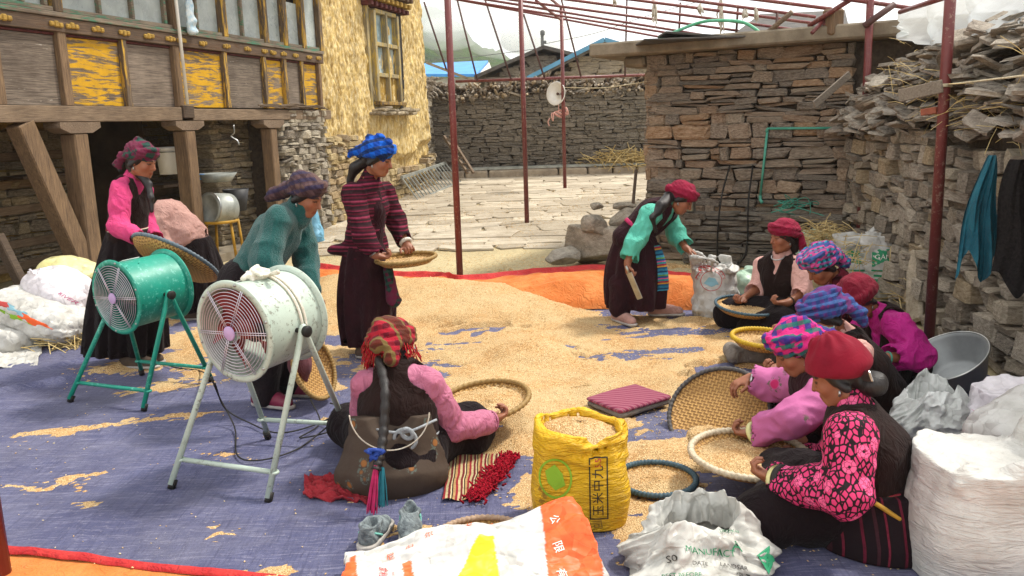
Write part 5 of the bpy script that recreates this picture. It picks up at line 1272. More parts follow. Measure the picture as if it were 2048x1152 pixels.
T_P4 = D(812, 517, 5.85); basket('small round tray of grain held out by the woman in the blue headscarf', T_P4, NAV(-.05, -.02), .205, 'rim_cane', .013, .03, (.86, .02, (0, 0)), 'winnowed grain in the tray held by the woman in the blue headscarf', 36)
T_P1 = D(352, 517, 5.72); basket('round tray held tilted over the green fan by the woman in pink', T_P1, NAV(.36, .52, .77), .30, 'rim_steel', .013, .045)
T_P5 = D(965, 802, 4.35); basket('cane rimmed tray of grain held by the woman sitting with her back turned', V3(T_P5[0], 4.35, T_P5[2]), NAV(-.12, -.10), .25, 'rim_cane', .014, .03, (.93, .022, (-.1, 0)), 'grain in the cane rimmed tray of the woman with the tasselled plait', 46)
T_P7 = D(1497, 611, 6.35); basket('blue rimmed tray of grain on the lap of the woman in pale pink', T_P7, NAV(.06, -.10), .245, 'rim_blue', .011, .04, (.93, .022, (0, 0)), 'grain in the blue rimmed tray on the lap of the woman in pale pink')
T_Y = D(1528, 676, 5.35); basket('yellow rimmed tray of grain in front of the woman in the teal and pink scarf', T_Y, NAV(.05, -.05), .20, 'rim_yellow', .015, .045, (.92, .02, (0, 0)), 'grain in the yellow rimmed tray')
T_P11 = D(1437, 824, 4.25); basket('large empty dark rimmed tray held on edge by the woman in purple plaid', T_P11, NAV(-.42, -.62, .78), .262, 'rim_dark', .012, .03)
T_P12 = D(1500, 908, 3.55); basket('pale rimmed tray of grain held by the woman in the red felt hat', T_P12, NAV(.03, -.04), .255, 'rim_pale', .015, .035, (.9, .03, (.05, 0)), 'grain in the pale rimmed tray of the woman in the red felt hat')
T_B = G(1312, 958, .05); basket('blue rimmed tray of grain lying on the tarpaulin behind the yellow sack', T_B, NAV(0, -.02), .155 + .02, 'rim_blue', .013, .03, (.92, .03, (0, 0)), 'grain in the blue rimmed tray behind the yellow sack')
T_E = G(965, 1092, .05); basket('empty tray with a brown bound rim lying beside the trainers', T_E, NAV(0, -.05), .21, 'rim_brown', .013, .03)
T_P3 = D(628, 735, 4.9); basket('tray seen on edge held low by the woman in the teal fleece', T_P3, NAV(.75, -.25, .3), .19, 'rim_cane', .013, .04)
T_G = D(560, 520, 5.0)
# ================================================================ lettering and marks laid on real surfaces
def decal(target, shapes, c, right, up, mat, name='print', parent=None, lift=.003, into=None, reach=.5):
    """shapes: list of (2D verts, faces) in metres around c; pressed on to the target along -normal"""
    right = nrm(right); up = nrm(np.asarray(up) - right * np.dot(right, up)); nn = np.cross(right, up)
    dr = nrm(-nn if into is None else into)
    me = target.data; off = wloc(target); vs = np.zeros(len(me.vertices) * 3, np.float32); me.vertices.foreach_get('co', vs); vs = vs.reshape(-1, 3) + off
    bv = BVHTree.FromPolygons([tuple(v) for v in vs], [tuple(p.vertices) for p in me.polygons])
    V, F = [], []
    for pv, pf in shapes:
        ok, idx = [], []
        for (x, y) in pv:
            o = np.asarray(c) + right * x + up * y - dr * reach
            h = bv.ray_cast(Vector(o), Vector(dr), reach * 2)
            if h[0] is None: idx.append(-1)
            else:
                q = np.array(h[0]) - dr * lift; idx.append(len(V)); V.append(q)
        F += [tuple(idx[i] for i in f) for f in pf if all(idx[i] >= 0 for i in f)]
    if not F: return None
    o = obj(name, np.array(V), F, mat, parent or target); return o
def grid2(pv, pf, n=1):
    return pv, pf
_TXT = {}
def text2d(s, size, ang=0, dx=0, dy=0, mirror=False, res=2):
    key = (s, size)
    if key not in _TXT:
        cu = bpy.data.curves.new('t', 'FONT'); cu.body = s; cu.size = size; cu.align_x = 'CENTER'; cu.align_y = 'CENTER'; cu.resolution_u = res
        o = bpy.data.objects.new('t', cu); COL.objects.link(o); bpy.context.view_layer.update()
        me = o.to_mesh(); v = np.array([tuple(q.co)[:2] for q in me.vertices]); f = [tuple(p.vertices) for p in me.polygons]; o.to_mesh_clear()
        bpy.data.objects.remove(o); bpy.data.curves.remove(cu); _TXT[key] = (v.reshape(-1, 2), f)
    v, f = _TXT[key]; v = v.copy()
    if mirror: v[:, 0] *= -1
    ca, sa = math.cos(ang), math.sin(ang); return (v @ np.array([[ca, sa], [-sa, ca]]) + np.array([dx, dy]), f)
def rect2(x0, y0, x1, y1, n=8, m=8):
    X, Y = np.meshgrid(np.linspace(x0, x1, n + 1), np.linspace(y0, y1, m + 1), indexing='ij'); i = np.arange((n + 1) * (m + 1)).reshape(n + 1, m + 1)
    return np.stack([X, Y], -1).reshape(-1, 2), [tuple(q) for q in np.stack([i[:-1, :-1], i[1:, :-1], i[1:, 1:], i[:-1, 1:]], -1).reshape(-1, 4)]
def ring2(x, y, r, w, a0=0, a1=6.283, n=40, sx=1):
    A = np.linspace(a0, a1, n); o = np.c_[np.cos(A) * sx, np.sin(A)]; v = np.concatenate([o * r, o * (r - w)]) + np.array([x, y]); return v, [(i, i + 1, n + i + 1, n + i) for i in range(n - 1)]
def poly2(P, n=6):
    """fan of a closed outline, split so it follows the cloth"""
    P = np.asarray(P, float); c = P.mean(0); k = len(P); V = [c]; F = []
    for i in range(1, n + 1): V += list(c + (P - c) * i / n)
    F += [(0, 1 + j, 1 + (j + 1) % k) for j in range(k)]
    for i in range(n - 1): F += [(1 + i * k + j, 1 + (i + 1) * k + j, 1 + (i + 1) * k + (j + 1) % k, 1 + i * k + (j + 1) % k) for j in range(k)]
    return np.array(V), F
for nm, c_ in (('ink_green', '#2f8f63'), ('ink_dkgreen', '#24764f'), ('ink_black', '#26221f'), ('ink_red', '#b8423f'), ('ink_orange', '#de5a26'), ('ink_white', '#ece8e2'), ('ink_yellow', '#e6cf1f'), ('ink_lime', '#7fa62a'), ('ink_blue', '#8fb4c8'), ('ink_pink', '#c05a86'), ('ink_brown', '#8a6a2c'), ('ink_sky', '#7fa9b5')):
    m_simple(nm, c_, c_, 10, .6, .3, bump=.2, bscale=50)

# ================================================================ sacks
def m_sack(name, c1, c2, stripe=0, rough=.5, crease=1.):
    b = NB(name); n = b.noise(b.obj, 6, 6, .65)
    def facet(sc, vec):                      # crumple: each cell a tilted flat facet
        v = b.n.new('ShaderNodeTexVoronoi'); b.l.new(vec, v.inputs['Vector']); v.inputs['Scale'].default_value = sc
        d = b.n.new('ShaderNodeVectorMath'); d.operation = 'SUBTRACT'; b.l.new(vec, d.inputs[0]); b.l.new(v.outputs['Position'], d.inputs[1])
        e = b.n.new('ShaderNodeVectorMath'); e.operation = 'SUBTRACT'; b.l.new(v.outputs['Color'], e.inputs[0]); e.inputs[1].default_value = (.5, .5, .5)
        g = b.n.new('ShaderNodeVectorMath'); g.operation = 'DOT_PRODUCT'; b.l.new(d.outputs[0], g.inputs[0]); b.l.new(e.outputs[0], g.inputs[1]); return b.math('MULTIPLY', g.outputs['Value'], sc)
    w = b.noise(b.obj, 7, 3, .5); wp_ = b.n.new('ShaderNodeMix'); wp_.data_type = 'VECTOR'; wp_.inputs['Factor'].default_value = .06; b.l.new(b.obj, wp_.inputs['A']); nz_ = b.n.new('ShaderNodeTexNoise'); b.l.new(b.obj, nz_.inputs['Vector']); nz_.inputs['Scale'].default_value = 9; b.l.new(nz_.outputs['Color'], wp_.inputs['B']); vec = wp_.outputs['Result']
    st = 1.0; h = b.math('ADD', b.math('MULTIPLY', facet(8, b.map(vec, (1, 1, st))), 1.), b.math('MULTIPLY', facet(19, b.map(vec, (1, 1, st), (.3, .2, .1))), .45))
    if crease < 1:
        q = b.math('ABSOLUTE', b.math('SUBTRACT', b.noise(b.map(b.obj, (1, 1, 5.5)), 9, 4, .55, .8), .5)); h = b.math('ADD', b.math('MULTIPLY', h, .22), b.math('MULTIPLY', q, 1.6 * crease))
    c = b.mix(b.ramp(n, [(.35, 0.), (.7, 1.)]), c1, c2); b.set(c, rough, .4); b.bump(h, .75, .10)
    if stripe: c3 = b.attr('Print'); fa = b.attr('Print', 'Alpha'); b.put(b.b.inputs['Base Color'], b.mix(fa, c, c3))
    return b.m
m_sack('sack_white', '#c6c4bf', '#aeaba3'); m_sack('sack_print', '#cfcdc8', '#b5b2aa', 1); m_sack('sack_yellow', '#dcae10', '#c99a0c', 0, .5, .4); m_sack('sack_cream', '#d8d2a0', '#c9c07f'); m_sack('sack_grey', '#bdbcb5', '#98968e'); m_sack('sack_pinkish', '#dcd6d8', '#c9c3c8'); m_sack('sack_clear', '#d5d8d4', '#b3b6b0', rough=.3); m_sack('sack_big', '#c2c0ba', '#adaaa2', 0, .55, .13); m_sack('sack_blue', '#7fb6cf', '#5f9dbb'); m_sack('sack_mint', '#b8cdb8', '#95b39c', rough=.4)
def fold_noise(seed, amp, f1=16, f2=45, st=(1, 1, 1)):
    a, c = SN(f1 * 1.1, 4, seed, st), SN(f2, 4, seed + 5, st)
    tri = lambda s, P: np.arcsin(np.sin(P @ s.k.T + s.p)).sum(-1) / 1.5708 / math.sqrt(s.n)
    e = SN(f2 * 2.6, 4, seed + 9, st)
    return lambda P: amp * .7 * tri(a, P) + amp * .4 * tri(c, P) + amp * .10 * tri(e, P)
def R3(ax, ay, az): return np.array((Matrix.Rotation(az, 3, 'Z') @ Matrix.Rotation(ay, 3, 'Y') @ Matrix.Rotation(ax, 3, 'X')))
def rbox(s, c, half, R, r, k=0., mode='add'):
    c = np.asarray(c, float); half = np.asarray(half, float); e = np.abs(R) @ (half + 0)
    def fn(X, Y, Z):
        p = [X - c[0], Y - c[1], Z - c[2]]; q = [np.abs(p[0] * R[0, i] + p[1] * R[1, i] + p[2] * R[2, i]) - half[i] + r for i in range(3)]
        return np.sqrt(sum(np.maximum(a, 0) ** 2 for a in q)) + np.minimum(np.maximum(np.maximum(q[0], q[1]), q[2]), 0) - r
    return s.op(fn, c - e, c + e, k, mode)
def pillow(lab, c, half, R, mat, seed, amp=.012, h=.011, cut=0., grp=None, extra=None, name='sack', st=(1, 1, 1)):
    """a filled sack lying down: fat middle, pinched ends"""
    c = np.asarray(c, float); half = np.asarray(half, float); e = np.abs(R) @ half + .05; s = SDF(c - e, c + e, h)
    def fn(X, Y, Z):
        p = [X - c[0], Y - c[1], Z - c[2]]; l = [(p[0] * R[0, i] + p[1] * R[1, i] + p[2] * R[2, i]) / half[i] for i in range(3)]
        q = (np.abs(l[0]) ** 3.2 + np.abs(l[1]) ** 3.2) ** (1 / 3.2); t = np.clip(1 - q ** 3, .0, 1) ** .5
        return np.maximum((q - 1) * half[:2].min() * .6, (np.abs(l[2]) - .12 - .88 * t) * half[2] * .7)
    s.op(fn, c - e, c + e, 0)
    if extra: extra(s)
    s.disp(fold_noise(seed, amp, st=st))
    s.cutplane((0, 0, cut), (0, 0, -1))
    o = s.build(name, mat); tag(o, lab, 'sack', grp); return o
# --- left pile by the timber house
LG = 'sacks piled by the timber house'
o = pillow('white sack with a colourful printed patch lying below the tied sack', D(80, 628, 6.75), (.42, .26, .16), R3(.0, .30, -.25), 'sack_white', 11, grp=LG)
rt = nrm((.95, -.25, -.3)); upv = nrm((.1, -.55, .8)); cc = D(70, 635, 6.6)
decal(o, [poly2([(-.30, .02), (-.18, .06), (-.14, -.02), (-.28, -.08)])], cc, rt, upv, 'ink_red', into=nrm((.1, .8, -.5))); decal(o, [poly2([(-.18, .05), (.02, .01), (.0, -.09), (-.15, -.06)])], cc, rt, upv, 'ink_sky', into=nrm((.1, .8, -.5)))
decal(o, [poly2([(-.02, -.02), (.2, -.06), (.26, -.1), (.1, -.16), (-.06, -.12)])], cc, rt, upv, 'ink_orange', into=nrm((.1, .8, -.5))); decal(o, [poly2([(-.28, -.09), (-.06, -.1), (.1, -.16), (-.1, -.18)])], cc, rt, upv, 'ink_lime', into=nrm((.1, .8, -.5)))
def tied(s):
    c = D(72, 558, 6.85)
    for k in range(11):
        a = k * .571; s.cap(c + V3(.02, 0, -.02), c + V3(math.cos(a) * .05, math.sin(a) * .05, .05 + .015 * (k % 3)), .014, .012, .012)
    s.ell(c + V3(.06, 0, -.08), (.1, .1, .08), None, .06)
o = pillow('white sack tied at the neck on top of the printed sack', D(118, 590, 6.95), (.28, .24, .21), R3(0, .35, -.4), 'sack_pinkish', 12, .010, extra=tied, grp=LG, st=(.5, 1, 1.6))
decal(o, [text2d('RIVER', .05, -.4, 0, 0)], D(145, 600, 6.8), (1, -.1, -.3), (.2, -.4, .9), 'ink_pink', into=nrm((0, .9, -.4)))
pillow('pale yellow sack behind the tied white sack', D(140, 552, 7.35), (.26, .22, .16), R3(0, .2, .2), 'sack_cream', 13, grp=LG)
pillow('plain white sack lying below the printed one', D(5, 672, 6.6), (.28, .2, .12), R3(0, .25, -.2), 'sack_white', 14, grp=LG)
pillow('another plain white sack half hidden by the printed sack', D(-30, 640, 7.0), (.3, .2, .13), R3(0, .1, .3), 'sack_white', 19, grp=LG)
def sheet(name, lab, cat, corners, mat, seed, amp=.03, n=50, thick=.006, freq=3., base_z=None, fold=None):
    """crumpled cloth or empty sack lying flat: corners world xyz (4), real thickness"""
    c0, c1, c2, c3 = [np.asarray(q, float) for q in corners]; S, T = np.meshgrid(np.linspace(0, 1, n), np.linspace(0, 1, n), indexing='ij')
    P = ((1 - S) * (1 - T))[..., None] * c0 + (S * (1 - T))[..., None] * c1 + (S * T)[..., None] * c2 + ((1 - S) * T)[..., None] * c3
    L = max(np.linalg.norm(c1 - c0), np.linalg.norm(c3 - c0)); w = np.abs(vnoise2(S * L * freq, T * L * freq, seed, 4, .55)); w2 = vnoise2(S * L * freq * 2.5, T * L * freq * 2.5, seed + 1, 3)
    nrm_ = nrm(np.cross(c1 - c0, c3 - c0)); P = P + (amp * w + amp * .3 * w2)[..., None] * nrm_
    ed = vnoise2(S * 5, T * 5, seed + 2, 3) * .02; P[..., 0] += ed; P[..., 1] += ed * .7
    if fold: P = fold(P, S, T)
    Q = P - nrm_ * thick; i = np.arange(n * n).reshape(n, n); f = np.stack([i[:-1, :-1], i[1:, :-1], i[1:, 1:], i[:-1, 1:]], -1).reshape(-1, 4)
    rim = np.concatenate([i[:, 0], i[-1, 1:], i[:-1, -1][::-1], i[0, 1:-1][::-1]]); r2 = np.roll(rim, -1); N = n * n
    f = np.concatenate([f, f[:, ::-1] + N, np.stack([rim, rim + N, r2 + N, r2], 1)])
    o = obj(name, np.concatenate([P.reshape(-1, 3), Q.reshape(-1, 3)]), f.astype(np.int32), mat, None, True); tag(o, lab, cat); return o
sheet('empty_sack', 'flattened empty cream sack spread in front of the left pile', 'sack', [G(-30, 740, .02), G(78, 732, .02), G(92, 668, .03), G(0, 668, .05)], 'sack_white', 5, .03)
straw_bunch('straw_bunch', G(150, 680, .05), 130, (.09, .14, .03), .32, 71, 'dry straw and greens lying beside the left sacks', rad=.004)
m_simple('tray_wood', '#9c7f58', '#7d6343', 9, .8); mb = MB(); q = G(375, 610, .03)
t = thing('grain_board', 'wooden threshold board strewn with grain behind the green fan', 'board', q); mb.box(q, (.5, .3, .06), R3(0, 0, .1), .01); mb.build('board', 'tray_wood', t)
BLUE = 1

# --- standing sacks
def stander(lab, c, w, d, hgt, mat, seed, taper=.9, creases=True, h=.010, open_top=None, lean=(0, 0), grp=None, amp=.01, rot=0., collar=None, sq=3.):
    """filled upright sack; c = centre of its foot"""
    c = np.asarray(c, float); s = SDF(c - V3(w, d, .02) * .95, c + V3(w * .95, d * .95, hgt * 1.35), h); cr_, sr_ = math.cos(rot), math.sin(rot)
    def fn(X, Y, Z):
        t = np.clip((Z - c[2]) / hgt, 0, 1); x0 = X - c[0] - lean[0] * t; y0 = Y - c[1] - lean[1] * t; x = x0 * cr_ + y0 * sr_; y = -x0 * sr_ + y0 * cr_
        sw_ = (.93 + .09 * np.sin(np.clip(t * 1.2 + .06, 0, 1) * math.pi)) * (1 - (1 - taper) * t); q = (np.abs(x / (w / 2 * sw_)) ** sq + np.abs(y / (d / 2 * sw_)) ** sq) ** (1 / sq)
        return np.maximum((q - 1) * min(w, d) * .45, np.maximum(Z - c[2] - hgt, c[2] - Z))
    s.op(fn, c - V3(w, d, 0), c + V3(w, d, hgt), 0)
    if open_top is not None:
        wall, dep = open_top
        def fi(X, Y, Z):
            x0 = X - c[0] - lean[0]; y0 = Y - c[1] - lean[1]; x = x0 * cr_ + y0 * sr_; y = -x0 * sr_ + y0 * cr_
            q = (np.abs(x / (w / 2 * taper * .9 - wall)) ** 2.4 + np.abs(y / (d / 2 * taper * .9 - wall)) ** 2.4) ** (1 / 2.4)
            return np.maximum((q - 1) * min(w, d) * .4, c[2] + hgt - dep - Z)
        s.op(fi, c + V3(-w, -d, hgt - dep), c + V3(w, d, hgt + .1), .012, 'sub')
    if collar: collar(s, c)
    f = fold_noise(seed, amp); zz = SN(1, 4, seed)
    if creases: s.disp(lambda P: f(P) * np.clip((P[:, 2] - c[2]) / hgt + .2, .3, 1.6) + .0005 * np.sin(P[:, 2] * 210 + 12 * zz(P * 7)))
    else: s.disp(f)
    s.cutplane((0, 0, c[2]), (0, 0, -1)); o = s.build('sack', mat); tag(o, lab, 'sack', grp); return o
stander('light blue sack leaning at the foot of the pale rubble wall', V3(*D(628, 478, 12.4)[:2], .03), .34, .26, .46, 'sack_blue', 15, .45, False, h=.014, amp=.02)
# big white sack
c = G(1935, 1160); c[2] = .012
def coll(s, c):
    r_ = np.random.default_rng(5); P0 = None
    for k in range(15):
        a = k / 14; p = c + V3(-.20 + .42 * a, -.16 + .03 * math.sin(a * 9), .375 + .05 * a + .03 * math.sin(a * 17)); 
        if P0 is not None: s.cap(P0, p, .022, .022, .03)
        P0 = p
    s.ell(c + V3(.22, .05, .45), (.10, .12, .12), None, .06); s.cap(c + V3(.2, 0, .5), c + V3(.3, .05, .62), .05, .02, .05)
BW = stander('big plump white woven sack beside the woman in the red felt hat', V3(1.70, 2.86, .012), .60, .52, .42, 'sack_big', 21, .93, lean=(.02, .0), collar=coll, amp=.014, h=.0075)
pillow('white sack lying beyond the big plump sack', D(2060, 870, 3.35), (.24, .2, .17), R3(0, -.3, .3), 'sack_white', 23)
o = stander('white sack with pink print slumped against the rubble wall', G(1990, 905), .42, .34, .33, 'sack_pinkish', 24, .8, amp=.02, lean=(.05, 0))
decal(o, [text2d('NEPAL', .06, .3, 0, 0), text2d('RICE', .05, .3, .02, -.08)], D(1975, 840, 3.6), (1, .1, 0), (0, 0, 1), 'ink_pink', into=nrm((.1, 1, -.2))); decal(o, [ring2(-.08, -.05, .05, .012)], D(1975, 860, 3.6), (1, .1, 0), (0, 0, 1), 'ink_blue', into=nrm((.1, 1, -.2)))
# yellow sack full of grain
c = G(1165, 1062); c = V3(c[0], c[1] + .10, .012); YS = c
def ycol(s, c):
    A = np.linspace(0, 6.283, 25)
    for k in range(24):
        p = [c + V3(math.cos(a) * .178 + .01, math.sin(a) * .137, .395 + .035 * math.cos(a - 2.4) + .012 * math.sin(a * 5)) for a in A[k:k + 2]]; p2 = [q - V3(0, 0, .06) for q in p]; s.cap(p[0], p[1], .015, .015, .008); s.cap(p2[0], p2[1], .014, .014, .02); s.cap((p[0] + p[1]) / 2, (p2[0] + p2[1]) / 2, .017, .017, .012)
    s.ell(c + V3(.17, .0, .37), (.03, .05, .05), None, .03)
Y_ = stander('open yellow woven sack brimming with grain on the tarpaulin', c, .40, .31, .40, 'sack_yellow', 31, .92, open_top=(.0, .05), collar=ycol, amp=.013, h=.006, sq=3.6)
V = []; K = 40; F = []
for i in range(0, 14):
    q = i / 13
    for j in range(K): a = j * 2 * math.pi / K; V.append(c + V3(math.cos(a) * .165 * q + .005, math.sin(a) * .125 * q, .380 + .045 * (1 - q * q) + .02 * q * math.cos(a - 2.4)) + RNG.normal(size=3) * .0018)
F = [(i * K + j, i * K + (j + 1) % K, (i + 1) * K + (j + 1) % K, (i + 1) * K + j) for i in range(13) for j in range(K)]
tag(obj('sack_grain', np.array(V), F, 'grain', None, True), 'grain filling the open yellow sack', 'grain', kind='stuff')
fr = V3(1, -.12, 0); into = nrm((.1, 1, -.1)); cc = c + V3(-.01, -.16, .2)
decal(Y_, [ring2(-.10, .04, .085, .010, sx=.8), poly2([(-.14, .07), (-.10, .10), (-.07, .06), (-.06, .01), (-.10, -.01), (-.13, .02)])], cc, fr, (0, 0, 1), 'ink_lime', into=into)
decal(Y_, [rect2(.035, -.13, .040, .12, 1, 14), rect2(.105, -.13, .110, .12, 1, 14), rect2(.035, -.135, .11, -.13, 6, 1), rect2(.035, .12, .11, .125, 6, 1)] + [text2d(ch, .05, 1.5708, .073, -.095 + .052 * k) for k, ch in enumerate('玉米中九')], cc, fr, (0, 0, 1), 'ink_black', into=into)
decal(Y_, [text2d('公司', .045, .12, .045, -.165)], cc, fr, (0, 0, 1), 'ink_brown', into=into); decal(Y_, [text2d('5.5', .035, 1.5708, .073, .10)], cc, fr, (0, 0, 1), 'ink_red', into=into)
decal(Y_, [text2d(ch, .026, 1.2, -.155 + .012 * (k % 2), -.01 - .026 * k) for k, ch in enumerate('西藏青稞')], cc, fr, (0, 0, 1), 'ink_brown', into=into)
# white and orange sack lying in front
cq = [D(668, 1190, 2.60), D(1235, 1190, 2.62), D(1148, 1004, 2.95), D(700, 1104, 2.95)]
def fo(P, S, T):
    P[..., 2] += .05 * np.sin(S * 3.1) * np.sin(T * 3.1) + .02 * np.sin(S * 11 + T * 4); P[..., 2] = np.maximum(P[..., 2], .02); return P
def lay_sack(name, lab, outline, Y0, th, mat, seed, amp, h=.009, fn=None):
    """flat empty sack: outline given as ground points with heights, thickness th"""
    pts = np.asarray(outline, float); lo, hi = pts.min(0) - .08, pts.max(0) + .08; s = SDF(lo, hi, h)
    return s
WO = sheet('empty_sack', 'creased white and orange printed sack lying flat beside the trainers', 'sack', cq, 'sack_print', 33, .045, 150, .02, 3.2, fold=fo)
r_, u_ = nrm(cq[1] - cq[0]), nrm(cq[3] - cq[0]); nW = np.cross(r_, u_); m_ = np.mean(cq, 0); dn = V3(0, .25, -1)
W_ = np.linalg.norm(cq[1] - cq[0]); H_ = np.linalg.norm(cq[3] - cq[0])
def wpx(x, y): 
    q = pln3(x, y); d = q - m_; return (d @ r_, d @ u_ )
def pln3(x, y):
    rr__ = ray(x, y); t_ = ((m_ - CP) @ nW) / (rr__ @ nW); return CP + rr__ * t_
def wp(L): return [wpx(*q) for q in L]
uW = nrm(u_ - r_ * (r_ @ u_))
def wpx(x, y):
    d = pln3(x, y) - m_; return (d @ r_, d @ uW)
wreg = []
for P_, mt in (([(660, 1160), (700, 1108), (712, 1104), (716, 1170), (700, 1180), (665, 1180)], 'ink_orange'), ([(1068, 1052), (1128, 1026), (1150, 1040), (1185, 1085), (1215, 1160), (1100, 1165), (1088, 1110)], 'ink_orange'), ([(905, 1152), (960, 1118), (985, 1122), (1000, 1155), (960, 1165)], 'ink_yellow'), ([(803, 1120), (822, 1118), (835, 1165), (815, 1165)], 'ink_orange')):
    wreg.append((wp(P_), mt))
me_ = WO.data; co = np.zeros(len(me_.vertices) * 3, np.float32); me_.vertices.foreach_get('co', co); co = co.reshape(-1, 3) + wloc(WO) - m_; cu_, cv_ = co @ r_, co @ uW; at_ = me_.color_attributes.new('Print', 'FLOAT_COLOR', 'POINT'); Cc = np.zeros((len(co), 4))
for P_, mt in wreg:
    k_ = inpoly_sd(cu_, cv_, P_) > 0; Cc[k_] = s2l({'ink_orange': '#e2602a', 'ink_yellow': '#ead61f'}[mt])
at_.data.foreach_set('color', Cc.astype(np.float32).ravel())
def wtxt(s, size, px, py, ang=0, mt='ink_orange', lift=.003):
    x, y = wpx(px, py); decal(WO, [text2d(s, size, ang, x, y)], m_, r_, uW, mt, into=dn, lift=lift)
for k, ch in enumerate('尼泊尔米业'): wtxt(ch, .034, 780 + 40 * k, 1106 - 6 * k, .15)
for k, ch in enumerate('四川'): wtxt(ch, .03, 985 + 32 * k, 1082 - 22 * k, .55)
for k, ch in enumerate('司公限有'): wtxt(ch, .04, 1102 + 7 * k, 1066 + 26 * k, -1.3, 'ink_white', .005)
wtxt('食粮', .036, 765, 1140, -1.5, 'ink_red'); wtxt('米', .04, 772, 1170, -1.5, 'ink_red'); wtxt('RIJST GRAINS', .012, 785, 1146, -1.5, 'ink_red')
def bag(name, lab, cat, c, rx, ry, hgt, mat, seed, amp=.05, mouth=.8, slump=.35, lean=(0, 0), nA=220, nT=90):
    """limp open bag: one crumpled wall from floor to mouth, folding inwards at the lip"""
    c = np.asarray(c, float); A = np.linspace(0, 2 * math.pi, nA, endpoint=False); T = np.linspace(0, 1.25, nT); AA, TT = np.meshgrid(A, T, indexing='ij'); ca, sa = np.cos(AA), np.sin(AA)
    lp = lambda k, f, q: vnoise2(ca * f + 7 + k, sa * f + TT * q + 3 * k, seed + k, 3, .55)      # seamless round the wall
    t1 = np.clip(TT, 0, 1); prof = np.where(t1 < .12, .80 + 1.6 * t1, 1 - (1 - mouth) * np.clip((t1 - .35) / .65, 0, 1) ** 1.3)
    inn = np.clip(TT - 1, 0, .25) / .25; r = prof * (1 - .16 * inn)
    cr = -np.abs(lp(1, 1.3, 1.7)) * 1.7 - np.abs(lp(2, 2.6, 3.4)) * .7 - np.abs(lp(3, 6., 8.)) * .16 + .75
    r = r * (1 + amp / min(rx, ry) * cr * np.clip(t1 * 4, .3, 1)); top_ = hgt * (1 - slump * (.5 + .9 * lp(4, .9, 0)))
    z = top_ * (t1 - .55 * inn * (.6 + .4 * t1)) + amp * .35 * lp(5, 3, 6) * t1
    P = np.stack([c[0] + ca * r * rx + lean[0] * t1, c[1] + sa * r * ry + lean[1] * t1, np.maximum(c[2] + z, c[2])], -1)
    i = np.arange(nA * nT).reshape(nA, nT); j = np.roll(i, -1, 0); f = np.stack([i[:, :-1], j[:, :-1], j[:, 1:], i[:, 1:]], -1).reshape(-1, 4).astype(np.int32)
    return tag(obj(name, P.reshape(-1, 3), f, mat, None, True), lab, cat)
# grey and green printed sack, rumpled, in front of the woman in the red hat
c = G(1395, 1165); c = V3(c[0], c[1] + .06, .012)
GS = bag('sack', 'rumpled grey woven sack with green printing in front of the seated women', 'sack', c, .26, .20, .27, 'sack_grey', 44, .06, .55, .48, (.02, .07))
fr = nrm((1, -.18, .05)); upv = nrm((.05, .55, .8)); cc = c + V3(.05, -.14, .10); into = nrm((0, .7, -.7))
decal(GS, [text2d('MANUFACT', .034, .0, -.02, .045), text2d('BEST BEFORE', .024, .1, -.13, -.05), text2d('NET', .03, .0, .03, -.05), text2d('A', .06, .0, .08, .075), text2d('DETOX-N', .018, .2, .06, .13)], cc, fr, upv, 'ink_dkgreen', into=into, lift=.007)
decal(GS, [text2d('LANDSAR', .022, -.12, .06, .0), text2d('(P) T', .024, -.2, .09, -.03), text2d('DATE', .022, -.05, -.06, .0), text2d('S0', .04, .1, -.16, .01)], cc, fr, upv, 'ink_black', into=into, lift=.007)
decal(GS, [poly2([(.15, .05), (.21, .10), (.23, .05), (.19, -.02)])], cc, fr, upv, 'ink_green', into=into)
# crinkled clear bag over flattened sacks by the basin
c = G(1868, 850); c[2] = .0
sheet('empty_sack', 'flattened dirty sacks under the clear plastic bag', 'sack', [G(1800, 868, .03), G(1945, 862, .03), G(1925, 815, .05), G(1795, 815, .05)], 'sack_grey', 36, .05)
c = D(1868, 785, 4.0); bag('plastic_bag', 'crinkled whitish plastic bag in front of the grey basin', 'bag', V3(c[0], c[1], .06), .19, .15, .30, 'sack_clear', 51, .05, .62, .45)
# basin
c = D(1893, 712, 4.85); nb = nrm((-.48, -.12, .86)); t = thing('basin', 'large grey metal basin tipped against the rubble wall', 'basin', c - V3(0, 0, .2)); mb = MB()
mb.lathe(c, nb, [(.0, -.17), (.13, -.168), (.165, -.15), (.215, -.02), (.23, .0), (.24, .004), (.24, -.004), (.225, -.01), (.175, -.155), (.13, -.176), (.0, -.178)], 56); m_simple('basin_grey', '#a5a8a8', '#8b8e8e', 5, .4, .5, .3, bump=.05); mb.build('bowl', 'basin_grey', t, True)
mb = MB(); mb.ring(c, nb, .236, .006, 60, 8); mb.build('rim', 'steel', t, True)
# white sack held by the stooping woman, mint plastic behind it
c = G(1430, 636); c[2] = .02
def hcol(s, c):
    A = np.linspace(0, 6.283, 29); r0 = D(1428, 524, 6.78)
    for k in range(28):
        a = A[k]; p = V3(r0[0] + math.cos(a) * .185, r0[1] + math.sin(a) * .13, r0[2] + .02 * math.sin(a * 3 + 1) - .07 * math.cos(a)); a = A[k + 1]; p1 = V3(r0[0] + math.cos(a) * .185, r0[1] + math.sin(a) * .13, r0[2] + .02 * math.sin(a * 3 + 1) - .07 * math.cos(a)); bt = c + V3(math.cos(a) * .165 - .03, math.sin(a) * .125, .40)
        s.cap(p, p1, .011, .011, .006); s.cap(p1, bt, .013, .015, .012)
o = stander('white printed sack held open by the stooping woman', c, .36, .28, .50, 'sack_white', 52, .95, False, open_top=(.0, .10), collar=hcol, amp=.016, h=.009, lean=(-.03, 0))
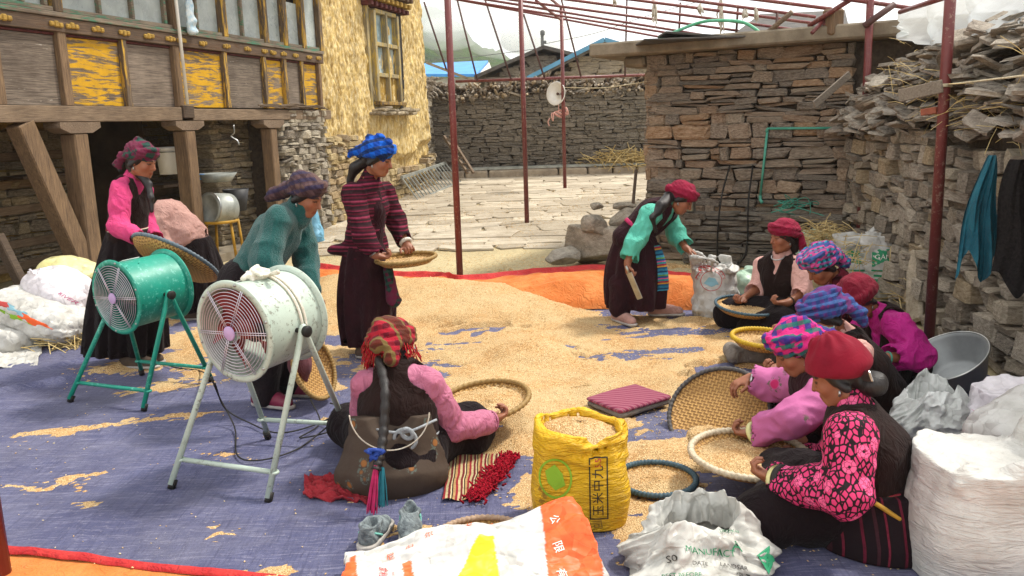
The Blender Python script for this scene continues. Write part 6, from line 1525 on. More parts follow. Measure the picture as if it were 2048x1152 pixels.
fr = nrm((1, -.1, 0)); into = nrm((0, 1, -.1)); cc = D(1432, 565, 6.6)
decal(o, [ring2(0, 0, .115, .006, .3, 3.0), ring2(0, 0, .085, .005)] + [text2d(ch, .028, a - 1.57, math.cos(a) * .10, math.sin(a) * .10) for ch, a in zip('MANGALBARE', np.linspace(3.0, .2, 10))], cc, fr, (0, 0, 1), 'ink_red', into=into)
decal(o, [poly2([(-.06, -.02), (-.02, .03), (.03, .02), (.06, -.03), (.0, -.05)])], cc, fr, (0, 0, 1), 'ink_sky', into=into)
c = D(1505, 570, 7.2); s = SDF(c - .3, c + .3, .012); s.ell(c, (.17, .14, .15), None, 0); s.ell(c + V3(.05, 0, -.15), (.2, .15, .15), None, .06); s.disp(fold_noise(53, .04, 14, 38)); s.cutplane((0, 0, .02), (0, 0, -1)); tag(s.build('plastic_bag', 'sack_mint'), 'pale green plastic bag behind the white printed sack', 'bag')
# two green and white printed sacks at the back, straw behind
PG = 'green printed sacks by the rubble wall'
for i, (px, py, Y, w, hh_, lab) in enumerate(((1705, 590, 7.75, .36, .52, 'slumped white sack with green print leaning on its fuller neighbour'), (1765, 592, 7.55, .40, .56, 'tall creased white sack with green print against the rubble wall'))):
    c = D(px, py, Y); c[2] = .0
    o = stander(lab, c, w, .26, hh_, 'sack_white', 54 + i, 1.02, False, amp=.03, h=.012, grp=PG, collar=lambda s, c: (s.cap(c + V3(-.14, 0, hh_ - .02), c + V3(-.02, 0, hh_ + .0), .03, .03, .04), s.cap(c + V3(.14, 0, hh_ - .02), c + V3(.18, 0, hh_ + .06), .04, .02, .04)), rot=-.15)
    cc = c + V3(-.02, -.2, hh_ * .62); into = nrm((.0, 1, -.05)); fr = nrm((1, -.15, 0))
    decal(o, [poly2([(-.13, -.06), (-.13, .07), (-.08, .10), (.08, .10), (.13, .06), (.13, -.06), (.0, -.03)]), rect2(-.13, -.10, .13, -.085, 10, 1), rect2(-.13, -.15, .13, -.13, 10, 1), rect2(-.12, -.20, .12, -.17, 10, 1)], cc, fr, (0, 0, 1), 'ink_green', into=into)
    decal(o, [text2d('VANESSA' if i == 0 else 'GANESH', .06, 0, 0, .03)], cc, fr, (0, 0, 1), 'ink_white', into=into, lift=.006)
straw_bunch('straw_heap', D(1645, 480, 7.9), 380, (.11, .1, .07), .2, 62, 'tangle of dry straw in a green wrap behind the printed sacks', rad=.003)
c = D(1632, 470, 8.1); s = SDF(c - .3, c + .3, .013); s.ell(c + V3(0, 0, -.12), (.2, .15, .16), None, 0); s.disp(fold_noise(56, .03)); tag(s.build('plastic_bag', 'sack_mint'), 'green plastic wrap under the tangle of straw', 'bag')
pillow('small white cloth sack beside the woman in magenta', D(1778, 742, 4.9), (.09, .09, .10), R3(0, 0, .3), 'sack_pinkish', 57, .008, .008)
for i, (px, py, Y) in enumerate(((1690, 525, 7.2), (1822, 600, 6.9))):
    straw_bunch('straw_wisps', D(px + 10, py, Y), 60, (.10, .1, .08), .3, 65 + i, ['straw wisps lying against the printed sacks', 'straw wisps caught on the rubble wall behind the magenta blouse'][i], rad=.003)
mb = MB(); c = D(1818, 628, 6.6); mb.bar(V3(c[0], 6.5, .0), V3(c[0] + .1, 6.75, .56), .26, .05, (1, 0, 0), .02); tag(mb.build('stone_slab', 'stone_rubble'), 'upright stone slab leaning on the rubble wall behind the magenta blouse', 'slab')
for (px, py, Y, L_, lab) in ((1818, 655, 6.0, .0, ''),): pass

# ================================================================ cushion, rug, red cloth, trainers, hanging clothes
b = NB('striped_pink'); s_ = b.wave(b.map(b.obj, (1, 1, 1), (0, 0, .35)), 9, 1.2, 'Y', 2, 1.5); c_ = b.ramp(s_, [(.1, '#73344a'), (.4, '#963f54'), (.62, '#a34e62'), (.8, '#84757a'), (1., '#8f4054')]); b.set(c_, .9, .15); b.bump(b.noise(b.obj, 60, 4, .6), .3, .006)
q = [G(1172, 808, .06), G(1250, 838, .06), G(1350, 800, .06), G(1255, 768, .06)]; cc = np.mean(q, 0); d1 = nrm(q[1] - q[0]); d2 = nrm(q[3] - q[0])
t = thing('cushion', 'flat pink and grey striped cushion lying on the grain', 'cushion', cc); z0 = ground_z(cc[0], cc[1])
s = SDF(cc - V3(.4, .4, .1), cc + V3(.4, .4, .12), .009); Rr = np.stack([d1, nrm(np.cross((0, 0, 1), d1)), (0, 0, 1)], 1); L1, L2 = np.linalg.norm(q[1] - q[0]) / 2, np.linalg.norm(q[3] - q[0]) / 2
rbox(s, V3(cc[0], cc[1], z0 + .045), (L1 * .95, L2 * .9, .014), Rr, .02, 0); s.disp(lambda P, f=SN(9, seed=3): f(P) * .01); s.build('cushion_top', 'striped_pink', t); m_cloth('felt_grey', '#6d6660', '#857d74'); s = SDF(cc - V3(.4, .4, .1), cc + V3(.4, .4, .12), .009); rbox(s, V3(cc[0], cc[1], z0 + .02), (L1 * .93, L2 * .88, .018), Rr, .016, 0); s.disp(lambda P, f=SN(9, seed=5): f(P) * .008); s.build('cushion_base', 'felt_grey', t)
c = G(1500, 712, .06); t = thing('folded_mat', 'rolled grey felt mat under the yellow rimmed tray', 'mat', c); s = SDF(c - V3(.25, .2, .1), c + V3(.25, .2, .14), .009); rbox(s, c + V3(.03, 0, .02), (.16, .12, .045), R3(0, 0, -.1), .035, 0); s.cap(c + V3(-.13, -.08, .03), c + V3(-.11, .1, .03), .05, .05, .02); s.disp(fold_noise(61, .01)); s.build('felt', 'felt_grey', t)
# hanging garments on the rubble wall
m_cloth('teal_cloth', '#24606f', '#1c4c5c', 8); b = NB('black_fleece'); n = b.noise(b.obj, 60, 5, .7); b.set(b.mix(b.ramp(n, [(.3, 0.), (.7, 1.)]), '#121112', '#2d2a29'), .95, .1); b.bump(n, .9, .02)
def garment(lab, cat, top, bot, w0, w1, mat, seed, nf, th=.03):
    sdv = nrm((1, -.25, 0)); out = nrm((-.25, -1, 0)); nu, nv = 90, 60; P = np.zeros((nu, nv, 3)); r_ = random.Random(seed); ph = r_.uniform(0, 6)
    for i in range(nu):
        a = i / (nu - 1); f = (a - .5) * 2; bz = .09 * abs(math.sin(a * 5 + ph)) + .05 * math.sin(a * 11 + ph)
        for k in range(nv):
            t = k / (nv - 1); w = w0 + (w1 - w0) * t ** .7; fo = th * (.4 + .6 * t) * (math.sin(a * nf * 6.283 + ph + 1.2 * math.sin(t * 3 + a * 4)) + .4 * math.sin(a * nf * 14 + t * 5))
            P[i, k] = top + (bot - top) * t + sdv * (w * f + .015 * math.sin(t * 6 + ph)) + out * (fo + .05 * (1 - f * f)) + V3(0, 0, -bz * t)
    i_ = np.arange(nu * nv).reshape(nu, nv); f_ = np.stack([i_[:-1, :-1], i_[1:, :-1], i_[1:, 1:], i_[:-1, 1:]], -1).reshape(-1, 4)
    return tag(obj('hanging_garment', P.reshape(-1, 3), f_, mat, None, True), lab, cat)
garment('teal cloth hanging in folds from the rubble wall', 'cloth', D(1978, 310, 4.9), D(1953, 515, 4.85), .02, .125, 'teal_cloth', 7, 3, .028)
garment('black fleece coat hanging from the rubble wall beside the teal cloth', 'coat', D(2045, 318, 4.5), D(2040, 545, 4.45), .06, .14, 'black_fleece', 17, 2, .03)
# trainers
def shoe(lab, c, yaw, seed, ms=('shoe_grey', 'shoe_sole', 'shoe_teal'), L=.25, lift=.0, group='trainers on the tarpaulin'):
    c = np.asarray(c, float); ca, sa = math.cos(yaw), math.sin(yaw); fx = V3(ca, sa, 0); rx = V3(sa, -ca, 0); W = lambda f, r, z: c + fx * f * L + rx * r * L + V3(0, 0, z * L)
    t = thing('trainer', lab, 'shoe', c, group); lo, hi = c - V3(.2, .2, .02), c + V3(.2, .2, .2)
    s = SDF(lo, hi, .005); s.cap(W(-.36, 0, .1), W(.36, .03, .09), .038, .040, .02); s.cap(W(-.38, 0, .08), W(.1, 0, .1), .036, .04, .02); s.cutplane(W(0, 0, .13), (0, 0, 1)); s.cutplane(W(0, 0, .015), (0, 0, -1)); s.build('sole', ms[1], t)
    s = SDF(lo, hi, .005); s.cap(W(-.33, 0, .2), W(.34, .03, .14), .036, .030, .03); s.ell(W(.05, .0, .22), (.05, .05, .035), None, .03); s.cap(W(-.36, 0, .34), W(-.3, 0, .15), .024, .034, .02); s.chain([W(-.4, 0, .40), W(-.22, .13, .34), W(-.02, .1, .36)], [.011] * 3, .015); s.chain([W(-.4, 0, .40), W(-.22, -.13, .34), W(-.02, -.1, .36)], [.011] * 3, .015); s.cap(W(-.02, 0, .3), W(-.08, 0, .42), .026, .014, .015)
    s.ell(W(-.2, 0, .42), (.045, .03, .05), np.stack([fx, rx, (0, 0, 1)], 1), .008, 'sub'); s.cutplane(W(0, 0, .11), (0, 0, -1)); u_ = s.build('upper', ms[0], t)
    for k in range(5):
        f = .02 + .055 * k; mb = MB(); mb.tube(curve_pts([W(f, -.11, .24 - .02 * k), W(f + .02, 0, .37 - .045 * k), W(f, .12, .24 - .02 * k)], 7), .004, 5); mb.build('lace', ms[2], t, True)
    mb = MB(); mb.tube(curve_pts([W(-.12, -.165, .15), W(-.3, -.15, .26), W(-.42, -.02, .33), W(-.42, .02, .33), W(-.3, .15, .26), W(-.12, .165, .15)], 20), .005, 5); mb.build('trim', ms[2], t, True)
    return t
m_cloth('shoe_grey', '#4f5559', '#868f90', 34); m_simple('shoe_sole', '#b5afa8', '#8f8a84', 20, .7); m_cloth('shoe_teal', '#7fbfb3', '#69a89d', 20)
shoe('worn grey trainer with teal trim, heel turned to the sacks', G(752, 1085) * V3(1, 1, 0) + V3(0, 0, .014), math.radians(78), 1)
shoe('worn grey trainer with crossed teal laces, toe turned to the sacks', G(822, 1080) * V3(1, 1, 0) + V3(0, 0, .014), math.radians(-85), 2)

# things in the dark store under the gallery
t = thing('metal_drum', 'dented silver metal drum lying on a yellow stand in the dark store', 'drum', D(437, 470, 10.6)); c = D(437, 417, 10.6); ad = nrm((-.45, -.85, .1)); mb = MB()
mb.lathe(c, ad, [(.0, -.18), (.17, -.18), (.19, -.165), (.19, -.1), (.195, -.09), (.19, -.08), (.19, .13), (.197, .14), (.19, .15), (.165, .165), (.16, .155), (.0, .15)], 40); mb.build('barrel', 'alu', t, True)
mb = MB(); mb.ring(c + ad * .14, ad, .19, .012, 44, 8); mb.build('rim', 'steel', t, True)
m_simple('stand_yellow', '#b58a2a', '#8d6b22', 10, .6)
for (dx, dy) in ((-.14, -.08), (.15, -.05), (-.1, .15), (.18, .15)):
    mb = MB(); mb.tube([(c[0] + dx * 1.2, c[1] + dy, .1), (c[0] + dx, c[1] + dy, c[2] - .15)], .018, 8); mb.build('leg', 'stand_yellow', t, True)
mb = MB(); mb.ring((c[0], c[1], c[2] - .16), (0, 0, 1), .2, .018, 32, 8); mb.build('stand_ring', 'stand_yellow', t, True)
t = thing('paint_bucket', 'white plastic bucket on the shelf behind the gallery post', 'bucket', D(343, 350, 10.6)); c = D(343, 348, 10.6); mb = MB(); mb.lathe(c, (0, 0, 1), [(.0, 0), (.135, 0), (.155, .30), (.162, .305), (.162, .33), (.15, .33), (.13, .02), (.0, .02)], 32); mb.build('pail', 'white_enamel', t, True); mb = MB(); mb.ring(c + V3(0, 0, .27), (0, 0, 1), .158, .006, 32, 6); mb.build('rim', 'steel', t, True)
for i, (px, py, Y, r_, hh_, mt, lab) in enumerate(((435, 362, 11.0, .24, .10, 'alu', 'wide metal pan on the dark store shelf'), (400, 358, 10.9, .05, .06, 'blue_roof', 'small blue tin on the dark store shelf'), (475, 420, 11.4, .16, .28, 'motor_dark', 'black pot standing in the dark store'))):
    c = D(px, py, Y); mb = MB(); mb.lathe(c, (0, 0, 1), [(.0, 0), (r_ * .7, 0), (r_, hh_), (r_ + .01, hh_), (r_ * .72, -.008), (0, -.008)], 32); tag(mb.build('pan' if i == 0 else 'tin' if i == 1 else 'pot', mt, None, True), lab, ['pan', 'tin', 'pot'][i])
mb = MB(); c = D(467, 250, 11.2); mb.tube(curve_pts([c, c + V3(0, 0, -.1), c + V3(-.05, 0, -.14), c + V3(.03, 0, -.2), c + V3(.05, 0, -.26)], 16), .009, 6); tag(mb.build('wire_hook', 'steel', None, True), 'bent wire hook hanging in the dark store', 'hook')
mb = MB(); mb.bar(D(-6, 470, 7.55), D(60, 600, 7.5), .09, .09, (0, 0, 1), .01); tag(mb.build('leaning_beam', 'wood_dark'), 'dark beam leaning behind the left sacks', 'beam')
# ================================================================ people
b = NB('skin'); at_ = b.attr('Tint'); n = b.noise(b.obj, 25, 5, .6); sk = b.mix(b.ramp(n, [(.35, 0.), (.7, .5)]), '#8a553c', '#9c6548'); sk = b.mix(1., sk, at_, 'MULTIPLY')
b.set(sk, .48, .4); b.b.inputs['Subsurface Weight'].default_value = .08; b.b.inputs['Subsurface Radius'].default_value = (.012, .005, .003); b.bump(b.noise(b.obj, 180, 3, .6), .12, .003)
b = NB('hair'); st = b.noise(b.map(b.obj, (60, 60, 6)), 2.5, 4, .6); b.set(b.mix(st, '#0c0a0a', '#241d1b'), .45, .4); b.bump(st, .6, .006)
def m_plaid(name, base, cs, scale=16, rot=(0.3, 0.2, .4), stripe=.5):
    b = NB(name); v = b.map(b.obj, (1, 1, 1), rot); d = b.noise(b.obj, 9, 3, .5)
    scale *= .62; w1 = b.wave(v, scale, 1.1, 'X', 2, .8); w2 = b.wave(v, scale * 1.13, 1.1, 'Z', 2, .8); w3 = b.wave(v, scale * .45, 1.4, 'Y', 2, 1.)
    c = b.mix(b.ramp(w1, [(stripe - .05, 0.), (stripe + .05, 1.)]), base, cs[0]); c = b.mix(b.ramp(w2, [(.55, 0.), (.65, .85)]), c, cs[1 % len(cs)]); c = b.mix(b.ramp(w3, [(.6, 0.), (.7, .85)]), c, cs[2 % len(cs)])
    if len(cs) > 3: c = b.mix(b.ramp(b.wave(v, scale * .8, 3, 'DIAGONAL' if False else 'Y', 2, 1), [(.82, 0.), (.88, 1.)]), c, cs[3])
    b.set(c, .9, .15); b.b.inputs['Sheen Weight'].default_value = .04; b.bump(b.mix(.25, b.noise(b.obj, 38, 4, .6, 1.5), b.noise(b.obj, 350, 2, .5)), .7, .012); return b.m
def m_stripes(name, stops, scale, axis='Z', dist=1., rot=(0, 0, 0)):
    b = NB(name); w = b.wave(b.map(b.obj, (1, 1, 1), rot), scale, dist, axis, 2, 1., 'SAW'); c = b.ramp(w, stops, 'CONSTANT'); c = b.mix(b.ramp(b.noise(b.obj, 60, 4, .6), [(.4, 0.), (.7, .35)]), c, '#1d1114')
    b.set(c, .92, .12); b.bump(b.mix(.35, b.noise(b.obj, 20, 4, .6), b.noise(b.obj, 350, 2, .5)), .45, .008); return b.m

def frame(f, up=(0, 0, 1)):
    f = nrm(f); r = nrm(np.cross(f, up)); return f, r, np.cross(r, f)
def add_hand(s, W, d, n, side, curl=(.5, .7, .5), sc=1., spread=1., thumb=1.):
    """palm and five fingers; d = finger direction, n = palm normal, side = thumb side"""
    d = nrm(d); n = nrm(np.asarray(n) - d * np.dot(n, d)); sd = np.cross(d, n); sd = sd * (1 if np.dot(sd, side) > 0 else -1)
    Rm = np.stack([d, sd, n], 1)
    s.ell(W + d * .045 * sc, np.array([.052, .040, .017]) * sc, Rm, .012); s.cap(W - d * .02, W + d * .03 * sc, .024 * sc, .022 * sc, .015)
    for i, L in enumerate((.072, .082, .076, .060)):
        o = (.030 - .020 * i) * sc; p = W + d * (.082 - .006 * abs(i - 1.2)) * sc + sd * o; a = (i - 1.5) * -.07 * spread; dd = nrm(d + sd * a); nn = n; R_ = .0092 * sc
        for j, f in enumerate((.42, .33, .25)):
            c_ = curl[j]; d2 = dd * math.cos(c_) + nn * math.sin(c_); nn = nn * math.cos(c_) - dd * math.sin(c_); dd = d2; q = p + dd * L * f * sc; s.cap(p, q, R_, R_ * .92, .004); p = q; R_ *= .92
    p = W + d * .022 * sc + sd * .026 * sc; q = p + (d * .6 + sd * .7 * thumb + n * .35) * .045 * sc; r = q + (d * .9 + sd * .15 + n * .25) * .034 * sc; s.cap(p, q, .013 * sc, .0105 * sc, .01); s.cap(q, r, .0105 * sc, .0085 * sc, .004)
def add_head(s, c, f, r, u, sc=1.):
    P = lambda a, b_, e: c + (f * a + r * b_ + u * e) * sc; Rm = np.stack([r, f, u], 1)
    s.ell(P(-.012, 0, .030), np.array([.074, .092, .084]) * sc, Rm, .02); s.ell(P(.026, 0, -.035), np.array([.060, .062, .075]) * sc, Rm, .03); s.ell(P(.050, 0, -.088), np.array([.032, .028, .022]) * sc, Rm, .03)
    for q in (-1, 1):
        s.ell(P(.055, q * .036, -.028), np.array([.024, .022, .022]) * sc, Rm, .02); s.cap(P(-.01, q * .055, -.06), P(.045, q * .024, -.092), .018 * sc, .014 * sc, .025)
        s.ell(P(.086, q * .029, .004), np.array([.018, .012, .009]) * sc, Rm, .006, 'sub'); s.ell(P(.074, q * .029, .002), np.array([.0125, .0125, .0110]) * sc, Rm, .003)
        s.cap(P(.086, q * .012, .021), P(.074, q * .046, .020), .0065 * sc, .005 * sc, .010)
        s.ell(P(-.008, q * .076, -.005), np.array([.007, .018, .030]) * sc, Rm, .006); s.cap(P(.088, q * .010, -.037), P(.086, q * .013, -.038), .007 * sc, .006 * sc, .006)
    s.cap(P(.084, 0, .016), P(.104, 0, -.030), .0075 * sc, .0105 * sc, .010); s.cap(P(.08, -.014, -.062), P(.08, .014, -.062), .0078 * sc, .0078 * sc, .006); s.cap(P(.087, -.006, -.060), P(.087, .006, -.060), .006 * sc, .006 * sc, .004); s.cap(P(.078, -.012, -.074), P(.078, .012, -.074), .0085 * sc, .0085 * sc, .006)
class Person:
    def __init__(s, label, J, hf, hu=(0, 0, 1), sc=1., group=None, h=.0065):
        s.J = {k: np.asarray(v, float) for k, v in J.items()}; s.f, s.r, s.u = frame(hf, hu); s.sc = sc; s.h = h
        j = s.J; base = (j['AL'] + j['AR']) / 2; s.t = thing('person', label, 'person', (base[0], base[1], max(0, min(j['AL'][2], j['AR'][2]) - .07)), group)
        s.side = nrm(j['SR'] - j['SL'])
    def bounds(s, keys, m):
        P = np.array([s.J[k] for k in keys]); return P.min(0) - m, P.max(0) + m
    def body(s, hands, legs=True, tint=1.):
        j = s.J; lo, hi = s.bounds(list(j), .14); d = SDF(lo, hi, s.h); sd = s.side
        d.ecap(j['PV'], j['CH'], (.12, .085), (.11, .08), sd, .04); d.ecap(j['CH'], (j['SL'] + j['SR']) / 2 * .7 + j['NK'] * .3, (.11, .08), (.10, .06), sd, .04)
        d.cap(j['SL'], j['SR'], .045, .045, .04); d.cap(j['NK'], j['HD'] - s.u * .06 - s.f * .015, .050, .046, .025); add_head(d, j['HD'], s.f, s.r, s.u, s.sc)
        for q in 'LR':
            d.chain([j['S' + q], j['E' + q], j['W' + q]], [.046, .038, .026], .02)
            if legs: d.chain([j['PV'] + sd * (.06 if q == 'R' else -.06), j['K' + q], j['A' + q]], [.068, .052, .036], .03); 
            if q in hands:
                hd, hn, hs, cu = hands[q]; add_hand(d, j['W' + q], hd, hn, hs, cu)
        V, Q = d.mesh(); o = obj('body', V, Q, 'skin', s.t, True)
        # tints of the face itself: brows, eyes, lips, ruddy cheeks
        a = o.data.color_attributes.new('Tint', 'FLOAT_COLOR', 'POINT'); X = V - j['HD']; lf, lr, lu = X @ s.f / s.sc, X @ s.r / s.sc, X @ s.u / s.sc; C = np.ones((len(V), 4)); C[:, :3] *= tint
        al = np.abs(lr)
        def paint(m, c): C[m, :3] = c
        ck = np.exp(-(((al - .038) / .022) ** 2 + ((lu + .03) / .02) ** 2)) * (lf > .03); C[:, 1] *= 1 - .22 * ck; C[:, 2] *= 1 - .22 * ck
        paint((lf > .06) & (np.abs(lu - .025 + .1 * (al - .03) ** 2 * 20) < .0055) & (al > .010) & (al < .050), (.14, .11, .10)); paint((lf > .055) & (np.abs(lu - .002) < .0055) & (np.abs(al - .029) < .014), (.20, .16, .14)); paint((lf > .07) & (np.abs(lu + .066) < .0095) & (al < .023), (.78, .50, .48))
        a.data.foreach_set('color', C.astype(np.float32).ravel()); s.bodyobj = o; return o
    def blouse(s, mat, infl=.0, cuffs=(.93, .93), r=(.066, .060, .046), amp=.010, name='blouse', seed=1, low=True, sleeves='LR', collar=None, tr=(.155, .118)):
        j = s.J; sd = s.side; lo, hi = s.bounds(['PV', 'CH', 'SL', 'SR', 'EL', 'ER', 'WL', 'WR', 'NK'], .16); d = SDF(lo, hi, .0075)
        if low: d.ecap(j['PV'], j['CH'], (tr[0] + .01 + infl, tr[1] + infl), (tr[0] + infl, tr[1] + infl), sd, .04)
        d.ecap(j['CH'], (j['SL'] + j['SR']) / 2 * .65 + j['NK'] * .35, (tr[0] + infl, tr[1] + infl), (.13 + infl, .085 + infl), sd, .04); d.cap(j['SL'], j['SR'], .062 + infl, .062 + infl, .04)
        for q in sleeves:
            w = j['E' + q] + (j['W' + q] - j['E' + q]) * cuffs[0 if q == 'L' else 1]; d.chain([j['S' + q], j['E' + q], w], [r[0] + infl, r[1] + infl, r[2] + infl], .03)
        d.cap(j['NK'] - (j['HD'] - j['NK']) * .1, j['NK'] + (j['HD'] - j['NK']) * .28, .062 + infl, .055 + infl, .02)
        f1, f2, f3 = SN(26, 9, seed), SN(60, 9, seed + 1), SN(14, 6, seed + 2); d.disp(lambda P: amp * 1.2 * (np.abs(f1(P)) - .5) + amp * .6 * (np.abs(f2(P)) - .5) + amp * .4 * f3(P))
        hd = j['HD']; d.ell(j['NK'] * .55 + hd * .45 + s.f * .055, (.040, .05, .05), np.stack([s.r, s.f, s.u], 1), .01, 'sub')
        d.cap(j['NK'] + (hd - j['NK']) * .12, hd, .050, .05, .004, 'sub')
        for q in sleeves: W = j['W' + q]; e = nrm(W - j['E' + q]); c_ = j['E' + q] + (W - j['E' + q]) * (cuffs[0 if q == 'L' else 1] + .02); d.cap(c_ + e * .012, c_ + e * .07, r[2] + .004, r[2] + .03, .004, 'sub'); d.cap(c_ - e * .02, c_ + e * .04, r[2] - .012, r[2] - .006, .003, 'sub')
        o = d.build(name, mat, s.t); return o
    def vest(s, mat, infl=.024, vneck=None, name='vest', seed=3, amp=.007, tr=(.155, .118), armr=.066, low=0.):
        j = s.J; sd = s.side; lo, hi = s.bounds(['PV', 'CH', 'SL', 'SR', 'NK'], .20); d = SDF(lo, hi, .0085); pv = j['PV'] + (j['PV'] - j['CH']) * low
        d.ecap(pv, j['CH'], (tr[0] + .012 + infl, tr[1] + infl), (tr[0] + infl, tr[1] + infl), sd, .04)
        d.ecap(j['CH'], (j['SL'] + j['SR']) / 2 * .65 + j['NK'] * .35, (tr[0] + infl, tr[1] + infl), (.125 + infl, .085 + infl), sd, .04); m = .84
        mid = (j['SL'] + j['SR']) / 2; d.cap(mid + (j['SL'] - mid) * m, mid + (j['SR'] - mid) * m, .060 + infl, .060 + infl, .04)
        f1, f2 = SN(20, 9, seed), SN(50, 9, seed + 1); d.disp(lambda P: amp * (np.abs(f1(P)) - .5) + amp * .5 * (np.abs(f2(P)) - .5))
        for q in 'LR': out = nrm(j['S' + q] - mid); e = nrm(j['E' + q] - j['S' + q]); d.cap(j['S' + q] - out * .004 - e * .05, j['S' + q] + e * .12 + out * .03, armr, armr, .008, 'sub'); d.cap(j['S' + q] + out * .02, j['S' + q] + out * .15 + e * .1, armr, armr, .008, 'sub')
        d.cap(j['NK'] - (j['HD'] - j['NK']) * .05, j['HD'], .070, .075, .01, 'sub')
        if vneck is not None:                     # open V down the chest, vneck = forward direction of the chest
            fw = nrm(vneck); top_ = j['NK'] + fw * .06; bt = j['CH'] * .75 + j['PV'] * .25 + fw * .13; d.cap(top_ + fw * .04, bt + fw * .03, .058, .008, .006, 'sub')
        return d.build(name, mat, s.t)
    def belt(s, mat, t=.22, w=.045, infl=.026, tr=(.165, .118), name='belt'):
        j = s.J; a = j['PV'] + (j['CH'] - j['PV']) * t; ax = nrm(j['CH'] - j['PV']); lo, hi = a - .25, a + .25; d = SDF(lo, hi, .008); d.ecap(a - ax * .08, a + ax * .08, (tr[0] + infl, tr[1] + infl), (tr[0] + infl, tr[1] + infl), s.side, 0); d.cutplane(a + ax * w / 2, ax); d.cutplane(a - ax * w / 2, -ax); d.ecap; return d.build(name, mat, s.t)
    def skirt_stand(s, mat, hem, hemr, waist=None, folds=11, seed=5, amp=.022, name='skirt', wr=(.17, .13), zcut=None, bulge=.03):
        j = s.J; a = j['PV'] + (j['CH'] - j['PV']) * .25 if waist is None else np.asarray(waist, float); b_ = np.asarray(hem, float); sd = nrm(s.side * V3(1, 1, 0)); fr = V3(-sd[1], sd[0], 0)
        R = max(hemr) + .08; lo = np.minimum(a, b_) - V3(R, R, .02); hi = np.maximum(a, b_) + V3(R, R, .05); d = SDF(lo, hi, .0095); ph = random.Random(seed).uniform(0, 6); H = a[2] - b_[2]
        def fn(X, Y, Z):
            t = np.clip((a[2] - Z) / H, 0, 1); ts = t ** .8; x = X - (a[0] + (b_[0] - a[0]) * t); y = Y - (a[1] + (b_[1] - a[1]) * t); u = x * sd[0] + y * sd[1]; v = x * fr[0] + y * fr[1]
            an = np.arctan2(v, u); A = wr[0] + (hemr[0] - wr[0]) * ts + bulge * np.sin(t * 3.14); B = wr[1] + (hemr[1] - wr[1]) * ts + bulge * np.sin(t * 3.14)
            fold = amp * ts * (np.sin(an * folds + ph + 1.5 * np.sin(t * 2 + an * 2)) + .5 * np.sin(an * folds * 1.7 + ph * 2 + t * 3))
            q = np.sqrt((u / A) ** 2 + (v / B) ** 2); return np.maximum(((q - 1) * np.minimum(A, B) - fold) * .85, np.maximum(Z - a[2], b_[2] - Z))
        d.op(fn, lo, hi, 0); d.op(lambda X, Y, Z: np.maximum(fn(X, Y, Z + 0 * X) + .014, Z - b_[2] - .06), lo, V3(hi[0], hi[1], b_[2] + .08), 0, 'sub')
        return d.build(name, mat, s.t)
    def skirt_sit(s, mat, blobs, k=.06, seed=6, amp=.018, name='skirt', ground=.014, f=(13, 34)):
        """skirt pooled over folded legs: blobs = [(a, b, ra, rb)]"""
        P = np.array([q for b_ in blobs for q in b_[:2]]); R = max(max(b_[2:]) for b_ in blobs); d = SDF(P.min(0) - R - .03, P.max(0) + R + .03, .010)
        for a, b_, ra, rb in blobs: d.cap(a, b_, ra, rb, k)
        f1, f2 = SN(f[0], 9, seed), SN(f[1], 9, seed + 1); d.disp(lambda P: amp * (np.abs(f1(P)) - .5) + amp * .5 * (np.abs(f2(P)) - .5), .08); d.cutplane((0, 0, ground), (0, 0, -1)); return d.build(name, mat, s.t)
    def hair(s, tail=None, bun=None, mat='hair', back=True):
        c, f, r, u = s.J['HD'], s.f, s.r, s.u; P = lambda a, b_, e: c + f * a + r * b_ + u * e; pts = [c]; pts += [q[0] for q in (tail or [])]
        if bun is not None: pts.append(P(*bun[0]))
        pts = np.array(pts); d = SDF(pts.min(0) - .16, pts.max(0) + .16, .008); Rm = np.stack([r, f, u], 1)
        d.ell(P(-.016, 0, .030), (.083, .098, .090), Rm, 0); d.ell(P(.070, 0, -.035), (.064, .085, .075), Rm, .01, 'sub'); d.cutplane(P(-.02, 0, -.075), -u * .8 + f * .6)
        for q in (-1, 1): d.cap(P(.03, q * .070, .03), P(-.03, q * .076, -.035), .012, .018, .015)
        if bun is not None: d.ell(P(*bun[0]), bun[1], Rm, .03)
        if tail is not None: d.chain([q[0] for q in tail], [q[1] for q in tail], .02)
        a, b_ = SN(70, 9, 3, (1, 1, .3)), SN(30, 7, 4); d.disp(lambda Q: .004 * a(Q) + .004 * b_(Q)); return d.build('hair', mat, s.t)
    def scarf(s, mat, big=1., bands=2, knot=((-.125, .0, .02), .03), tail=None, lumps=(), seed=9, tilt=.045, lift=.0, fold=.005, name='headscarf', dome=1., bandr=.018):
        c, f, r, u = s.J['HD'], s.f, s.r, s.u; P = lambda a, b_, e: c + (f * a + r * b_ + u * e) * big; Rm = np.stack([r, f, u], 1); ex = [P(q[0], q[1], q[2]) for q in (tail or [])]
        pts = np.array([c - .17, c + .2] + [e - .05 for e in ex] + [e + .05 for e in ex]); d = SDF(pts.min(0), pts.max(0), .007)
        d.ell(P(-.018, 0, .050 + lift), np.array([.090, .106, .086 * dome]) * big, Rm, 0); rr_ = random.Random(seed)
        for k in range(bands):
            A = np.linspace(0, 6.2832, 21); tl = tilt + .02 * (k - .5); ph = rr_.uniform(-.3, .3); Q = [P(math.cos(a) * .098 - .014, math.sin(a + ph * .3) * .083, .034 + lift + k * .030 + tl * math.cos(a + ph) * (1 - k * .4)) for a in A]
            for i in range(20): rd = (bandr - .003 * k + .005 * math.sin(A[i] * 2 + ph * 5)) * big; d.cap(Q[i], Q[i + 1], rd, rd, .010)
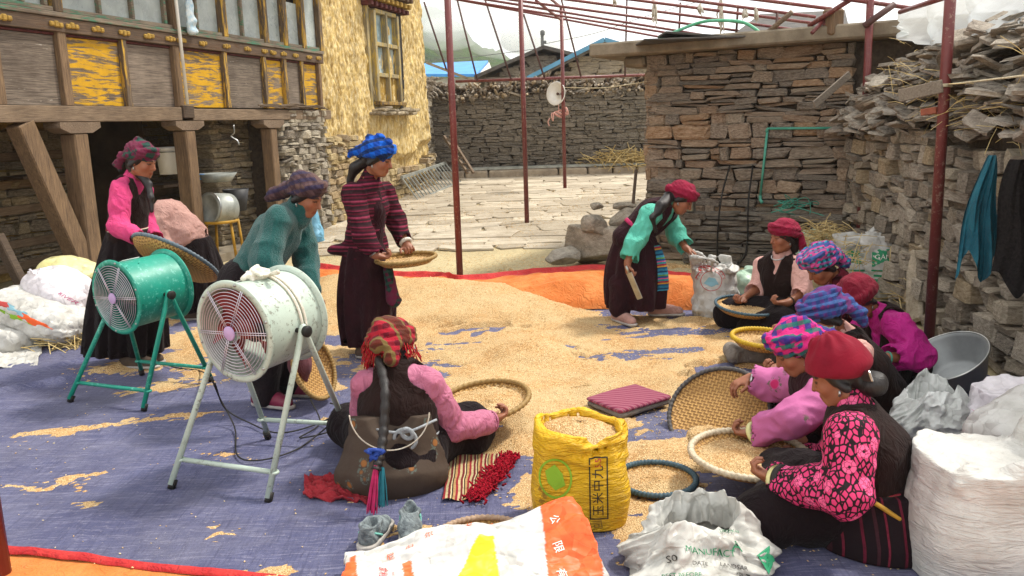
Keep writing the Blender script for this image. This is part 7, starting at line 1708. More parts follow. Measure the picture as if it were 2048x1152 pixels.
        if knot: d.ell(P(*knot[0]), np.array([knot[1] * 1.2, knot[1], knot[1]]) * big, Rm, .015)
        for q in lumps: d.ell(P(q[0], q[1], q[2]), np.array([q[3], q[3], q[3] * .8]) * big, Rm, .014)
        if tail:
            T = [P(q[0], q[1], q[2]) for q in tail]; d.chain(T, [q[3] for q in tail], .015)
        w1, w2 = SN(34, 8, seed), SN(80, 9, seed + 1)
        def dsp(Q):
            X = Q - c; uu = X @ u; ff = X @ f; return fold * np.sin(230 * (uu + .35 * ff) + 3.2 * w1(Q)) * .55 + fold * .9 * w2(Q)
        d.disp(dsp); d.ell(P(.075, 0, -.055 - .012), (.075, .075, .090), Rm, .006, 'sub'); d.cutplane(P(0, 0, -.07), -u * .85 + f * .3) if not tail else None
        return d.build(name, mat, s.t)
    def shoes(s, mat, toe, L=.24, sole='shoe_sole', h=.08):
        for q in 'LR':
            A = s.J['A' + q]; z0 = max(0.012, A[2] - h); f = nrm(np.asarray(toe[q], float) * V3(1, 1, 0)); c = V3(A[0], A[1], z0); d = SDF(c - V3(.3, .3, .03), c + V3(.3, .3, .2), .008)
            d.cap(c - f * .05 + V3(0, 0, .04), c + f * (L - .08) + V3(0, 0, .034), .042, .040, .02); d.cap(c - f * .04 + V3(0, 0, .05), A + V3(0, 0, .02), .042, .046, .03); d.cap(c + f * .0 + V3(0, 0, .06), c + f * .1 + V3(0, 0, .05), .046, .04, .02); d.cutplane(c, (0, 0, -1)); o = d.build('shoe', mat, s.t)
            d = SDF(c - V3(.3, .3, .03), c + V3(.3, .3, .08), .008); d.cap(c - f * .05 + V3(0, 0, .02), c + f * (L - .07) + V3(0, 0, .02), .046, .045, 0); d.cutplane(c + V3(0, 0, .022), (0, 0, 1)); d.cutplane(c, (0, 0, -1)); d.build('sole', sole, o)
    def ring_on(s, q, t, mat, r=.032, w=.008, name='bracelet'):
        j = s.J; e = j['W' + q] - j['E' + q]; mb = MB(); mb.ring(j['E' + q] + e * t, e, r, w, 24, 8); mb.build(name, mat, s.t, True)
    def earring(s, mat='steel'):
        c = s.J['HD']
        for q in (-1, 1): p = c + s.r * q * .080 - s.u * .038 - s.f * .004; mb = MB(); mb.tube([p, p - V3(0, 0, .022)], [.004, .006], 6); mb.build('earring', mat, s.t, True)
CURL = (.55, .8, .6); GRIP = (.9, 1.1, .7); FLAT = (.25, .35, .25)

m_cloth('pink_hot', '#cf4678', '#b5386a', 10); m_cloth('vest_brown', '#241513', '#1a0f0c', 10); m_cloth('skirt_dark', '#160c0f', '#10080a', 10); m_cloth('maroon_dark', '#30131a', '#220c12', 9); m_cloth('dusty_pink', '#b08a80', '#9d776e', 14)
b = NB('teal_fleece'); n = b.noise(b.obj, 70, 5, .7); n2 = b.noise(b.obj, 160, 3, .7); b.set(b.mix(b.ramp(n, [(.3, 0.), (.7, 1.)]), '#0f4543', '#175956'), .95, .1); b.b.inputs['Sheen Weight'].default_value = .3; b.bump(b.mix(.5, n, n2), 1., .015)
m_cloth('pants_dark', '#1f181b', '#151013', 10); m_simple('maroon_rubber', '#7a1f3c', '#64182f', 8, .5, .4); m_simple('boot_brown', '#5a4a3d', '#453a30', 20, .7); m_cloth('pink_satin', '#b9708a', '#a35a74', 8, .45); m_cloth('pale_pink', '#d8a99f', '#c5958c', 10); m_cloth('mint_satin', '#5cb8a2', '#4aa38d', 8, .6); m_cloth('magenta_satin', '#b3207a', '#98176a', 8, .55); m_cloth('crimson', '#8e1f3b', '#74162e', 14); m_cloth('red_felt', '#7d1529', '#6b1022', 10, fold=-.4); m_cloth('maroon_turban', '#7b1a2e', '#5f1020', 12); m_cloth('white_cuff', '#dcd6cc', '#c8c0b3', 12); m_simple('silver', '#c9c9c9', '#9f9f9f', 20, .3, .5, 1., bump=.2, bscale=90)
m_plaid('plaid_green_maroon', '#1d3330', ['#5a1b35', '#274a3f', '#6d2440'], 11); m_plaid('plaid_brown', '#3d2b30', ['#4f3a3c', '#2c2740', '#5d4640'], 8); m_plaid('plaid_blue', '#1256b8', ['#0f3f96', '#14233f', '#1d6bd0'], 7); m_plaid('plaid_red', '#7a1626', ['#5c1220', '#a51f30', '#4c2a1c', '#6d5a35'], 10); m_plaid('plaid_tealpink', '#23465f', ['#2a8fa3', '#8d3f7c', '#3b4f8c', '#c04a86'], 15); m_plaid('plaid_bluepurple', '#2d3a70', ['#49306e', '#3f5f93', '#6e2d68'], 12); m_plaid('plaid_purple', '#42307c', ['#a8256e', '#1f6a5c', '#3a2a7a', '#d0307c'], 10); m_plaid('shawl_red', '#3c141c', ['#5a1824', '#2a1016', '#6d2030'], 12)
m_stripes('knit_stripes', [(0, '#2a1a1e'), (.16, '#6d1f33'), (.24, '#2f1b20'), (.34, '#5c1a2a'), (.40, '#87324a'), (.50, '#351a22'), (.62, '#541828'), (.74, '#2a1518'), (.82, '#6a2035'), (.9, '#3a1c24')], 2.9, 'Z', 1.0)
m_stripes('apron_rainbow', [(0, '#2d6f8c'), (.12, '#1d4a6a'), (.22, '#b58a2c'), (.30, '#8d2a3a'), (.40, '#2f7f86'), (.52, '#c24a7c'), (.58, '#2a4f7c'), (.70, '#5c8a3c'), (.78, '#3f8fa8'), (.9, '#1f3f5c')], 2.3, 'Z', .3)
m_stripes('apron_dark', [(0, '#1c1417'), (.3, '#5c1a2a'), (.37, '#1c1417'), (.62, '#3c2026'), (.70, '#1a1215'), (.88, '#6a2030'), (.93, '#1c1417')], 2.4, 'X', .8)
m_stripes('belt_stripe', [(0, '#8a2a35'), (.25, '#2f3a2c'), (.4, '#c7bda8'), (.5, '#7a1f2c'), (.75, '#3a4a34')], 5, 'Z', .2)
def m_floral(name, base, petal, dark, scale, leaf=None):
    b = NB(name); vd = b.vor(b.obj, scale); ve = b.vor(b.obj, scale * 1.9, 'DISTANCE_TO_EDGE'); c2 = b.vor(b.obj, scale, 'F1', 'Color'); sp = b.sep(c2)
    m1 = b.math('MULTIPLY', b.ramp(vd, [(.18, 1.), (.26, 0.)]), b.ramp(sp[0], [(.50, 0.), (.55, 1.)])); c = b.mix(m1, base, petal); m2 = b.math('MULTIPLY', b.ramp(vd, [(.24, 0.), (.27, 1.), (.36, 1.), (.42, 0.)]), b.ramp(b.noise(b.obj, scale * 5, 3, .6), [(.5, 0.), (.54, 1.)])); c = b.mix(b.math('MULTIPLY', m2, b.ramp(sp[0], [(.50, 0.), (.55, .8)])), c, leaf or dark)
    b.set(c, .75, .2); b.bump(b.noise(b.obj, 25, 4, .6), .4, .01); return b.m
m_floral('pink_floral', '#b3608f', '#b8265f', '#4a5a3a', 9, '#4a5a3a')
b = NB('pink_black_lace'); ve = b.vor(b.map(b.obj, (1, 1, .6), (.4, .7, .2)), 52, 'DISTANCE_TO_EDGE'); vd = b.vor(b.obj, 13); ve2 = b.vor(b.obj, 60, 'DISTANCE_TO_EDGE'); bg = b.mix(b.ramp(ve, [(.10, 0.), (.14, 1.)]), '#1c1216', '#c83a6c'); fl = b.mix(b.ramp(ve2, [(.03, 0.), (.06, 1.)]), '#7a1a3c', '#e2618f'); fl = b.mix(b.ramp(vd, [(.06, 0.), (.09, 1.)]), '#2a1218', fl); c = b.mix(b.ramp(vd, [(.30, 1.), (.34, 0.)]), bg, fl); b.set(c, .75, .2); b.bump(b.noise(b.obj, 25, 4, .6), .35, .01)
m_floral('apron_floral', '#43372e', '#8a5a30', '#4f5a52', 14, '#58635c')
b = NB('red_rug'); n = b.noise(b.obj, 90, 4, .7); b.set(b.mix(b.ramp(n, [(.35, 0.), (.65, 1.)]), '#7a1420', '#c92238'), .95, .1); b.bump(n, 1., .02)
m_stripes('rug_stripe', [(0, '#b5a57c'), (.2, '#6d2a2c'), (.4, '#c4b48c'), (.5, '#2a211c'), (.6, '#a8875a'), (.8, '#8a2a30')], 6, 'X', 1.5)
m_cloth('red_cloth', '#9c2f36', '#7d2029', 9)
# ---------------------------------------------------------------- the women, each posed from the photograph
def vec(a, b_): return nrm(np.asarray(b_, float) - np.asarray(a, float))
m_cloth('dusty_mauve', '#6d4348', '#57343a', 12); m_cloth('cord_grey', '#9fa4a8', '#85898d', 20)
# 1  pink blouse, standing behind the green fan
rim = T_P1 + V3(-.20, .04, .10)
J = dict(HD=D(284, 322, 5.98), NK=D(263, 362, 6.0), SR=D(240, 382, 5.86), SL=D(284, 384, 6.16), CH=D(258, 412, 6.0), PV=D(254, 472, 6.0), ER=D(238, 452, 5.74), WR=D(280, 480, 5.66), EL=D(290, 446, 6.22), WL=D(314, 482, 6.0), KL=D(262, 590, 6.02), KR=D(252, 590, 5.9), AL=D(275, 705, 6.0), AR=D(262, 708, 5.88))
J['AL'][2] = J['AR'][2] = .1
p = Person('woman in a hot pink blouse and dark dress standing behind the green fan', J, (.93, -.22, -.30)); p.body({'R': ((.9, .1, -.35), (0, -.2, -1), (.3, .9, 0), CURL), 'L': ((.8, -.3, -.4), (0, .2, -1), (.2, -.9, 0), CURL)})
p.blouse('pink_hot', seed=11, cuffs=(.92, .92), r=(.072, .066, .056), tr=(.135, .10)); p.vest('vest_brown', .021, (.9, -.35, 0), seed=12, tr=(.135, .10)); p.skirt_stand('skirt_dark', D(252, 706, 5.98) * V3(1, 1, 0) + V3(0, 0, .11), (.20, .28), seed=2, wr=(.15, .125)); p.belt('belt_stripe', .25, .05, .02, (.145, .11))
p.hair(tail=[(J['HD'] - p.f * .07 - p.u * .05, .045), (D(296, 368, 5.94), .026), (D(302, 396, 5.9), .024), (D(304, 422, 5.88), .01)]); p.scarf('plaid_green_maroon', 1.06, 2, ((-.12, .03, .0), .032), [(-.12, .03, .0, .028), (-.14, .04, -.06, .03), (-.13, .03, -.09, .018)], [(-.05, 0, .125, .03)], 21); p.shoes('boot_brown', dict(L=(1, -.2, 0), R=(1, -.2, 0))); p.earring()
# 2  stooping in a dusty pink sweater, far behind
Y2 = 7.5
J = dict(PV=D(372, 470, Y2), CH=D(335, 440, Y2), NK=D(308, 448, Y2), HD=D(288, 470, Y2), SL=D(318, 448, Y2 - .15), SR=D(322, 440, Y2 + .15), EL=D(330, 492, Y2 - .2), WL=D(325, 530, Y2 - .25), ER=D(312, 495, Y2 + .15), WR=D(300, 530, Y2 + .1), KL=D(375, 540, Y2 - .1), KR=D(392, 540, Y2 + .1), AL=D(385, 590, Y2 - .1), AR=D(400, 590, Y2 + .1))
J['AL'][2] = J['AR'][2] = .1
p = Person('person in a dusty pink sweater stooping behind the woman in hot pink', J, (-.6, -.1, -.8), (-.7, 0, .6)); p.body({}); p.blouse('dusty_pink', .02, seed=13, cuffs=(.8, .8), r=(.078, .072, .06), tr=(.18, .16)); p.skirt_stand('skirt_dark', V3(J['PV'][0] + .06, Y2, .1), (.22, .24), waist=J['PV'] + V3(.06, 0, -.02), seed=3, wr=(.17, .15)); p.hair(); p.scarf('crimson', 1.05, 2, None, seed=22); p.shoes('boot_brown', dict(L=(-1, 0, 0), R=(-1, 0, 0)))
# 3  teal fleece, bending behind the grey fan
J = dict(PV=D(498, 560, 5.02), CH=D(552, 470, 4.98), NK=D(596, 424, 4.95), HD=D(612, 392, 4.93), SR=D(556, 440, 4.80), SL=D(598, 436, 5.18), ER=D(528, 520, 4.68), WR=D(575, 585, 4.62), EL=D(612, 520, 5.15), WL=D(622, 590, 5.0), KL=D(545, 690, 5.05), KR=D(528, 690, 4.9), AL=D(585, 790, 5.1), AR=D(530, 800, 4.92))
J['AL'][2] = J['AR'][2] = .1
p = Person('woman in a teal fleece jacket bending forward behind the grey fan', J, (.86, -.28, -.42)); p.body({'R': ((.6, .2, -.7), (.3, .3, .2), (.1, 1, 0), GRIP), 'L': ((.5, -.1, -.8), (.2, -.4, .2), (0, -1, 0), GRIP)})
p.blouse('teal_fleece', .004, (.95, .95), (.078, .072, .056), .010, 'fleece_jacket', 14, tr=(.158, .125))
d = SDF(*p.bounds(['NK', 'HD'], .14), .008); d.cap(J['NK'] - p.u * .02, J['NK'] + (J['HD'] - J['NK']) * .45, .086, .080, 0); d.cap(J['NK'] + (J['HD'] - J['NK']) * .2, J['HD'] + (J['HD'] - J['NK']), .066, .075, .01, 'sub'); d.build('collar', 'teal_fleece', p.t)
d = SDF(*p.bounds(['PV', 'KL', 'KR', 'AL', 'AR'], .18), .010)
for q in 'LR': d.chain([J['PV'] + V3(0, .08 if q == 'L' else -.08, 0), J['K' + q], J['A' + q]], [.15, .10, .085], .05)
d.ell(J['PV'], (.17, .17, .15), None, .05); d.disp(fold_noise(8, .012)); d.build('trousers', 'pants_dark', p.t)
p.shoes('maroon_rubber', dict(L=(1, -.2, 0), R=(.9, -.4, 0))); p.hair(); p.scarf('plaid_brown', 1.02, 2, ((-.13, .0, -.01), .04), [(-.12, .02, -.02, .04), (-.17, .04, -.06, .04), (-.19, .06, -.10, .02)], [(-.07, 0, .10, .03), (-.10, -.04, .06, .035)], 23, .05, bandr=.021); p.earring()
d = SDF(D(590, 700, 4.9) - .3, D(590, 700, 4.9) + .3, .01); d.cap(D(585, 640, 4.85), D(598, 730, 4.85), .05, .06, .02); d.cap(D(598, 730, 4.85), D(608, 772, 4.85), .05, .008, .03); d.disp(fold_noise(9, .016, 20, 50, (1, 1, .3))); d.build('apron_end', 'dusty_mauve', p.t)
# 4  blue headscarf, standing with a tray
J = dict(HD=D(756, 318, 5.96), NK=D(737, 362, 6.0), SR=D(707, 388, 5.86), SL=D(768, 386, 6.18), CH=D(736, 418, 6.0), PV=D(730, 488, 6.02), ER=D(726, 470, 5.74), WR=D(752, 511, 5.72), EL=D(792, 446, 6.2), WL=D(812, 486, 6.10), KL=D(742, 590, 6.05), KR=D(728, 590, 5.92), AL=D(745, 702, 6.05), AR=D(735, 702, 5.93))
J['AL'][2] = J['AR'][2] = .1
p = Person('tall woman in a blue headscarf and striped maroon cardigan standing in the grain', J, (.93, -.22, -.28)); p.body({'R': ((.85, .35, -.25), (.1, .1, 1), (0, .4, -.1), GRIP), 'L': ((.35, -.55, -.75), (0, -.5, .6), (-.6, -.5, 0), GRIP)})
p.blouse('knit_stripes', .006, (.86, .93), (.076, .068, .058), .010, 'cardigan', 15, tr=(.145, .112)); p.vest('maroon_dark', .017, None, 'dress_bodice', 16, tr=(.150, .117), armr=.11) if False else None
d = SDF(*p.bounds(['CH', 'PV', 'NK'], .2), .0085); fw = nrm((.85, -.5, 0)); d.ecap(J['PV'] + fw * .035, J['CH'] + fw * .045, (.10, .105), (.085, .095), p.side, .03); d.ecap(J['CH'] + fw * .045, J['NK'] + fw * .04 - V3(0, 0, .04), (.085, .095), (.035, .05), p.side, .03); d.disp(fold_noise(17, .008)); d.cap(J['NK'], J['NK'] + fw * .12 - V3(0, 0, .02), .05, .045, .01, 'sub'); d.build('dress_bodice', 'maroon_dark', p.t)
d = SDF(*p.bounds(['PV'], .33), .009); d.ecap(J['PV'] + V3(0, 0, .06), J['PV'] - V3(0, 0, .10), (.155, .13), (.185, .155), p.side, 0); d.ell(J['PV'] + V3(-.17, -.02, -.03), (.09, .1, .045), None, .05); d.disp(fold_noise(18, .012)); d.cutplane(J['PV'] + V3(0, 0, -.10), (-.2, 0, -1)); d.cap(J['PV'] + V3(.2, -.06, -.15), J['PV'] + V3(.2, -.06, .1), .09, .05, .01, 'sub'); d.build('cardigan_tail', 'knit_stripes', p.t)
p.skirt_stand('maroon_dark', D(735, 698, 6.0) * V3(1, 1, 0) + V3(0, 0, .11), (.15, .17), waist=J['PV'] + V3(0, 0, .03), seed=4, wr=(.155, .135), bulge=.045, folds=9)
d = SDF(D(800, 570, 5.9) - .2, D(800, 570, 5.9) + .2, .009); d.cap(D(775, 540, 5.85), D(788, 600, 5.88), .03, .05, .02); d.cap(D(788, 600, 5.88), D(800, 600, 5.9), .04, .012, .02); d.disp(fold_noise(19, .008)); d.build('apron_corner', 'plaid_green_maroon', p.t)
p.hair(tail=[(J['HD'] - p.f * .08 - p.u * .03, .045), (D(712, 335, 6.0), .04), (D(700, 362, 6.02), .022), (D(694, 380, 6.02), .01)]); p.scarf('plaid_blue', 1.10, 2, ((-.12, .0, .03), .035), [(-.12, .02, .02, .03), (-.17, .03, .0, .025), (-.18, .03, -.03, .014)], [(-.02, 0, .135, .035), (.05, .02, .125, .03), (-.08, 0, .115, .032)], 24, .05); p.earring()
p.ring_on('R', .90, 'silver', .036, .006); 
mb = MB(); e = J['WL'] - J['EL']; mb.ring(J['EL'] + e * .95, e, .036, .014, 24, 8); mb.build('cuff', 'white_cuff', p.t, True); p.shoes('boot_brown', dict(L=(1, -.2, 0), R=(1, -.3, 0)))
# 5  seated with her back to the camera, red fringed scarf, long plait
rim5 = D(1010, 832, 4.12)
J = dict(HD=D(783, 694, 3.92), NK=D(783, 742, 3.86), SL=D(735, 768, 3.88), SR=D(858, 764, 3.80), CH=D(795, 815, 3.80), PV=D(805, 925, 3.78), ER=D(908, 856, 3.90), WR=D(985, 842, 4.06), EL=D(728, 850, 4.08), WL=D(870, 830, 4.28), KL=D(705, 905, 4.2), KR=D(945, 895, 4.15), AL=D(830, 910, 4.3), AR=D(850, 905, 4.2))
J['KL'][2] = J['KR'][2] = .14; J['AL'][2] = J['AR'][2] = .08; J['PV'][2] = .16
p = Person('woman in a red fringed headscarf and brown vest sitting with her back turned', J, (.28, .90, -.32), h=.006); p.body({'R': ((.75, .55, .2), (-.2, .4, .9), (-.5, .6, .3), GRIP), 'L': ((.9, .3, 0), (0, .2, 1), (0, -1, 0), GRIP)})
p.blouse('pink_satin', .0, (.93, .94), (.068, .064, .058), .009, seed=25, tr=(.155, .11)); p.vest('vest_brown', .025, None, seed=26, tr=(.155, .11), armr=.078)
bl = [(J['PV'], J['KL'], .16, .10), (J['PV'], J['KR'], .16, .10), (J['KL'], J['AL'], .10, .08), (J['KR'], J['AR'], .10, .08), (J['PV'] - V3(0, .06, .04), J['PV'] + V3(0, .1, -.04), .19, .18), (J['KR'] + V3(.0, -.1, -.06), J['KR'] + V3(.06, .1, -.08), .07, .06)]
p.skirt_sit('skirt_dark', bl, seed=27); p.belt('cord_grey', .36, .012, .030, (.16, .112), 'cord_belt')
# apron tied behind: low-slung pouch
bx = J['PV'] + V3(-.02, -.085, 0); d = SDF(bx - V3(.36, .3, .2), bx + V3(.36, .2, .3), .009)
d.ecap(bx + V3(-.01, .0, -.06), bx + V3(-.01, .02, .03), (.262, .19), (.235, .16), (1, 0, 0), 0); d.ecap(bx + V3(0, .03, .0), bx + V3(0, .05, .3), (.24, .168), (.175, .128), (1, 0, 0), .0)
d.disp(fold_noise(28, .014, 12, 34)); cx = bx + V3(.01, -.2, .27); d.ell(cx, (.17, .2, .17), None, .012, 'sub'); d.cutplane(bx + V3(0, .0, .20), (0, .15, 1)); d.cutplane(bx + V3(0, .02, 0), (0, 1, 0)); d.cutplane((0, 0, .014), (0, 0, -1)); d.build('back_apron', 'apron_floral', p.t)
mb = MB(); A = np.linspace(math.pi * 1.02, math.pi * 1.98, 26); mb.tube([bx + V3(math.cos(a) * .175 + .01, -.155 - .02 * math.sin(-a), .272 + math.sin(a) * .172) for a in A], .003, 6); mb.build('apron_edge', 'rag_white', p.t, True)
kn = J['PV'] + V3(.045, -.185, .12); mb = MB(); mb.ring(kn, (0.1, 1, .1), .05, .008, 28, 7); mb.ring(kn + V3(.012, -.01, .03), (0.3, 1, .3), .026, .010, 22, 7); mb.tube(curve_pts([kn + V3(-.13, .03, .04), kn + V3(-.05, 0, .035), kn + V3(.03, 0, .04), kn + V3(.14, .05, .07)], 14), .006, 6); mb.build('cord_knot', 'cord_grey', p.t, True)
p.hair(); p.scarf('plaid_red', 1.10, 2, ((-.12, .0, .0), .035), [(-.10, .05, .0, .04), (-.12, .06, -.06, .035)], [(-.06, -.03, .10, .03)], 28, .03, bandr=.021)
# scarf fringe
mb = MB(); r_ = np.random.default_rng(9); c = J['HD']
for k in range(230):
    a = r_.uniform(-1.9, 1.9); zz = r_.uniform(-.06, .055); a0 = c - p.f * math.cos(a) * .125 + p.r * math.sin(a) * .118 + V3(0, 0, zz - .02 * abs(a)); dn = V3(0, 0, -1) * r_.uniform(.03, .065) + (-p.f * math.cos(a) + p.r * math.sin(a)) * r_.uniform(.0, .03); mb.tube([a0, a0 + dn * .5 + r_.normal(size=3) * .004, a0 + dn], [.0035, .003, .002], 4, False)
m_stripes('fringe_red', [(0, '#b0182c'), (.5, '#7d1220'), (.7, '#8d7f45'), (.8, '#c21f34')], 40, 'X', 4); mb.build('scarf_fringe', 'fringe_red', p.t, True)
pl_ = curve_pts([J['HD'] - p.f * .11 - p.u * .06 + V3(-.01, 0, 0), D(770, 775, 3.60), D(768, 850, 3.52), D(762, 905, 3.45), D(752, 940, 3.41)], 60); mb = MB(); mb.tube(pl_, [.017 + .006 * abs(math.sin(i * .62)) for i in range(60)], 10); mb.build('plait', 'hair', p.t, True)
m_simple('tassel_pink', '#b8245c', '#931a48', 30, .7); m_simple('tassel_teal', '#1f6d7c', '#17545f', 30, .7); m_simple('ribbon_blue', '#1f3f8f', '#172f6f', 20, .7)
for nm, q0, q1, mt, n_ in (('tassel', D(752, 930, 3.41), D(744, 1022, 3.37), 'tassel_pink', 40), ('tassel', D(764, 935, 3.42), D(762, 1010, 3.38), 'tassel_teal', 26)):
    mb = MB()
    for k in range(n_): o_ = r_.normal(size=3) * V3(.011, .008, .004); mb.tube([q0 + o_ * .3, (q0 + q1) / 2 + o_ * .9, q1 + o_ * 1.3], [.0035, .0035, .0025], 5, False)
    mb.build(nm, mt, p.t, True)
mb = MB(); q = D(748, 905, 3.43)
for k in range(5): mb.tube(curve_pts(q + r_.normal(size=(4, 3)) * V3(.018, .008, .014), 8), .009, 6)
mb.build('ribbon', 'ribbon_blue', p.t, True); p.ring_on('R', .97, 'pink_satin', .05, .006, 'cuff_edge')
# her rug and the red cloth beside it
cR = [G(885, 1008, .012), G(950, 1008, .012), G(1022, 920, .012), G(905, 905, .012)]; t = thing('rug', 'small patterned rug with a shaggy red edge under the woman with the plait', 'rug', np.mean(cR, 0)); S, T = np.meshgrid(np.linspace(0, 1, 24), np.linspace(0, 1, 24), indexing='ij')
P_ = ((1 - S) * (1 - T))[..., None] * cR[0] + (S * (1 - T))[..., None] * cR[1] + (S * T)[..., None] * cR[2] + ((1 - S) * T)[..., None] * cR[3]; P_[..., 2] += .022 + .006 * np.sin(S * 9); ii = np.arange(576).reshape(24, 24); obj('woven_mat', P_.reshape(-1, 3), np.stack([ii[:-1, :-1], ii[1:, :-1], ii[1:, 1:], ii[:-1, 1:]], -1).reshape(-1, 4), 'rug_stripe', t, True)
mb = MB(); 
for k in range(700):
    f_ = r_.random(); a0 = cR[1] + (cR[2] - cR[1]) * f_ + r_.normal(size=3) * V3(.022, .022, 0) + V3(0, 0, .02); mb.tube([a0, a0 + r_.normal(size=3) * V3(.014, .014, .006) + V3(.004, -.004, .022)], [.006, .004], 4, True)
mb.build('shaggy_edge', 'red_rug', t, True)
sheet('red_cloth', 'crumpled red cloth spread beside the woman with the plait', 'cloth', [G(605, 1000, .02), G(740, 1012, .02), G(730, 948, .05), G(610, 952, .03)], 'red_cloth', 66, .085, 70, .01, 9.)
# 6  mint blouse, stooping over the white sack
J = dict(PV=D(1258, 478, 6.85), CH=D(1306, 432, 6.85), NK=D(1334, 408, 6.84), HD=D(1362, 398, 6.80), SR=D(1300, 430, 6.68), SL=D(1338, 428, 7.02), ER=D(1268, 488, 6.58), WR=D(1255, 528, 6.55), EL=D(1354, 470, 7.0), WL=D(1373, 497, 6.85), KL=D(1300, 560, 6.95), KR=D(1245, 570, 6.75), AL=D(1318, 622, 6.92), AR=D(1240, 634, 6.74))
J['AL'][2] = .11; J['AR'][2] = .11
p = Person('stooping woman in a mint blouse and dark dress with a rainbow striped apron', J, (.80, -.22, -.55), (.5, 0, .85)); p.body({'R': ((.05, -.1, -1), (.9, .2, 0), (.3, -.9, 0), GRIP), 'L': ((.75, -.35, -.5), (-.2, -.2, -.9), (.3, -.9, 0), CURL)})
p.blouse('mint_satin', .002, (.86, .70), (.080, .076, .068), .012, seed=31, tr=(.14, .11)); p.vest('maroon_dark', .023, (.35, -.5, -.6), seed=32, tr=(.14, .11)); p.skirt_stand('maroon_dark', V3((J['AL'][0] + J['AR'][0]) / 2 - .03, 6.84, .13), (.19, .24), waist=J['PV'] + (J['CH'] - J['PV']) * .25 + V3(0, 0, .02), seed=7, wr=(.15, .14), bulge=.05, folds=8)
d = SDF(*p.bounds(['AR', 'KR'], .16), .01); d.chain([J['KR'], J['AR'] + V3(0, 0, .03)], [.11, .085], .03); d.disp(fold_noise(33, .012)); d.build('trouser_leg', 'maroon_dark', p.t)
sk6 = p.t.children[[c.name.split('.')[0] for c in p.t.children].index('skirt')]
for nm, mt, x0, x1 in (('apron', 'apron_rainbow', -.10, .03), ('apron', 'apron_rainbow', .035, .12)):
    decal(sk6, [rect2(x0, -.19, x1, .17, 10, 24)], D(1308, 528, 6.84), (.80, .55, 0), (0, 0, 1), mt, nm, p.t, .014, nrm((-.5, .85, 0)), .6)
p.belt('tassel_pink', .35, .035, .022, (.145, .115)); p.hair(tail=[(J['HD'] - p.f * .08 - p.u * .02, .05), (D(1322, 412, 6.66), .045), (D(1303, 436, 6.60), .032), (D(1312, 462, 6.6), .016)]); p.scarf('crimson', 1.08, 2, ((-.12, .03, .02), .03), None, [(.02, 0, .11, .03)], 34, .03, fold=.0035); p.earring(); p.shoes('dusty_pink', dict(L=(1, -.1, 0), R=(.5, -1, 0)))
mb = MB(); a, c_ = D(1258, 546, 6.50), D(1280, 598, 6.46); mb.bar(a, c_, .06, .006, (.75, .6, 0), .002); t = thing('metal_dustpan', 'flat metal scoop held down in the stooping woman\'s hand', 'scoop', c_); mb.build('blade', 'steel', t)
mb = MB(); mb.tube([a + vec(c_, a) * .06, a], .010, 8); mb.build('handle', 'steel', t, True)
# 7  pale pink blouse and crimson scarf, seated by the white sack
J = dict(HD=D(1566, 474, 6.42), NK=D(1564, 510, 6.46), SL=D(1600, 534, 6.36), SR=D(1526, 532, 6.62), CH=D(1562, 556, 6.48), PV=D(1566, 640, 6.52), EL=D(1606, 590, 6.24), WL=D(1572, 606, 6.16), ER=D(1514, 578, 6.58), WR=D(1488, 596, 6.46), KL=D(1560, 650, 6.15), KR=D(1460, 640, 6.5), AL=D(1500, 650, 6.25), AR=D(1510, 650, 6.4))
J['PV'][2] = .14; J['KL'][2] = J['KR'][2] = .12; J['AL'][2] = J['AR'][2] = .07
p = Person('woman in a pale pink blouse and crimson headscarf sitting upright beside the white sack', J, (-.93, -.32, -.05)); p.body({'L': ((-.9, .1, .0), (.1, .3, .9), (0, 1, .3), GRIP), 'R': ((-.7, -.5, -.2), (.1, -.2, .9), (.5, -.9, 0), GRIP)})
p.blouse('pale_pink', .0, (.35, .4), (.072, .072, .068), .010, seed=41, tr=(.14, .105)); p.vest('vest_brown', .023, (-.75, -.65, 0), seed=42, tr=(.14, .105)); p.skirt_sit('skirt_dark', [(J['PV'], J['KL'], .15, .11), (J['PV'], J['KR'], .15, .11), (J['KL'], J['AL'], .11, .09), (J['KR'], J['AR'], .11, .09), (J['PV'] - V3(.05, .1, .06), J['PV'] - V3(.25, .2, .08), .12, .08)], seed=43); p.belt('belt_stripe', .2, .04, .03, (.155, .11))
p.hair(tail=[(J['HD'] - p.f * .09 - p.u * .03, .05), (J['HD'] - p.f * .10 - p.u * .10, .035)]); p.scarf('crimson', 1.07, 2, ((-.12, .0, .0), .034), [(-.12, -.02, .0, .032), (-.14, -.03, -.07, .032), (-.13, -.03, -.12, .018)], [], 44, .035, fold=.0035); p.earring(); p.ring_on('L', .72, 'black_cable', .030, .005)
mb = MB(); q = J['NK'] + V3(-.04, -.04, .0); mb.ring(q, (-.4, -.4, 1), .052, .005, 30, 6); mb.build('necklace', 'silver', p.t, True)
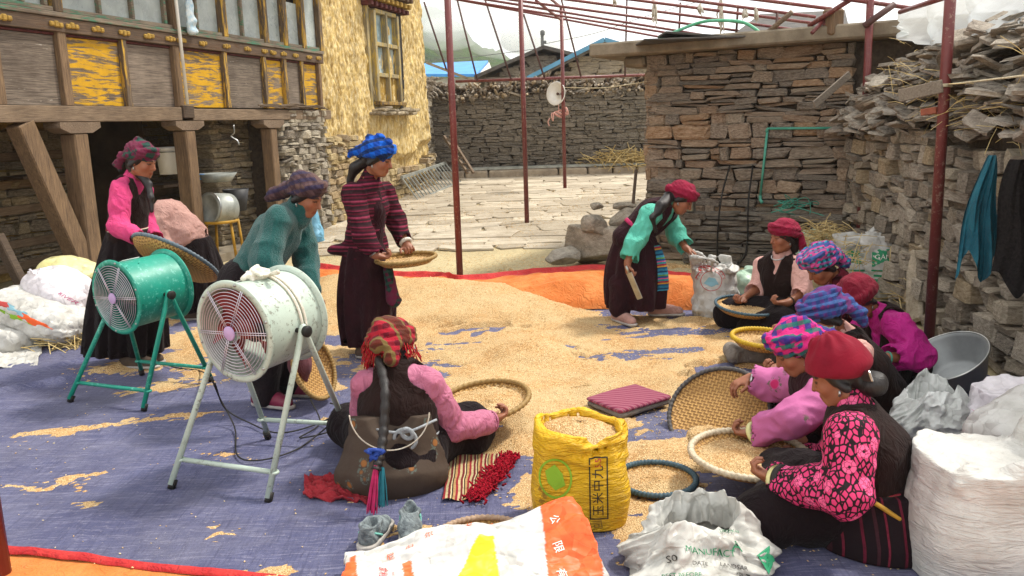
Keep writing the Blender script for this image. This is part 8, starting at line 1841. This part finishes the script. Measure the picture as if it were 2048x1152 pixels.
# 8  teal and pink wrapped scarf, hunched in a dark red shawl
def seated(label, HD, hf, NK, SL, SR, CH, PV, EL, WL, ER, WR, fwd, hu=(0, 0, 1), h=.0065):
    PV = np.asarray(PV, float); PV[2] = .15; f = nrm(fwd); s_ = V3(-f[1], f[0], 0)    # left of forward
    KL, KR = PV + f * .38 + s_ * .24, PV + f * .38 - s_ * .24; KL[2] = KR[2] = .12; AL, AR = PV + f * .36 - s_ * .06, PV + f * .30 + s_ * .06; AL[2] = AR[2] = .07
    J = dict(HD=HD, NK=NK, SL=SL, SR=SR, CH=CH, PV=PV, EL=EL, WL=WL, ER=ER, WR=WR, KL=KL, KR=KR, AL=AL, AR=AR); return Person(label, J, hf, hu, h=h), J
def lap(p, J, mat, seed, r=.15, q=.10):
    p.skirt_sit(mat, [(J['PV'], J['KL'], r, q), (J['PV'], J['KR'], r, q), (J['KL'], J['AL'], q, q * .85), (J['KR'], J['AR'], q, q * .85), (J['PV'], (J['AL'] + J['AR']) / 2, r, q)], seed=seed)
p, J = seated('woman in a teal and pink wrapped scarf and dark red shawl, beside the magenta blouse', D(1642, 532, 5.45), (-.82, -.2, -.55), D(1682, 562, 5.5), D(1690, 600, 5.35), D(1668, 580, 5.72), D(1706, 625, 5.52), D(1720, 700, 5.55), D(1650, 650, 5.25), D(1590, 668, 5.25), D(1610, 640, 5.72), D(1570, 660, 5.55), (-1, -.1, 0))
p.body({'L': ((-.8, .3, 0), (0, .2, 1), (0, 1, 0), GRIP), 'R': ((-.8, -.4, -.1), (0, -.2, 1), (0, -1, 0), GRIP)}); p.blouse('shawl_red', .008, (.9, .9), seed=51, name='shawl', amp=.016); lap(p, J, 'skirt_dark', 52); p.hair(); p.scarf('plaid_tealpink', 1.12, 3, ((-.11, 0, .0), .034), [(-.11, .0, .0, .04), (-.13, .0, -.07, .045)], [(-.04, .03, .11, .03), (.03, -.03, .11, .026), (-.08, -.02, .10, .03)], 53, .04, bandr=.02, fold=.007)
# 9  maroon turban, magenta blouse
p, J = seated('woman in a maroon turban and magenta blouse bending over beside the red post', D(1716, 600, 4.92), (-.62, -.40, -.62), D(1758, 626, 4.95), D(1798, 652, 4.80), D(1742, 640, 5.12), D(1782, 690, 4.95), D(1800, 770, 5.0), D(1836, 712, 4.66), D(1770, 716, 4.62), D(1700, 700, 5.1), D(1670, 730, 5.0), (-.95, -.2, 0))
p.body({'L': ((-.9, .1, -.2), (0, .2, 1), (0, 1, 0), GRIP), 'R': ((-.8, -.3, -.2), (0, -.2, 1), (0, -1, 0), GRIP)}); p.blouse('magenta_satin', .004, (.86, .9), (.082, .082, .066), .013, seed=55, tr=(.15, .115)); p.vest('vest_brown', .025, (-.6, -.5, -.4), seed=56, tr=(.15, .115)); lap(p, J, 'skirt_dark', 57); p.hair(bun=((-.13, .0, .0), (.045, .045, .045))); p.scarf('maroon_turban', 1.10, 2, None, None, [(.0, 0, .13, .035), (-.03, .04, .11, .03)], 58, .03, .01, fold=.003, bandr=.02); p.earring(); p.ring_on('L', .9, 'green_pvc', .032, .006)
# 10  blue and purple plaid scarf, dark vest
p, J = seated('woman in a blue and purple plaid scarf and brown vest, behind the red felt hat', D(1648, 632, 4.40), (-.90, -.05, -.45), D(1690, 668, 4.42), D(1716, 706, 4.25), D(1676, 690, 4.62), D(1718, 735, 4.42), D(1745, 810, 4.45), D(1650, 770, 4.25), D(1590, 780, 4.4), D(1620, 740, 4.72), D(1560, 735, 4.75), (-1, .1, 0))
p.body({'L': ((-.8, .4, 0), (0, .2, 1), (0, 1, 0), GRIP), 'R': ((-.9, -.2, 0), (0, -.2, 1), (0, -1, 0), GRIP)}); p.blouse('pale_pink', .0, (.9, .9), seed=61); p.vest('vest_brown', .027, None, seed=62, armr=.066); lap(p, J, 'skirt_dark', 63); p.hair(); p.scarf('plaid_bluepurple', 1.12, 2, ((-.12, -.01, .02), .035), [(-.11, -.03, .02, .036), (-.14, -.05, -.05, .04), (-.14, -.05, -.11, .022)], [(-.08, -.03, .10, .035), (-.10, .0, .08, .03)], 64, .04, bandr=.02); p.earring()
# 11  purple plaid scarf, pink flowered blouse
p, J = seated('woman in a purple plaid scarf and flowered pink blouse holding the upright tray', D(1592, 700, 3.82), (-.88, .05, -.46), D(1640, 742, 3.80), D(1652, 790, 3.64), D(1604, 765, 4.02), D(1662, 815, 3.80), D(1705, 905, 3.82), D(1590, 838, 3.58), D(1508, 868, 3.72), D(1545, 770, 4.16), D(1500, 757, 4.20), (-.85, .45, 0), h=.006)
p.body({'R': ((-.85, -.1, -.25), (.0, .0, -1), (-.2, -1, 0), CURL), 'L': ((-.75, .55, -.1), (0, .3, .8), (.2, .6, .3), GRIP)}); p.blouse('pink_floral', .004, (.95, .9), (.080, .078, .070), .012, seed=65, tr=(.15, .115)); p.vest('maroon_dark', .025, None, seed=66, tr=(.15, .115)); J['KL'][2] = .07; lap(p, J, 'skirt_dark', 67, .14, .07); p.hair(bun=((-.12, 0, -.02), (.04, .045, .04))); p.scarf('plaid_purple', 1.10, 2, ((-.11, -.02, .02), .035), [(-.11, -.02, .03, .034), (-.15, -.02, .0, .03)], [(-.03, .03, .12, .03), (-.07, -.02, .11, .032)], 68, .045, bandr=.02); p.earring(); p.ring_on('R', .92, 'silver', .035, .010)
mb = MB(); e = J['WL'] - J['EL']; mb.ring(J['EL'] + e * .97, e, .044, .014, 24, 8); mb.build('cuff', 'sack_cream', p.t, True)
# 12  red felt hat, lace-patterned pink blouse
p, J = seated('woman in a red felt hat and black vest over a pink lace patterned blouse', D(1676, 752, 3.18), (-.80, .42, -.34), D(1712, 818, 3.14), D(1700, 872, 2.94), D(1716, 850, 3.36), D(1738, 905, 3.12), D(1745, 1010, 3.10), D(1690, 982, 2.86), D(1548, 960, 3.10), D(1655, 935, 3.55), D(1605, 918, 3.62), (-.85, .40, 0), h=.006)
p.body({'L': ((-.75, .45, .25), (.3, .3, .8), (.2, .6, .5), GRIP), 'R': ((-.9, .0, .1), (0, -.2, 1), (0, -1, .2), GRIP)}); p.blouse('pink_black_lace', .006, (.93, .9), (.084, .086, .066), .010, seed=71, tr=(.155, .12)); p.vest('vest_brown', .029, None, seed=72, tr=(.155, .12), armr=.080); lap(p, J, 'skirt_dark', 73, .17); p.belt('belt_stripe', .30, .055, .034, (.165, .125))
bx = J['PV'] + V3(.03, -.04, 0); d = SDF(bx - V3(.35, .3, .2), bx + V3(.3, .3, .3), .009); d.ecap(bx + V3(-.02, -.03, -.1), bx + V3(0, 0, .1), (.23, .22), (.19, .16), (1, 0, 0), 0); d.cap(bx + V3(-.05, -.10, -.05), bx + V3(-.2, -.06, -.1), .12, .06, .05); d.disp(fold_noise(74, .014, 12, 30, (1, 1, .3))); d.cutplane(bx + V3(0, 0, .10), (0, 0, 1)); d.cutplane((0, 0, .014), (0, 0, -1)); d.build('back_apron', 'apron_dark', p.t)
p.hair(bun=((-.115, -.01, -.055), (.058, .055, .050))); c, f, r, u = J['HD'], p.f, p.r, p.u; Rm = np.stack([r, f, u], 1); d = SDF(c - .18, c + .22, .0065); P = lambda a, b_, e: c + f * a + r * b_ + u * e
d.ell(P(-.015, 0, .058), (.112, .122, .098), Rm, 0); d.ell(P(-.015, 0, .035), (.118, .128, .060), Rm, .02); d.ell(P(.0, 0, .145), (.05, .055, .03), Rm, .04); d.cutplane(P(0, 0, .012), -u + f * .35); sw_ = SN(18, 6, 5)
d.disp(lambda Q: .0035 * np.sin(9 * np.arctan2((Q - c) @ r, (Q - c) @ f) + 70 * ((Q - c) @ u) + sw_(Q)) * np.clip(((Q - c) @ u - .07) / .05, 0, 1.4) + .003 * sw_(Q)); d.ell(P(.02, .02, .175), (.03, .022, .014), Rm, .01, 'sub'); d.build('felt_hat', 'red_felt', p.t)
mb = MB(); q = P(-.105, -.055, -.012); mb.box(q, (.075, .012, .045), np.stack([nrm(-f * .6 - r * .6), nrm(-f * .6 + r * .8), u], 1), .008); mb.build('hair_clip', 'silver', p.t)
mb = MB(); e = J['WL'] - J['EL']; mb.ring(J['EL'] + e * .95, e, .046, .016, 26, 8); mb.build('cuff', 'sack_cream', p.t, True); mb = MB(); mb.ring(J['EL'] + e * .88, e, .050, .016, 26, 8); mb.build('cuff', 'black_cable', p.t, True)
mb = MB(); q = J['PV'] + V3(-.10, -.19, .10); mb.bar(q, q + V3(.10, -.05, -.06), .022, .014, (0, 0, 1), .004); mb.build('belt_end', 'stand_yellow', p.t); p.earring('silver')
